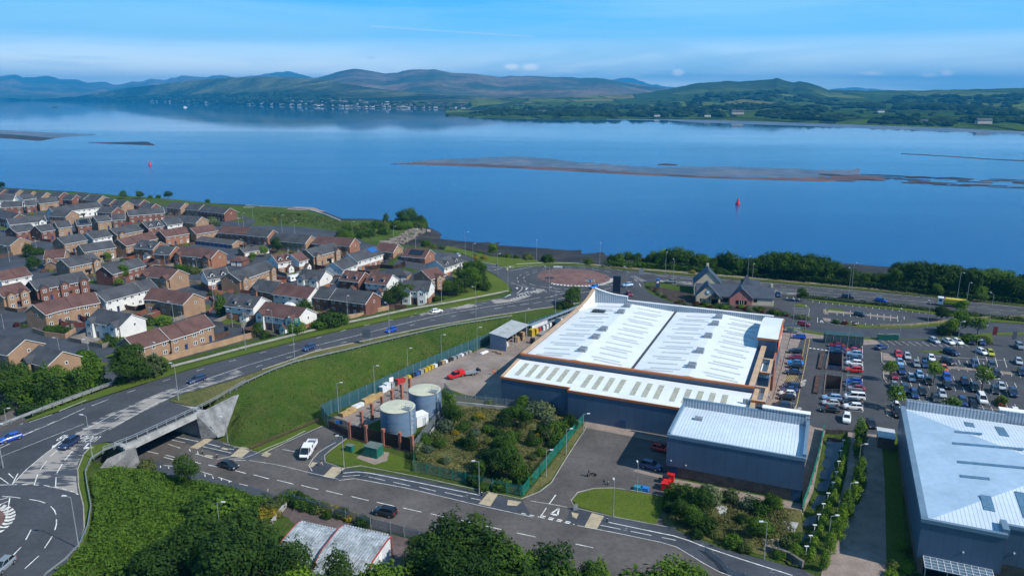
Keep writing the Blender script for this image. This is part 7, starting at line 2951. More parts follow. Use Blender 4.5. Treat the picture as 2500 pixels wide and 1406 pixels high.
# ---- pits in the car park with railings
for k,hp in enumerate(PITS):
 c=(sum(p[0]for p in hp)/4,sum(p[1]for p in hp)/4)
 t_=thing('stream_opening',['dark open well with railings between the car rows, nearer the glass shelter','dark open well with railings between the car rows, nearer the small unit'][k],'well',(*c,0))
 l=[(p[0]-c[0],p[1]-c[1])for p in hp]
 m=MB()
 wallstrip(m,l+[l[0]],0.3,lambda x,y:0,-5.0,0.25)
 m.build('well_wall',brick_dark,t_)
 m=MB()
 m.add([(a[0],a[1],-3.9)for a in l],[(3,2,1,0)if False else(0,1,2,3)])
 m.build('well_water',stream,t_)
 m=MB()
 for zz in(0.6,0.95,1.3):
  for a,b_ in zip(l,l[1:]+l[:1]):
   m.tube((*a,zz),(*b_,zz),0.03,4)
 for a,b_ in zip(l,l[1:]+l[:1]):
  n_=int(seglen(a,b_)/1.5)
  for q in range(n_):
   x,y=a[0]+(b_[0]-a[0])*q/n_,a[1]+(b_[1]-a[1])*q/n_
   m.tube((x,y,0.2),(x,y,1.35),0.035,4)
 m.build('railing',steel,t_)
 # planters of slats at its left
 a0=P(2007-10*k,863+56*k)
 a1=P(2000-10*k,902+60*k)
 m=MB()
 wallstrip(m,[(0,0),(a1[0]-a0[0],a1[1]-a0[1])],1.0,lambda x,y:0,0,0.45)
 tag(m.build('long_bench',fence_wood,loc=(*a0,0.06)),['long dark slatted bench left of the upper well','long dark slatted bench left of the lower well'][k],'bench')

# ================================================================ car park paint
wm=MB()
wl3=lambda px,w=0.12,dash=None:strip(wm,PX(px),w,lambda x,y:0.0,0.075,dash)
for k in range(21):      # upper row of the restaurant car park
 x=1985+k*16.25
 y=733+k*1.62
 wl3([(x,y),(x-1,y+6)])
for k in range(3):
 wl3([(1922+k*15,724+k*1.5),(1921+k*15,730+k*1.5)])
for k in range(10):
 x=2043+k*16.4
 y=762+k*1.7
 wl3([(x,y),(x+0.5,y+8)])
 if k<9:
  wl3([(x+33,y-3),(x+33.5,y+5)])
for k in range(8):
 wl3([(2044+k*17.2,779+k*2.6),(2045+k*17.2,785+k*2.6)])
for k in range(13):      # slanting bays under the access road
 x=2152+k*16.5
 y=832+k*0.5
 wl3([(x,y),(x+17,y+10)])
for k in range(9):
 x=2240+k*20
 wl3([(x,871+k*1.6),(x+4,881+k*1.6)])
for k in range(4):
 wl3([(2385+k*22,870+k*1.4),(2392+k*22,892+k*2)])
for row,(x0,y0,n,dx,dy,lx,ly)in enumerate([(2186,878,15,21.5,2.3,5,11),(2176,903,15,21.5,2.3,5,11),(2178,926,15,21.5,2.4,5,12),(2172,952,15,21.8,2.5,5,12),(2200,968,14,22,2.6,6,13),(2240,990,12,22,2.7,6,13)]):
 for k in range(n):
  x,y=x0+k*dx,y0+k*dy
  if x<2560:
   wl3([(x,y),(x+lx,y+ly)])
wl3([(2205,973),(2300,984),(2400,996),(2500,1008)])
wl3([(2262,868),(2330,873),(2420,878),(2500,883)])
for k in range(5):       # crossing squares
 x=1978+k*9.7
 y=850+k*1.3
 x0,y0=P(x,y)
 wm.obox((x0,y0),BU,0.35,0.35,0.07,0.075)
wl3([(2105,843),(2107,905)])
wl3([(2105,925),(2107,1005)])
wl3([(2060,1000),(2107,1006)])
wl3([(1942,992),(1935,1016)])
for a in[((2012,968),(2008,985)),((2066,915),(2104,919)),((2071,880),(2106,883)),((2073,895),(2107,899)),((1920,982),(1940,985)),((2107,870),(2070,867))]:
 wl3(list(a))
for k in range(5):
 wl3([(1904+k*8,998+k),(1912+k*8,1012+k)],0.15)
 wl3([(1912+k*8,998+k),(1900+k*8,1010+k)],0.15)
for cx_,cy_ in((1960,936),(1948,1004)):      # worn lettering, no longer legible
 for i in range(7):
  for j in range(3):
   if(i*5+j*3)%4:
    x,y=P(cx_+j*3-i*0.7,cy_-8+i*2.4)
    wm.obox((x,y),BU,0.28,0.16,0.07,0.078)
wl3([(1996,775),(1996,788)],0.12)
T3=PX([(2006,782),(2002,787),(2010,788)])
for a,b in((0,1),(1,2),(2,0)):
 strip(wm,[T3[a],T3[b]],0.2,lambda x,y:0.0,0.09)
wl3([(1935,752),(1975,752)],0.1)
for k in range(6):
 wl3([(1938,756+k*3.5),(1972,757+k*3.5)],0.08)
wl3([(1976,753),(1974,775)],0.1)
wm.build('car_park_markings',white_paint,kind='structure')
ym=MB()
strip(ym,PX([(1977,828),(1972,855),(1965,895),(1957,930),(1948,975),(1941,1005)]),0.15,lambda x,y:0,0.075)
strip(ym,PX([(1967,828),(1962,855),(1955,890),(1950,915)]),0.12,lambda x,y:0,0.075)
for k in range(14):
 strip(ym,PX([(1967-k*1.3,830+k*6),(1975-k*1.4,833+k*6)]),0.1,lambda x,y:0,0.075)
for k in range(8):
 strip(ym,PX([(1912+k*6,915),(1930+k*5,935)]if k<6 else[(1908,925),(1918,935)]),0.1,lambda x,y:0,0.078)
 strip(ym,PX([(1932+k*4,915),(1908+k*5,932)]if k<6 else[(1955,920),(1945,934)]),0.1,lambda x,y:0,0.082)
ym.build('yellow_markings',yellow_paint,kind='structure')
kb=MB()
for q in([(2151,860),(2153,884),(2160,890)],[(2156,908),(2158,925),(2165,935)],[(2163,1000),(2166,1016),(2180,1022)],[(2012,762),(2022,763),(2190,777),(2193,785)],[(2016,755),(2014,768),(2024,769)],[(2012,783),(2030,792),(2060,797)]):
 wallstrip(kb,PX(q),0.25,lambda x,y:0,0.03,0.16)
kb.build('kerb',kerb_m,kind='structure')
for q in([(2152,861),(2185,866),(2186,882),(2156,879)],[(2156,904),(2172,906),(2178,916),(2162,926)],[(2160,985),(2172,987),(2182,1012),(2166,1014)],[(2300,892),(2500,912),(2500,918),(2300,898)],[(2022,757),(2190,775),(2190,779),(2022,762)]):
 sheet('pavement',PX(q),0.085,paving)

# ================================================================ vehicles
M=lambda a,b:(b[0]-a[0],b[1]-a[1])
for kind,colr,px,py,hd,z,lab in(
  ('estate','navy',481,926,(-25,8),'U','navy estate car driving alone on the main road above the bridge'),
  ('suv','navy',170,1082,(-24,15),'U','dark blue suv passing over the painted LOCAL lettering at the roundabout approach'),
  ('hatchback','blue',26,1068,(-25,7),'U','bright blue hatchback at the left edge on the main road'),
  ('hatchback','grey',6,1380,(-20,16),'U','pale grey car leaving the frame at the bottom left roundabout'),
  ('hatchback','dark blue',754,848,(-20,7),'U','dark blue hatchback on the main road left of the back of the road sign'),
  ('hatchback','blue',955,805,(-20,7),'U','blue hatchback on the main road beside a lamp post above the embankment'),
  ('hatchback','white',1066,759,(20,-4),'U','white hatchback on the main road driving towards the far roundabout'),
  ('hatchback','bright blue',1450,700,(-16,4),'U','bright blue hatchback circling in front of the roundabout chevrons'),
  ('suv','light blue',1532,696,(-16,1),'U','light blue car leaving the roundabout behind the dark tower sign'),
  ('hatchback','dark red',1536,717,(10,8),'U','dark red car half hidden behind the back wall of the warehouse'),
  ('suv','grey',1638,687,(-20,-1),'U','grey suv on the main road left of the restaurant'),
  ('hatchback','silver',1116,623,(-18,-6),'U','silver blue car on the shore road at the left arm of the roundabout'),
  ('suv','black',2070,725,(20,2),'U','black suv on the main road beyond the restaurant car park'),
  ('hatchback','blue',2151,733,(20,3),'U','blue hatchback on the main road beyond the restaurant car park'),
  ('hatchback','dark blue',1900,719,(6,8),0.1,'dark blue car parked right of the restaurant'),
  ('hatchback','black',56,1006,(20,5),0.04,'black hatchback on the lower road at the left edge'),
  ('saloon','black',557,1134,(24,6),0.04,'black car on the lower road just out of the bridge'),
  ('suv','black',940,1249,(-26,-6),0.04,'black suv on the lower road behind the yard gates'),
  ('hatchback','red',1612,1094,(24,5),0.04,'dark red hatchback parked in the shade of the small unit'),
  ('suv','dark blue',1590,1137,(24,6),0.04,'dark blue suv parked in the shade beside the small unit'),
  ('hatchback','dark red',1962,791,(18,2),0.08,'dark red car on the access road above the trolley shelter'),
  ('estate','silver',2392,791,(18,1),0.08,'silver car on the access road behind the two bushy trees'),
  ('saloon','dark blue',2152,847,(17,-4),0.06,'dark blue car turning between the two halves of the car park'),
  ('suv','white',2067,1021,(-1,12),0.06,'white hatchback with dark roof below the rows of parked cars'),
  ('hatchback','black',2127,1034,(6,10),0.06,'black car parked above the tree lined promenade'),
  ('hatchback','dark grey',2100,767,(16,3),0.08,'dark car parked alone in the middle of the restaurant car park')):
 car(kind,colr,px,py,hd,z,lab)
car_row('beside the warehouse pavement','top','cars parked in front of the warehouse',(-20,-2),[
 (1951,822,'blue','hatchback'),(1941,857,'black','hatchback'),(1941,872,'dark red','hatchback'),(1942,885,'bright blue','saloon'),(1941,893,'black','hatchback'),(1937,908,'navy','saloon'),
 (1932,942,'navy','estate'),(1927,951,'dark blue','saloon'),(1922,960,'white','hatchback'),(1920,969,'black','hatchback'),(1907,991,'navy','suv')])
car_row('in the column with the wells','top','cars parked around the wells',(-20,-2),[
 (2042,842,'dark red','saloon'),(2043,850,'dark blue','saloon'),(2042,858,'navy','saloon'),(2031,970,'light blue','estate'),(2028,983,'silver','hatchback'),(2025,999,'black','saloon')])
car_row('right of the wells','top','cars parked right of the wells',(-20,-2),[
 (2084,848,'black','saloon'),(2083,855,'red','saloon'),(2085,864,'light blue','suv'),(2086,876,'navy','saloon'),(2085,887,'white','suv'),(2084,903,'red','suv'),
 (2084,930,'blue','hatchback'),(2084,939,'dark blue','saloon'),(2090,947,'dark red','saloon'),(2086,969,'white','van'),(2080,980,'black','saloon'),(2082,993,'white','suv')])
dn=(7,13)
dg2=(17,8)
car_row('in the bays below the access road','left','cars parked in the right hand car park',dg2,[
 (2281,831,'silver','hatchback'),(2316,833,'white','saloon'),(2338,834,'white','hatchback'),(2375,834,'black','hatchback',(-4,8)),(2398,835,'dark blue','hatchback',(4,8)),(2489,845,'grey','suv',(8,8))])
car_row('in the highest right rows','left','cars parked in the right hand car park',dn,[
 (2193,864,'red','hatchback'),(2215,869,'silver','hatchback'),(2274,874,'white','hatchback'),(2322,860,'navy','suv',(16,5)),(2397,858,'white','hatchback',(16,8)),(2418,861,'olive yellow','hatchback',(8,10)),(2487,882,'silver','hatchback')])
car_row('in the second right rows','left','cars parked in the right hand car park',dn,[
 (2197,884,'light blue','hatchback'),(2237,888,'grey','hatchback'),(2258,889,'dark blue','hatchback'),(2315,883,'black','suv',(14,6)),(2379,889,'dark blue','suv'),(2421,893,'dark grey','suv'),(2305,899,'orange red','hatchback')])
car_row('in the third right rows','left','cars parked in the right hand car park',dn,[
 (2183,917,'dark red','hatchback'),(2201,905,'dark blue','suv'),(2225,922,'silver','hatchback'),(2245,914,'light blue','hatchback'),(2266,930,'black','hatchback'),(2311,921,'blue','suv'),(2313,940,'black','suv'),(2355,931,'navy','hatchback'),(2434,913,'black','hatchback'),(2494,908,'navy','hatchback')])
car_row('in the fourth right rows','left','cars parked in the right hand car park',dn,[
 (2184,941,'grey','hatchback'),(2190,955,'light blue','hatchback'),(2209,950,'navy','suv'),(2232,962,'dark blue','suv'),(2252,955,'black','hatchback'),(2284,972,'dark grey','hatchback'),(2300,961,'silver','hatchback'),(2379,947,'black','suv'),(2429,952,'black','hatchback'),
 (2445,943,'silver','hatchback'),(2473,959,'navy','suv')])
car_row('in the lowest right rows','left','cars parked in the right hand car park',dn,[
 (2188,991,'white','hatchback'),(2190,1008,'black','suv',(7,13)),(2350,981,'dark blue','suv'),(2376,987,'black','hatchback'),(2397,974,'white','van'),(2444,982,'red','hatchback'),(2478,1004,'white','saloon')])
car_row('behind the nearest terraces','left','cars parked in the estate',(14,6),[
 (29,806,'navy','hatchback'),(71,812,'silver','hatchback'),(99,818,'grey','hatchback'),(194,808,'white','suv',(14,-6)),(203,815,'black','saloon',(14,-6)),(219,819,'yellow','hatchback',(14,-6)),(233,825,'black','hatchback',(14,-6)),(45,788,'navy','estate'),(260,916,'dark blue','estate',(14,-7))])
car_row('beside the long brown roofed terrace','left','cars parked in the estate',(16,3),[
 (515,775,'light blue','hatchback',(14,-4)),(528,811,'white','hatchback'),(545,814,'white','saloon'),(590,805,'white','saloon'),(600,822,'dark blue','suv'),(620,826,'bright blue','saloon'),(440,783,'black','van',(14,4)),(243,701,'black','saloon',(16,-1)),(560,795,'navy','hatchback')])
car_row('in mid estate','left','cars parked in the estate',(12,3),[
 (587,712,'yellow','hatchback'),(562,650,'white','suv'),(545,652,'dark blue','saloon'),(526,602,'white','suv'),(549,604,'blue','hatchback'),(573,605,'white','suv',(14,-1)),(508,602,'light blue','hatchback'),(110,591,'dark blue','saloon'),(122,590,'navy','saloon'),
 (9,634,'white','hatchback'),(26,636,'navy','estate'),(175,626,'white','estate'),(207,554,'silver','hatchback'),(100,676,'navy','hatchback'),(106,660,'silver','hatchback'),(238,558,'white','hatchback'),(145,497,'light blue','van'),(632,630,'black','hatchback'),
 (757,651,'black','suv'),(805,655,'black','hatchback'),(605,693,'dark grey','hatchback'),(430,645,'black','hatchback'),(283,627,'black','suv'),(408,532,'silver','hatchback')])
car_row('between the houses near the roundabout','left','cars parked in the estate',(14,1),[
 (948,663,'light blue','saloon'),(962,661,'white','suv'),(968,686,'white','hatchback'),(975,655,'dark red','saloon'),(862,765,'grey','hatchback'),(572,541,'white','saloon'),(565,541,'navy','hatchback')])

def vroot(name,label,cat,px,py,hd,z):
 x,y=P(px,py,z)
 x2,y2=P(px+hd[0],py+hd[1],z)
 return thing(name,label,cat,(x,y,z),math.atan2(y2-y,x2-x))

def wheels(root,xs,hy,r_=0.36):
 me_=SPEC['suv']['wheel']
 k=shared('truck_wheel',me_,[tyre,rimm])
 for x in xs:
  for s in(-1,1):
   put('wheel',k,root,(x,s*hy,r_))

white_body=mat('white_vehicle_paint',(0.76,0.78,0.80),0.35,0.03,1,obj=True)
red_body=mat('red_vehicle_paint',(0.55,0.02,0.015),0.35,0.03,1,obj=True)
yel_body=mat('yellow_vehicle_paint',(0.60,0.50,0.06),0.4,0.05,1,obj=True)
# white tipper
tp=vroot('tipper_truck','white double cab tipper truck waiting on the side road by the green cabinets','truck',752,1108,(-14,22),0.05)
m=MB()
m.prism([(0.6,-0.98),(3.0,-0.9),(3.15,-0.6),(3.15,0.6),(3.0,0.9),(0.6,0.98)],0.45,[1.3,1.15,1.0,1.0,1.15,1.3])
m.add([(0.3,-0.98,1.2),(2.6,-0.92,1.25),(2.6,0.92,1.25),(0.3,0.98,1.2),(0.3,-0.86,2.35),(1.75,-0.84,2.35),(1.75,0.84,2.35),(0.3,0.86,2.35)],[(4,5,6,7),(0,1,5,4),(2,3,7,6),(3,0,4,7)])
m.box(-0.9,0.3,-0.98,0.98,0.45,2.3)
m.build('cab',white_body,tp)
m=MB()
m.add([(2.63,-0.8,1.3),(2.63,0.8,1.3),(1.82,0.74,2.28),(1.82,-0.74,2.28)],[(0,1,2,3)])
for s in(-1,1):
 m.add([(1.0,s*0.98,1.35),(2.3,s*0.96,1.35),(1.7,s*0.9,2.2),(1.0,s*0.9,2.2)],[(0,1,2,3)])
 m.box(-0.6,0.1,s*0.985-0.01,s*0.985+0.01,1.4,2.1)
m.build('windows',glass,tp)
m=MB()
m.box(-3.9,-1.0,-1.05,1.05,0.75,0.9)
m.box(-3.9,-1.0,-1.05,-0.98,0.9,1.7)
m.box(-3.9,-1.0,0.98,1.05,0.9,1.7)
m.box(-1.0,-0.93,-1.05,1.05,0.9,2.3)
m.box(-3.95,-3.88,-1.05,1.05,0.9,1.7)
m.build('tipper_bed',white_body,tp)
m=MB()
m.box(-3.8,-1.1,-0.95,0.95,0.91,1.35)
m.build('load',mat('gravel_load',(0.12,0.14,0.2),0.9,0.3,4,obj=True),tp)
m=MB().box(3.1,3.2,-0.8,0.8,0.5,0.8)
m.build('bumper',plastic_dark,tp)
for s in(-1,1):
 MB().box(3.0,3.17,s*0.7-0.15,s*0.7+0.15,0.85,1.02).build('headlight',lampw,tp)
wheels(tp,(-2.6,2.1),0.9)
# red pick-up and its flat trailer
pk=vroot('pickup_truck','red pickup with canopy parked in the builders yard','pickup',1113,921,(-20,6),0.05)
m=MB()
m.prism([(-2.6,-0.9),(2.2,-0.9),(2.55,-0.6),(2.55,0.6),(2.2,0.9),(-2.6,0.9)],0.45,[1.15,1.05,0.95,0.95,1.05,1.15])
m.add([(-2.5,-0.85,1.1),(-0.7,-0.85,1.1),(-0.7,0.85,1.1),(-2.5,0.85,1.1),(-2.4,-0.75,1.75),(-0.75,-0.75,1.8),(-0.75,0.75,1.8),(-2.4,0.75,1.75)],[(4,5,6,7),(0,1,5,4),(1,2,6,5),(2,3,7,6),(3,0,4,7)])
m.box(-0.45,0.65,-0.68,0.68,1.72,1.8)
m.build('body',red_body,pk)
m=MB()
m.add([(-0.68,-0.84,1.1),(1.25,-0.84,1.06),(1.25,0.84,1.06),(-0.68,0.84,1.1),(-0.5,-0.7,1.73),(0.65,-0.7,1.73),(0.65,0.7,1.73),(-0.5,0.7,1.73)],[(0,1,5,4),(1,2,6,5),(2,3,7,6),(3,0,4,7),(4,5,6,7)])
m.build('windows',glass,pk)
wheels(pk,(-1.65,1.55),0.84)
tl=vroot('flat_trailer','grey flatbed trailer behind the red pickup','trailer',1150,914,(-20,4),0.05)
m=MB()
m.box(-2.2,2.0,-1.0,1.0,0.6,0.72)
m.box(-2.2,2.0,-1.0,-0.95,0.72,0.95)
m.box(-2.2,2.0,0.95,1.0,0.72,0.95)
m.build('deck',vent_m,tl)
m=MB()
m.tube((2.0,-0.5,0.6),(3.0,0,0.6),0.05,5)
m.tube((2.0,0.5,0.6),(3.0,0,0.6),0.05,5)
m.build('drawbar',vent_m,tl)
m=MB().box(-2.6,-2.1,-0.9,0.9,0.75,1.3)
m.build('ramp',plastic_dark,tl)
wheels(tl,(-0.9,-0.1),0.92,0.3)
# tipper lorry on the main road
lx_,ly_=PU(2322,748)
lr=thing('lorry','white cabbed lorry with yellow body on the main road at the right','lorry',(lx_,ly_,zU(lx_)+0.05),0)
x2,y2=PU(2300,745.5)
lr.rotation_euler=(0,0,math.atan2(y2-ly_,x2-lx_))
m=MB()
m.prism([(2.6,-1.2),(4.3,-1.2),(4.5,-1.0),(4.5,1.0),(4.3,1.2),(2.6,1.2)],0.6,3.0)
m.build('cab',white_body,lr)
m=MB()
m.box(4.48,4.52,-1.05,1.05,1.7,2.6)
for s in(-1,1):
 m.box(3.2,4.1,s*1.215-0.01,s*1.215+0.01,1.7,2.5)
m.build('windows',glass,lr)
m=MB()
m.prism([(-4.6,-1.25),(2.3,-1.25),(2.3,1.25),(-4.6,1.25)],1.2,2.6)
m.box(-4.4,2.1,-1.1,1.1,2.6,2.9)
m.build('lorry_body',yel_body,lr)
MB().box(-4.6,4.2,-0.5,0.5,0.6,1.15).build('chassis',plastic_dark,lr)
wheels(lr,(-3.6,-2.4,3.4),1.05,0.45)
# caravan
cv=vroot('caravan','white touring caravan parked between the houses in mid estate','caravan',720,686,(14,-3),2.6)
m=MB()
m.prism([(-2.6,-1.1),(2.4,-1.1),(2.4,1.1),(-2.6,1.1)],0.45,2.5)
m.build('body',white_body,cv)
m=MB()
for x in(-1.6,0.0,1.5):
 m.box(x-0.4,x+0.4,-1.12,-1.1,1.3,1.9)
m.box(-2.63,-2.6,-0.6,0.6,1.3,1.9)
m.build('windows',glass,cv)
wheels(cv,(0,),1.0,0.32)

# ================================================================ street furniture
for px,py,h_,lab,arm,z in(
  (193,1338,9,'tall grey lamp post on the verge of the near roundabout',(-1,0.1),'U'),(226,1118,9,'lamp post on the grass tip at the left end of the bridge',(-1,0.2),'U'),
  (8,1142,9,'lamp post at the left edge between the carriageways',(1,0),'U'),(436,977,9,'lamp post on the verge point just past the bridge',(-1,0.3),'U'),
  (377,908,8,'lamp post in front of the large round tree by the estate',(1,-0.4),'U'),(720,884,12,'tall lamp post on the verge behind the dark blue hatchback',(-0.5,0.6),'U'),
  (951,821,10,'lamp post beside the blue hatchback on the main road',(-0.5,0.6),'U'),(1162,773,10,'lamp post at the top of the embankment right of the white hatchback',(-0.5,0.6),'U'),
  (600,855,9,'lamp post at the garden wall of the long terrace',(0.4,-0.5),'U'),(850,789,9,'lamp post in front of the dark roofed brick terrace',(0.4,-0.5),'U'),(1078,741,9,'lamp post before the white gabled houses near the roundabout',(0.4,-0.5),'U'),
  (1341,712,10,'lamp post on the splitter island before the roundabout',(-1,0),'U'),(1215,672,9,'lamp post on the lawn left of the roundabout',(0.6,0.3),'U'),(1240,708,9,'lamp post on the lawn corner carrying a small white sign',(0.6,0.3),'U'),
  (1155,645,9,'lamp post on the road to the houses, left of the roundabout',(0.6,0.3),'U'),(1136,624,11,'tall lamp post on the shore side of the left arm',(0.6,-0.3),'U'),(1310,643,11,'lamp post beyond the roundabout above the mud',(0,-1),'U'),
  (1464,650,11,'lamp post beyond the roundabout at the start of the shore trees',(0,-1),'U'),(1529,705,9,'lamp post right of the dark tower sign',(-1,0),'U'),(1356,770,10,'lamp post on the embankment beside the bushy tree',(-1,0),None),
  (1624,670,10,'lamp post opposite the grey suv, shore side',(0,-1),'U'),(1643,694,10,'lamp post just left of the restaurant roof',(0,1),'U'),(1824,688,11,'lamp post beyond the restaurant spire',(0,-1),'U'),(1836,690,8,'shorter lamp post beyond the restaurant spire',(0,-1),'U'),
  (2070,733,12,'tall lamp post in front of the black suv on the main road',(0,1),'U'),(2079,706,11,'tall lamp post behind the black suv, shore side',(0,-1),'U'),(2336,734,11,'tall lamp post on the shore side above the lorry',(0,-1),'U'),
  (2358,748,9,'lamp post behind the yellow bodied lorry',(0,-1),'U'),(2415,788,10,'lamp post on the verge at the right by the silver car',(0,1),0),(2263,800,9,'lamp post at the lower edge of the restaurant car park',(0,1),0),(2195,823,9,'lamp post beside the green cabinets',(0,1),0),
  (1935,796,9,'lamp post beside the black trolley bay',(0,1),0),(1964,815,9,'lamp post just right of the trolley bay',(0,1),0),(2066,870,10,'lamp post at the upper well',(1,0),0),(2063,965,12,'tall lamp post between the two car columns by the lower well',(1,0),0),
  (2335,855,9,'lamp post among the top bays of the right car park',(1,0),0),(2375,905,9,'lamp post among parked cars in the right car park',(1,0),0),(2415,1000,8,'lamp post behind the right hand unit',(1,0),0),
  (827,1010,8,'lamp post inside the mesh fence near the yard timber',(1,0),0),(915,965,8,'lamp post inside the mesh fence beside the white stacked bags',(1,0),0),(996,918,8,'lamp post at the mesh fence above the yellow bins',(1,0),0),(1078,882,8,'lamp post at the mesh fence in mid yard',(1,0),0),
  (1165,862,8,'lamp post at the mesh fence left of the storage shed',(1,0),0),(1283,812,8,'lamp post right behind the storage shed roof',(1,0),0),(840,1140,7,'lamp post on the lawn with green cabinets',(-1,0),0),(1170,1206,7,'lamp post on the kerb before the green palisade fence',(-1,0),0),
  (1333,1165,6,'lamp post half way along the green palisade fence',(1,0),0),(1382,1110,6,'lamp post at the upper stretch of the green palisade fence',(1,0),0),(1424,1060,5,'short lamp post at the corner of the warehouse annex',(1,0),0),(1497,1261,7,'lamp post on the oval lawn by the service road',(0,1),0),
  (1555,1202,6,'lamp post behind the blue pallets on the oval lawn',(0,1),0),(1865,1365,7,'lamp post above the stone wall at the bottom right',(-1,0),0),(556,1080,6,'lamp post at the foot of the embankment beside the bridge',(-1,0.2),0),(541,1330,8,'lamp post rising out of the large dark tree',(1,0),None),
  (2094,1150,6,'lamp post among the promenade trees, farthest',(1,0),0),(2068,1250,6,'lamp post among the promenade trees, middle',(1,0),0),(2020,1335,6,'lamp post among the promenade trees, nearest',(1,0),0),(17,1037,4,'short lamp post at the crash barrier on the left edge',(1,0),None),
  (148,875,6,'lamp post in the street left of the tall green hedge',(-1,0),None),(220,880,6,'lamp post in the turning area beside the tall green hedge',(-1,0),None),(10,805,5,'lamp post at the left edge by the parked cars',(-1,0),None),
  (24,640,7,'lamp post at the road junction at the left edge',(-1,0),None),(91,615,7,'lamp post beside the dark trees of the upper left junction',(-1,0),None),(232,690,6,'lamp post above the black saloon in mid estate',(-1,0),None),(521,730,8,'lamp post at the curved red wall',(-1,0),None),
  (568,800,6,'lamp post before the white dormered house',(-1,0),None),(597,800,7,'lamp post by the white saloon outside the white house',(-1,0),None),(425,788,7,'lamp post with blue top by the black people carrier',(-1,0),None),(667,810,7,'lamp post in front of the brown roofed white terrace',(-1,0),None),
  (689,567,9,'lamp post on the park side of the estate, left one',(1,0),None),(720,572,7,'lamp post on the park side of the estate, right one',(1,0),None),(583,553,8,'lamp post at the turning circle, left one',(1,0),None),(595,555,8,'lamp post at the turning circle, right one',(1,0),None),
  (618,535,7,'lamp post at the edge of the park lawn',(1,0),None),(861,585,9,'green lamp post before the shore shrubs',(1,0),None),(962,597,9,'lamp post above the rocky shore',(1,0),None),(1015,607,9,'lamp post above the dark mud near the houses',(1,0),None),
  (595,610,5,'lamp post beside the lock up garages',(-1,0),None),(702,612,5,'lamp post between two trees behind the garage row',(-1,0),None),(482,668,6,'lamp post before the orange brick house with bays',(-1,0),None),(404,650,6,'lamp post before the orange brick dormer house',(-1,0),None),(155,605,6,'lamp post at the end of the upper left terrace',(-1,0),None)):
 lamp(px,py,h_,lab,arm,z=z)

sign_dark=mat('sign_back_grey',(0.05,0.065,0.085),0.6,0.08,1)
sign_green=mat('sign_green',(0.01,0.22,0.13),0.5,0.03,1)
sign_blue=mat('sign_blue',(0.02,0.17,0.50),0.5,0.03,1)
sign_yellow=mat('beacon_yellow',(0.75,0.62,0.15),0.5,0.03,1)

def sign(name,label,px,py,up,w_,z0,z1,face_m,rz=None,legs=2,cat='road sign',back=None,z=None):
 if up:
  x,y=PU(px,py)
  zz=zU(x)
 else:
  x,y=P(px,py)if z is None else P(px,py,z)
  zz=z or 0.05
 t_=thing(name,label,cat,(x,y,zz),rz if rz is not None else 0)
 MB().box(-w_/2,w_/2,-0.04,0.0,z0,z1).build('panel',face_m,t_)
 if back:
  MB().box(-w_/2,w_/2,0.003,0.03,z0,z1).build('panel_back',back,t_)
 for k in range(legs):
  xx=0 if legs==1 else(-w_*0.35+k*w_*0.7/(legs-1))
  m=MB()
  m.tube((xx,0.08,-0.1),(xx,0.08,z1),0.06,6)
  m.build('sign_post',steel,t_)
 return t_

sign('road_sign','large road sign seen from its dark back beside the main road',896,842,True,2.4,2.2,4.6,sign_dark,R(15))
sg_=sign('road_sign','green and blue direction sign among the trees by the main road',727,812,True,2.0,1.8,4.6,sign_green,R(-10))
MB().box(-0.9,0.9,-0.06,-0.045,2.0,3.0).build('blue_panel',sign_blue,sg_)
m=MB()
for zz in(3.4,3.9,4.3):
 m.box(-0.7,0.5,-0.06,-0.045,zz,zz+0.16)
m.build('sign_lines',sign_white,sg_)
sg_=sign('chevron_sign','white chevron board with a blue roundel on the island, nearer the bright blue car',1440,694,True,4.0,1.0,2.0,sign_dark,R(-5))
m=MB()
for k in range(7):
 x=-1.9+k*0.58
 if k!=3:
  m.add([(x,-0.06,1.5),(x+0.25,-0.06,1.95),(x+0.48,-0.06,1.95),(x+0.23,-0.06,1.5),(x+0.48,-0.06,1.05),(x+0.25,-0.06,1.05)],[(0,3,2,1),(0,5,4,3)])
m.build('chevrons',sign_white,sg_)
m=MB()
m.tube((0.05,-0.09,1.6),(0.05,-0.06,1.6),0.55,14)
m.build('roundel',sign_blue,sg_)
sign('chevron_sign','chevron board seen from behind at the left of the roundabout island',1341,688,True,3.6,1.2,2.1,sign_dark,R(10))
sign('chevron_sign','pale chevron board on the far side of the roundabout island',1362,660,True,4.0,1.2,2.0,lamp_pale,R(-8))
sign('road_sign','small round sign on a leaning post at the right of the roundabout island',1480,688,True,0.7,1.5,2.2,sign_dark,R(30),legs=1)
sign('road_sign','grey and white road sign pair on the shore side right of the roundabout',1565,680,True,2.0,1.8,4.4,vent_m,R(-10))
sign('bollard_sign','yellow keep left bollard at the left arm of the roundabout',1239,661,True,0.6,0.2,1.3,sign_yellow,0,legs=1,cat='bollard')
sign('bollard_sign','black bollard on the crossing island of the left arm',1213,652,True,0.5,0.1,1.2,sign_dark,0,legs=1,cat='bollard')
sign('banner_sign','white advertising banner on the mesh fence by the stacked bags',950,945,False,2.6,1.2,2.6,sign_white,R(35),cat='banner')
sign('notice_board','turquoise notice board at the bottom gate of the builders yard',829,1052,False,1.8,1.8,2.6,sign_blue,R(-15),cat='notice board')
sign('warning_sign','small pale notice on the dark compound panel',861,1072,False,0.7,1.6,2.3,lamp_pale,BRZ,cat='notice')
sign('totem_sign','tall slim dark red sign post left of the two at the car park entrance',2424,840,False,1.4,3.0,5.6,mat('maroon_sign',(0.09,0.015,0.02),0.5,0.05,1),R(0),legs=1,cat='sign')
sign('totem_sign','slim dark red sign post right of the two at the car park entrance',2472,848,False,1.4,2.6,5.0,sign_dark,R(0),legs=1,cat='sign')
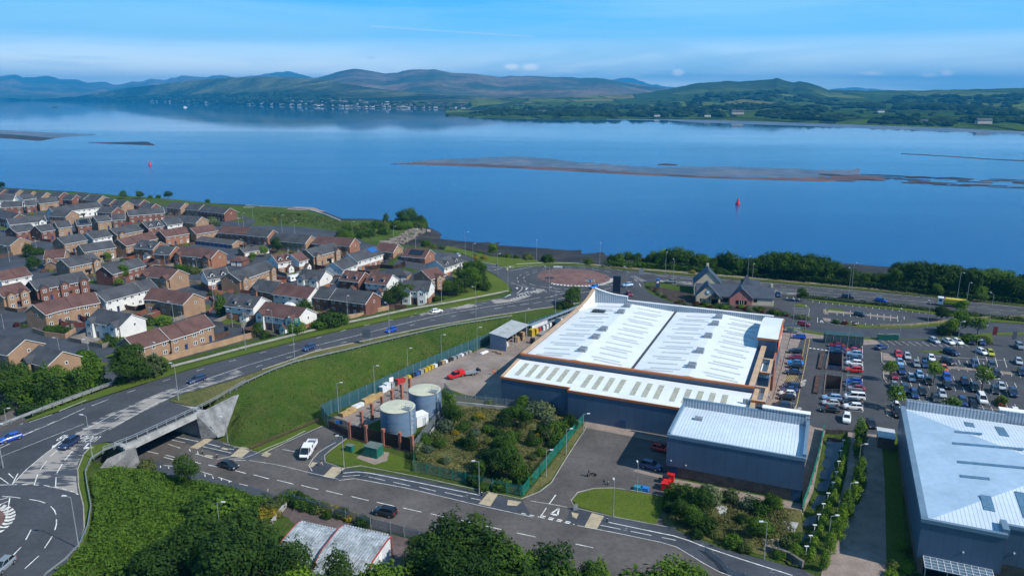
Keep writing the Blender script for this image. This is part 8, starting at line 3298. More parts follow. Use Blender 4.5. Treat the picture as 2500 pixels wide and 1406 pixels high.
sign('utility_sign','grey waste bin cabinet at the corner of the oval lawn',1405,1245,False,0.8,0.0,1.2,vent_m,R(10),legs=1,cat='bin')
# dark tower sign behind the warehouse, restaurant totem
x,y=PU(1505,716)
t_=thing('tower_sign','tall dark monolith sign tower behind the warehouse wall','sign',(x,y,0.4),R(-8))
MB().box(-1.5,1.5,-0.9,0.9,0,6.9).build('tower',sign_dark,t_)
MB().box(-1.35,1.35,-0.95,-0.9,0.6,6.6).build('sign_face',mat('navy_sign_face',(0.015,0.025,0.05),0.3,0.05,1),t_)
x,y=PU(1605,703)
t_=thing('totem_sign','dark blue restaurant sign on the planted island left of the restaurant','sign',(x,y,0.3),R(0))
MB().box(-0.8,0.8,-0.15,0.15,0.0,3.4).build('board',mat('navy_board',(0.03,0.06,0.12),0.5,0.05,1),t_)
MB().tube((0,0,3.4),(0,0,3.7),0.8,12,r2=0.3).build('board_top',sign_blue,t_)
MB().box(-0.5,0.5,-0.17,-0.15,1.8,2.7).build('sign_face',lamp_pale,t_)
# bollards with white bands
bl=MB().tube((0,0,0),(0,0,1.0),0.11,8)
for px,py,lab in((495,1108,'black bollard beside the cycle lane near the bridge, left'),(530,1117,'black bollard beside the cycle lane near the bridge, right'),(574,1100,'black bollard on the footway edge below the embankment'),
     (834,1155,'black bollard at the beige crossing by the lawn'),(1176,1210,'black bollard beside the lamp post at the second crossing'),(1482,1274,'black bollard at the crossing by the oval lawn'),(1484,1184,'black post in the service yard above the oval lawn')):
 key='bollard'
 x,y=P(px,py)
 t_=thing('bollard',lab,'bollard',(x,y,0.05),0,'black bollards')
 put('post',shared('bollard_post',bl,[plastic_dark]),t_,(0,0,0))
 put('white_band',shared('bollard_band',MB().tube((0,0,0.72),(0,0,0.85),0.12,8),[sign_white]),t_,(0,0,0))
for k in range(16):      # dark posts along the store front
 px,py=1930-k*2.9,822+k*10.2
 x,y=P(px,py)
 t_=thing('bollard','dark post edging the warehouse pavement, %s from the top'%ordinal(k),'bollard',(x,y,0.06),0,'posts along the warehouse front')
 put('post',shared('front_post',MB().tube((0,0,0),(0,0,1.1),0.08,6),[sign_dark]),t_,(0,0,0))
# green cabinets
gcab=mat('green_cabinet',(0.015,0.13,0.10),0.5,0.06,0.8)
for px,py,w_,d_,h_,lab,rz in((913,1111,3.3,2.6,2.3,'large dark green substation cabinet on the lawn',BRZ),(855,1101,1.6,1.1,1.35,'small green cabinet left of the substation',BRZ),
         (2153,829,2.6,1.0,1.7,'green cabinet on the verge, left of the two wide ones',BRZ+0.15),(2166,829,2.2,1.0,1.7,'green cabinet on the verge, right of the two wide ones',BRZ+0.15),(2184,829,2.0,1.0,1.7,'green cabinet on the verge next to the lamp post',BRZ+0.15)):
 x,y=P(px,py)
 t_=thing('utility_cabinet',lab,'cabinet',(x,y,0.06),rz)
 MB().box(-w_/2,w_/2,-d_/2,d_/2,0,h_).build('body',gcab,t_)
 MB().box(-w_/2-0.08,w_/2+0.08,-d_/2-0.08,d_/2+0.08,h_,h_+0.08).build('lid',mat('cabinet_lid',(0.12,0.16,0.14),0.7,0.1,1)if 'cabinet_lid' not in MATS else MATS['cabinet_lid'],t_)
 for k in(-1,1):
  MB().box(k*w_/4-w_/5,k*w_/4+w_/5,-d_/2-0.03,-d_/2,0.15,h_-0.15).build('door',gcab,t_)
sheet('concrete_pad',PX([(870,1118),(893,1098),(950,1105),(945,1125),(915,1135)]),0.09,paving)
# glass shelter and trolley bays
gl_m=mesh_mat('shelter_glass',(0.05,0.11,0.13),0.45)
x,y=P(2058,838)
t_=thing('glass_shelter','large glass walled trolley shelter at the top of the car park','shelter',(x,y,0.06),BRZ+R(9))
for nm,b_ in(('roof',(-5.6,5.6,-1.6,2.2,2.9,2.96)),('glass_wall',(-5.5,5.5,-1.5,-1.46,0.1,2.6)),('glass_wall',(-5.5,5.5,2.0,2.04,0.1,2.88)),('glass_wall',(5.45,5.5,-1.45,1.99,0.1,2.88)),('glass_wall',(-5.5,-5.45,-1.45,1.99,0.1,2.88))):
 MB().box(*b_).build(nm,gl_m,t_)
m=MB()
for k in range(6):
 for yy_ in(-1.5,2.0):
  m.tube((-5.4+k*2.16,yy_,0),(-5.4+k*2.16,yy_,2.9),0.05,5)
m.build('frame',steel,t_)
MB().box(-4.8,4.6,-0.4,1.4,0.1,1.05).build('trolley_rack',sign_dark,t_)
for px,py,lab in((1934,812,'black roofed trolley bay at the corner of the warehouse pavement'),(2088,955,'steel trolley bay among the cars right of the wells')):
 x,y=P(px,py)
 t_=thing('trolley_bay',lab,'trolley bay',(x,y,0.06),BRZ+R(4))
 if px<2000:
  m=MB().prism([(-2.2,-1.2),(1.8,-1.2),(1.8,1.2),(-2.2,1.2)],2.2,2.3)
  m.build('roof',sign_dark,t_)
 m=MB()
 for a in(-2.2,0,2.2):
  for b_ in(-1.1,1.1):
   m.tube((a,b_,0),(a,b_,2.2 if px<2000 else 1.1),0.05,5)
 for z_ in(0.5,1.0):
  for b_ in(-1.1,1.1):
   m.tube((-2.2,b_,z_),(2.2,b_,z_),0.03,4)
 m.build('frame',steel,t_)
 MB().box(-1.8,1.6,-0.7,0.7,0.2,0.95).build('trolleys',vent_m,t_)
# ---- stock in the builders' yard
wood_m=mat('pale_timber',(0.42,0.29,0.13),0.85,0.15,1.5,fine=0.15,fscale=6)
bag_w=mat('white_bagged_stock',(0.62,0.66,0.70),0.7,0.12,1.6)
bag_y=mat('yellow_stock',(0.50,0.36,0.03),0.7,0.15,1.6)
bag_r=mat('red_stock',(0.42,0.03,0.03),0.7,0.12,1.6)
bag_g=mat('grey_stock',(0.25,0.27,0.29),0.8,0.15,1.6)
bag_b=mat('blue_stock',(0.03,0.09,0.28),0.7,0.15,1.6)
bag_t=mat('tan_stock',(0.33,0.23,0.14),0.8,0.15,1.6)
bag_k=mat('black_stock',(0.03,0.03,0.035),0.8,0.15,1.6)
pallet=MB()
for k in range(5):
 pallet.box(-0.6,0.6,-0.5+k*0.22,-0.38+k*0.22,0.1,0.13)
for k in(-0.5,0,0.42):
 pallet.box(k,k+0.1,-0.5,0.5,0,0.1)
FD=Vector(P(1160,868))-Vector(P(786,1035))
FRZ=math.atan2(FD.y,FD.x)
stock=[(820,1032,wood_m,'pale timber packs',1.8,1.2,0.5),(842,1014,wood_m,'pale timber packs',2.4,1.4,0.8),(858,1006,wood_m,'pale timber packs',2.2,1.5,0.9),(874,995,bag_w,'white wrapped long packs',3.4,1.2,0.8),(896,984,wood_m,'pale timber packs',2.6,1.4,1.2),(910,977,wood_m,'pale timber packs',2.0,1.4,1.3),(925,970,wood_m,'pale timber packs',2.4,1.4,0.9),
  (935,958,bag_w,'white stacked bags',1.6,1.5,1.6),(945,952,bag_w,'white stacked bags',1.6,1.5,1.8),(957,947,bag_g,'grey bagged stock',1.2,1.2,1.4),(964,943,bag_k,'black stock',1.1,1.0,1.2),(972,939,bag_r,'red bagged stock',1.5,1.3,1.5),(981,935,bag_r,'red bagged stock',1.3,1.2,1.2),
  (990,929,bag_t,'tan bagged stock',1.2,1.2,0.9),(998,926,bag_y,'yellow bagged stock',1.2,1.1,1.0),(1008,921,bag_k,'black stock',1.2,1.1,0.9),(1018,917,bag_b,'blue bagged stock',1.5,1.2,1.0),(1028,913,bag_g,'grey bagged stock',1.3,1.2,1.2),(1038,908,bag_y,'yellow bagged stock',1.1,1.1,1.0),(1046,904,bag_y,'yellow bagged stock',1.1,1.1,1.0),
  (1054,900,bag_y,'yellow bagged stock',1.1,1.1,1.0),(1062,897,bag_w,'white stacked bags',1.1,1.1,0.9),(1071,893,bag_k,'black stock',1.2,1.1,0.8),(1080,889,bag_t,'tan bagged stock',1.2,1.1,0.9),(1088,886,bag_w,'white stacked bags',1.1,1.1,0.8),(1098,882,bag_k,'black stock',1.3,1.1,0.7),(1108,878,bag_g,'grey bagged stock',1.3,1.1,0.8),
  (1118,874,bag_g,'grey bagged stock',1.3,1.1,0.8),(1127,870,bag_w,'white stacked bags',1.2,1.1,0.7),(1137,866,bag_g,'grey bagged stock',1.2,1.1,0.7),(1146,862,bag_g,'grey bagged stock',1.2,1.1,0.6)]
cn={}
tn={}
for s_ in stock:
 tn[s_[3]]=tn.get(s_[3],0)+1
for px,py,mt,nm,L_,W_,h_ in stock:
 k=cn.get(nm,0)
 cn[nm]=k+1
 x,y=P(px,py)
 t_=thing('stock_pallet',('%s by the yard mesh fence, %s such from the gate'%(nm,ordinal(k)))if tn[nm]>1 else '%s on a pallet along the yard mesh fence'%nm,'pallet',(x,y,0.04),FRZ,'pallets along the yard fence')
 put('pallet',shared('pallet',pallet,[wood_m]),t_,(0,0,0),0,(L_/1.2,W_,1))
 r_=random.Random(px)
 n_=2 if h_>0.9 else 1
 m=MB()
 for q in range(n_):
  e=r_.uniform(0,0.12)
  z_=0.14+q*h_/n_
  m.prism([(-L_/2+e,-W_/2+e),(L_/2-e,-W_/2),(L_/2,W_/2-e),(-L_/2,W_/2)],z_,z_+h_/n_-0.03)
 m.build('load',mt,t_)
for px,py,mt,nm,L_,W_,h_,rz in((1182,862,sign_white,'white long pack on the ground left of the storage shed',3.2,1.0,0.4,FRZ),(1210,860,bag_t,'timber pallets in front of the storage shed wall, left',1.8,1.0,0.5,BRZ),(1220,864,bag_t,'timber pallets in front of the storage shed wall, right',1.8,1.0,0.5,BRZ),
         (1237,845,bag_w,'white sacks just inside the storage shed',1.2,1.0,1.2,FRZ),(1262,835,bag_t,'tan sacks in the middle of the storage shed',1.6,1.4,1.7,FRZ),(1275,830,bag_t,'tan crates stacked at the right post of the storage shed',1.6,1.4,2.6,FRZ),
         (1298,820,bag_y,'yellow tan crate stack just right of the storage shed',1.7,1.4,2.2,FRZ),(1308,816,bag_y,'second yellow tan stack right of the storage shed',1.5,1.4,2.0,FRZ),(1300,838,bag_k,'black cage in the yard beside the warehouse wall',1.4,1.2,1.6,BRZ),(1325,818,bag_g,'grey flat stock in low heaps by the warehouse edge',4.0,2.0,0.7,FRZ)):
 x,y=P(px,py)
 m=MB()
 m.prism([(-L_/2,-W_/2),(L_/2,-W_/2),(L_/2,W_/2),(-L_/2,W_/2)],0,h_*0.48)
 m.prism([(-L_/2+0.1,-W_/2+0.05),(L_/2-0.1,-W_/2+0.08),(L_/2-0.05,W_/2-0.1),(-L_/2+0.1,W_/2)],h_*0.5,h_)
 o=m.build('yard_stock',mt,loc=(x,y,0.05),rz=rz)
 tag(o,nm,'stock')
# stock racking behind the shed with white goods
x,y=P(1296,818)
t_=thing('storage_rack','long steel rack of shelving with white panels beyond the storage shed','rack',(x,y,0.04),math.atan2(P(1440,760)[1]-y,P(1440,760)[0]-x))
m=MB()
RL=seglen((x,y),P(1440,760))
for z_ in(1.5,3.0):
 m.box(0,RL,0,1.4,z_,z_+0.1)
for k in range(int(RL/2.8)+1):
 for b_ in(0,1.4):
  m.tube((k*2.8,b_,0),(k*2.8,b_,3.1),0.06,4)
m.build('frame',steel,t_)
MB().box(0.5,9,-0.05,0.02,1.8,2.95).build('white_panel_bay',bag_w,t_)
for k,(px,py,mt,nm)in enumerate(((1316,808,bag_r,'red'),(1326,806,bag_w,'white'),(1334,802,bag_w,'white'),(1342,799,bag_w,'white'),(1350,796,bag_k,'black'),(1357,793,bag_w,'white'),(1363,791,bag_w,'white'),(1369,788,bag_w,'white'))):
 x,y=P(px,py)
 m=MB().prism([(-0.6,-0.5),(0.6,-0.5),(0.6,0.5),(-0.6,0.5)],0.0,1.2).box(-0.5,0.5,-0.4,0.4,1.2,1.55)
 tag(m.build('bulk_bag',mt,loc=(x,y,0.04),rz=FRZ),'%s bulk bag before the long rack, %s from the shed'%(nm,ordinal(k)),'bulk bag','bulk bags before the rack')
# bins, pallets by the service road
for k,(px,py,lab)in enumerate(((1623,1196,'red wheeled bin nearest the oval lawn'),(1628,1190,'red wheeled bin second nearest the oval lawn'),(1626,1179,'red wheeled bin with open dark lid before the unit'),(1637,1175,'red wheeled bin nearest the double door of the unit'))):
 x,y=P(px,py)
 t_=thing('wheeled_bin',lab,'bin',(x,y,0.05),BRZ+0.1,'red wheeled bins')
 put('body',shared('bin_body',MB().prism([(-0.55,-0.45),(0.55,-0.45),(0.6,0.5),(-0.6,0.5)],0.12,[1.2,1.2,1.35,1.35]),[red_body]),t_,(0,0,0),0,(1.2,1.1,1.1))
 put('lid',shared('bin_lid',MB().box(-0.75,0.75,-0.55,0.6,1.5,1.56),[plastic_dark if k>1 else red_body])if k!=2 else shared('bin_lid_dark',MB().box(-0.75,0.75,-0.55,0.6,1.5,1.56),[plastic_dark]),t_,(0,0,0))
 for a,b_ in((-0.5,-0.4),(0.5,-0.4),(-0.5,0.4),(0.5,0.4)):
  put('castor',shared('castor',MB().tube((0,-0.04,0.1),(0,0.04,0.1),0.1,8),[tyre]),t_,(a,b_,0))
for px,py,lab,mt in((1558,1195,'turquoise stacked crates left of the blue ones by the lawn',mat('turquoise_plastic',(0.02,0.25,0.38),0.5,0.05,2)),(1574,1197,'blue stacked crates right of the turquoise ones by the lawn',sign_blue)):
 x,y=P(px,py)
 m=MB()
 m.box(-0.8,0.8,-0.6,0.6,0.0,0.35).box(-0.75,0.75,-0.55,0.55,0.38,0.7)
 tag(m.build('crate_stack',mt,loc=(x,y,0.06),rz=BRZ),lab,'crates')
# items in the car park area
for px,py,lab in((2360,918,'cycle hoops, upper set at the right of the car park'),(2478,928,'cycle hoops, lower set at the right of the car park')):
 x,y=P(px,py)
 t_=thing('cycle_rack',lab,'cycle rack',(x,y,0.06),BRZ)
 for k in range(4):
  m=MB()
  m.tube((k*1.0,-0.4,0),(k*1.0,-0.4,0.8),0.03,4)
  m.tube((k*1.0,0.4,0),(k*1.0,0.4,0.8),0.03,4)
  m.tube((k*1.0,-0.4,0.8),(k*1.0,0.4,0.8),0.03,4)
  m.build('hoop',steel,t_)
# park benches and tables
for px,py,lab in((601,509,'pale park table left of the pair on the waterside lawn'),(611,509,'pale park table right of the pair on the waterside lawn')):
 x,y,z_=G(px,py)
 t_=thing('picnic_table',lab,'picnic table',(x,y,z_),0.2,'picnic tables')
 MB().box(-1.6,1.6,-0.5,0.5,0.95,1.1).build('table_top',concrete,t_)
 for s in(-1,1):
  MB().box(-1.5,1.5,s*1.0-0.2,s*1.0+0.2,0.45,0.55).build('bench',concrete,t_)
  MB().box(s*1.1-0.1,s*1.1+0.1,-0.9,0.9,0,0.5).build('leg',concrete,t_)
for q in([(700,512),(720,503),(760,502),(790,508),(800,515),(770,518),(730,514)],):
 sheet('headland_path',GS2(q),0.15,paving,H,step=5)
# sea wall
m=MB()
pts=[P(x,y,0)for x,y in((600,502),(700,508),(755,513),(795,525),(830,539))]
b=pts[0]
wallstrip(m,[(p[0]-b[0],p[1]-b[1])for p in pts],1.0,lambda x,y:0,-3.0,0.5)
tag(m.build('sea_wall',concrete,loc=(*b,0)),'low sea wall round the small headland of the park','wall')
m=MB()
pts=[P(x,y,0)for x,y in((945,597),(985,582),(1010,566),(1035,556))]
r_=random.Random(5)
for i in range(260):
 a=r_.random()*2.999
 k=int(a)
 f=a-k
 p=(pts[k][0]+(pts[k+1][0]-pts[k][0])*f+r_.uniform(-4,4),pts[k][1]+(pts[k+1][1]-pts[k][1])*f+r_.uniform(-4,2))
 s=r_.uniform(0.4,1.1)
 z_=H(*p)
 m.obox(p,(math.cos(a*7),math.sin(a*7)),s,s*0.7,z_-0.4,z_+s*0.7)
tag(m.build('shore_rocks',mat('pale_rock',(0.26,0.22,0.19),0.95,0.3,0.6)),'rubble of pale rocks edging the shore above the mud','rocks',None,'stuff')
# buoys
for px,py,lab,s in((366,404,'small red navigation buoy out in the left water',1.0),(1801,499,'red navigation buoy in the water to the right of centre',1.0)):
 x,y=P(px,py,-3)
 t_=thing('buoy',lab,'buoy',(x,y,-3),0,'red channel buoys')
 rb=MATS.get('buoy_red')or mat('buoy_red',(0.62,0.03,0.04),0.5,0.05,1)
 MB().tube((0,0,-0.3),(0,0,1.0),1.7,14).build('float',rb,t_)
 MB().tube((0,0,1.0),(0,0,3.6),1.2,10,r2=0.6).build('tower',rb,t_)
 MB().tube((0,0,3.6),(0,0,4.4),0.45,8).build('top_mark',rb,t_)
for px,py,lab,s in((452,263,'tiny white boat off the far town',9),(134,263,'tiny dark moored hulk at the far left water',14)):
 x,y=P(px,py,-3)
 t_=thing('boat',lab,'boat',(x,y,-3),0.2)
 mt=white_body if 'white' in lab else sign_dark
 MB().prism([(-s,-2.5),(s*0.7,-2.5),(s*1.2,0),(s*0.7,2.5),(-s,2.5)],-0.5,3.5).build('hull',mt,t_)
 MB().box(-s*0.5,s*0.2,-1.8,1.8,3.5,8.0 if 'white' in lab else 5).build('cabin',mt,t_)

# ================================================================ people
person(785,1137,'person in black top and pale shorts walking past the lawn by the side road',(0.02,0.02,0.025),(0.55,0.48,0.38),(1,-0.4),'walk')
person(655,1210,'person in grey walking on the pavement near the bottom left bushes',(0.25,0.26,0.28),(0.05,0.055,0.07),(1,-0.3),'walk')
person(1437,1163,'person in dark top and pale trousers pushing a motorbike in the service yard',(0.03,0.03,0.035),(0.40,0.35,0.32),(1,0.1),'push')
person(1205,915,'person in orange high visibility clothes at the edge of the warehouse shadow',(0.85,0.16,0.03),(0.75,0.14,0.03),(0.3,-1),'stand')
person(1216,911,'person in yellow high visibility vest beside the one in orange',(0.45,0.5,0.04),(0.03,0.035,0.05),(-1,-0.3),'stand')
person(1877,941,'person in yellow vest and black trousers on the warehouse pavement',(0.6,0.65,0.08),(0.02,0.02,0.025),(0,-1),'walk')
person(1876,975,'person in pale blue shirt low on the warehouse pavement',(0.5,0.58,0.7),(0.05,0.1,0.25),(0,-1),'walk')
person(1905,890,'person in pink top on the pavement beside the bright blue car',(0.6,0.2,0.25),(0.5,0.4,0.4),(1,0),'stand')
person(1914,806,'person in black at the top corner of the warehouse',(0.02,0.02,0.02),(0.03,0.02,0.02),(0,-1),'stand')
person(1964,811,'person in dark red right of the trolley bay',(0.1,0.03,0.04),(0.02,0.02,0.03),(0,-1),'stand')
person(1935,998,'person in blue jacket behind the navy suv by the hatched bay',(0.06,0.14,0.36),(0.04,0.06,0.12),(-1,0),'stand')
person(1923,997,'person in grey blue loading the boot of the navy suv',(0.2,0.25,0.34),(0.06,0.08,0.14),(-1,0),'stand')
# motorbike
x,y=P(1444,1163)
mb_=thing('motorcycle','black motorcycle being pushed across the service yard','motorcycle',(x,y,0.05),R(5))
for xx in(-0.7,0.75):
 m=MB()
 m.tube((xx,-0.06,0.32),(xx,0.06,0.32),0.32,14)
 m.build('wheel',tyre,mb_)
m=MB()
m.tube((-0.7,0,0.35),(-0.1,0,0.6),0.08,6)
m.tube((-0.1,0,0.5),(0.45,0,0.75),0.16,8)
m.tube((0.75,0,0.35),(0.5,0,0.95),0.05,6)
m.tube((0.5,-0.35,1.0),(0.5,0.35,1.0),0.03,5)
m.build('frame',plastic_dark,mb_)
MB().prism([(-0.75,-0.12),(-0.05,-0.14),(-0.05,0.14),(-0.75,0.12)],0.72,0.82).build('seat',tyre,mb_)
# ================================================================ trees and shrubs
def jit(seed):
 return random.Random(seed)

# shoreline belt on the right: tops follow the photograph's outline
topl=[(1480,622),(1505,616),(1540,616),(1575,626),(1620,608),(1660,605),(1700,618),(1740,630),(1775,612),(1800,632),(1860,625),(1910,616),(1960,618),(2000,628),(2030,640),(2060,650),(2100,664),(2170,668),
  (2200,645),(2250,642),(2290,641),(2330,655),(2390,662),(2420,672),(2500,682),(2600,690)]
basel=[(1480,650),(1600,655),(1750,668),(1900,682),(2100,700),(2300,722),(2500,742),(2600,752)]
r_=jit(4)
items=[]
x=1492
while x<2590:
 b_=lerp_px(basel,x)
 t_=lerp_px(topl,x)
 # foot somewhat behind the hedge line
 fy=b_-r_.uniform(2,8)
 X,Y=P(x,fy,0.3)
 zc=Y*CS+75*SN
 hgt=max(3.0,(fy-t_)*zc/FOC*1.0*r_.uniform(0.86,1.03))
 kd=r_.choice(['oak','oak','oakdark','oakdark','oakbright' if x<2000 else 'oakdark'])
 hgt*=1.12
 if hgt<4.2:
  kd=r_.choice(['bush','bushdark','busholive'])
  hgt*=0.8
 items.append((x,fy,kd,hgt,1.15))
 x+=r_.uniform(14,24)
x=2185
while x<2600:
 for dy_ in(14,26):
  fy=lerp_px(basel,x)-dy_-r_.uniform(0,6)
  items.append((x+r_.uniform(-6,6),fy,r_.choice(['oak','oakdark','oakdark','oakbright']),r_.uniform(6.0,8.5),1.2))
 x+=r_.uniform(22,32)
x=1600
while x<2000:
 items.append((x,lerp_px(basel,x)-12,r_.choice(['oak','oakdark','bush']),r_.uniform(4.5,6.5),1.2))
 x+=r_.uniform(22,34)
for _x in(1775,2000):
 items.append((_x,lerp_px(basel,_x)-4,'tall',10.0))
items+=[(2392,738,'oakbright',6.0),(2285,722,'oakbright',5.0)]
stand(items,'in the shoreline belt','trees of the shoreline belt')
for k,(xa,xb)in enumerate(((1484,1840),(1840,2200),(2200,2620))):
 hedge(['straggling hedge along the shore road left of the restaurant spire','straggling hedge along the shore road beyond the restaurant car park','straggling hedge along the shore road above the lorry'][k],
  [(x,lerp_px(basel,x))for x in range(xa,xb+1,40)],5.0,2.3,[L_MID,L_DARK,L_DARK][k],6500,0.32,20+k)
stand([(1562,640,'gorse',2.2),(1720,646,'gorse',2.4,1.6),(1748,646,'gorse',2.2,1.6),(1800,648,'gorse',2.2,1.6),(2018,668,'gorse',2.6,1.5),(1845,655,'gorse',2.0),(1160,634,'gorse',2.0),(1183,633,'gorse',2.2,1.3),(1540,655,'gorse',1.8),(1690,668,'gorse',2.0)],'on the shore behind the road','gorse on the shore')
stand([(x_,y_,k_,h_)for x_,y_,k_,h_ in((1204,626,'oakbright',6.5),(1150,622,'bush',2.6),(1172,625,'bush',3),(1240,632,'bush',3.0),(1288,636,'busholive',4.0),(1336,640,'bushdark',4.5),(1437,645,'bush',3.2),(1500,648,'bushgrey',3.0),(1222,632,'bushdark',2.4),
           (1260,634,'bush',2.6),(1040,603,'bush',4.0),(1060,606,'bushbright',2.6),(1080,608,'bush',2.2),(1100,612,'busholive',2.2),(1120,615,'bush',2.4),(1135,619,'busholive',2.2))],'between mud and road','shrubs above the mud')
# headland shrub thicket
items=[]
for i in range(46):
 a=r_.random()
 bb=r_.random()
 px=830+205*a
 py=565-22*a+(26-10*a)*bb-2
 if px>960:
  py=548-(px-960)*0.02+14*bb
 items.append((px,py,r_.choice(['bush','bushdark','bush','busholive','bushbright']),r_.uniform(3.0,5.2),1.1))
items+=[(1005,550,'oak',11,0.9),(985,552,'oakdark',9.5,1.2),(1028,554,'oakdark',7.0,1.3),(942,548,'tall',7,1.3)]
stand(items,'on the headland by the estate','thicket on the headland')
stand([(302,486,'oak',6.0,1.2),(343,486,'oak',6.0,1.3),(412,485,'oakdark',6.0,1.5),(368,484,'bush',2.5),(387,484,'bush',2.8),(6,462,'oakdark',6,1.2),(507,494,'bush',2.6),(670,540,'gorse',2.0),(685,532,'busholive',1.6),(710,532,'busholive',1.6),(730,527,'bushdark',1.6),(515,547,'bushgrey',4.5,1.2),(530,551,'bushgrey',3.0,1.4)],
 'near the waterside lawn','planting by the waterside lawn')
# estate greenery
stand([(71,628,'oakdark',6.5),(80,630,'oakdark',5.0),(97,622,'bushdark',4.0),(60,628,'bushbright',1.8),(84,664,'oakdark',7.0,1.2),(302,690,'oak',7.5),(290,697,'bushbright',3.2),(265,640,'oakbright',4.5),(300,640,'bush',2.0),(455,665,'bush',3.2,1.3),(475,668,'busholive',3.0,1.4),
 (440,660,'bush',3.0),(420,575,'bushbright',3.6),(676,618,'oakdark',7.5),(722,612,'oakdark',6.5),(645,628,'oakbright',5.5),(617,640,'oakbright',4.5,1.2),(840,622,'oakbright',4.2,1.3),(735,612,'bush',2.6),(540,775,'tall',8.5,1.2),(516,722,'busholive',2.0),(745,800,'oakdark',9.5),(725,812,'bush',4.0),
 (808,795,'bushdark',5.2,1.2),(830,790,'bush',3.6,1.3),(780,802,'bush',3.0,1.4),(632,824,'oakdark',5.0),(650,825,'bush',2.4),(745,690,'oakbright',4.0),(820,698,'bush',3.0),(845,700,'bush',3.4),(402,795,'bushbright',3.6),(317,817,'cone',3.6),(275,832,'bush',3.0),(290,835,'busholive',2.8),(283,845,'bush',2.6),
 (140,812,'bush',2.6,1.4),(155,815,'bushdark',2.8,1.3),(120,808,'bush',2.0,1.3),(40,798,'bushred',1.8),(60,800,'busholive',1.6),(350,795,'busholive',3.0,1.4),(370,792,'bush',2.4,1.5),(430,700,'bush',1.6),(1020,740,'bush',1.8),(575,722,'bush',1.6)],
 'among the houses','garden planting in the estate')
for i,(px,py)in enumerate(((205,880),(212,885),(218,892),(200,895),(190,903),(178,910),(222,900))):
 plant('bush',G(px,py),3.6,'clipped tall green hedge by the turning area, %s piece from the top'%ordinal(i),'clipped hedge pieces',1.1)
stand([(950,745,'oakdark',6.0,1.2),(975,742,'oakdark',7.5,1.3),(1000,738,'oak',7.0,1.2),(1022,735,'bushdark',4.0,1.2),(1095,722,'oak',6.0,1.2),(1115,722,'oakdark',6.5,1.2),(1135,715,'oakdark',8.0,1.1),(1155,702,'oak',8.5,1.0),(1172,698,'oakdark',8.0,1.0),(1150,680,'oak',7.5,1.0),(1165,672,'oak',7.0,1.0),(1140,668,'oakbright',5.0),
 (1180,708,'bushdark',4.0,1.1),(1130,655,'bushred',3.0),(1105,668,'bushbright',3.0),(1128,690,'oak',6.0),(1043,738,'bushbright',1.8),(1070,735,'bushdark',2.4,1.4),(1180,655,'bushbright',2.6)],
 'left of the roundabout','trees left of the roundabout')
stand([(1398,748,'oak',7.5,1.2),(1378,752,'bushdark',3.2,1.4),(1384,745,'bushred',2.8)],'on the embankment by the roundabout','trees on the embankment')
# group at the left edge beside the main road
items=[(20,975,'oakdark',8),(-10,970,'oak',8),(50,990,'oakdark',7.5),(85,990,'bush',4.5),(100,985,'oak',8),(122,985,'tall',11,1.3),(140,995,'oakdark',8.5),(165,990,'oak',9),(190,985,'oakdark',8.5),(212,975,'oak',9),(235,965,'oak',8),(110,1020,'bushdark',4,1.3),(130,1012,'bush',4.5),(160,1005,'oakdark',6.5),
  (75,1010,'bushdark',3.2,1.3),(185,1000,'bushdark',4.5,1.2),(205,992,'oak',6.5),(0,1008,'bushdark',3.0,1.4),(250,955,'bush',3.5,1.3),(60,960,'oak',8),(30,945,'oakdark',7),(150,960,'oak',7.5)]
items+=[(322,938,'oakbig',10.5,1.35),(365,918,'busholive',6.0,1.0),(385,905,'bush',4.5),(300,948,'bushdark',3.5)]
stand(items,'left of the crash barrier','trees left of the main road')
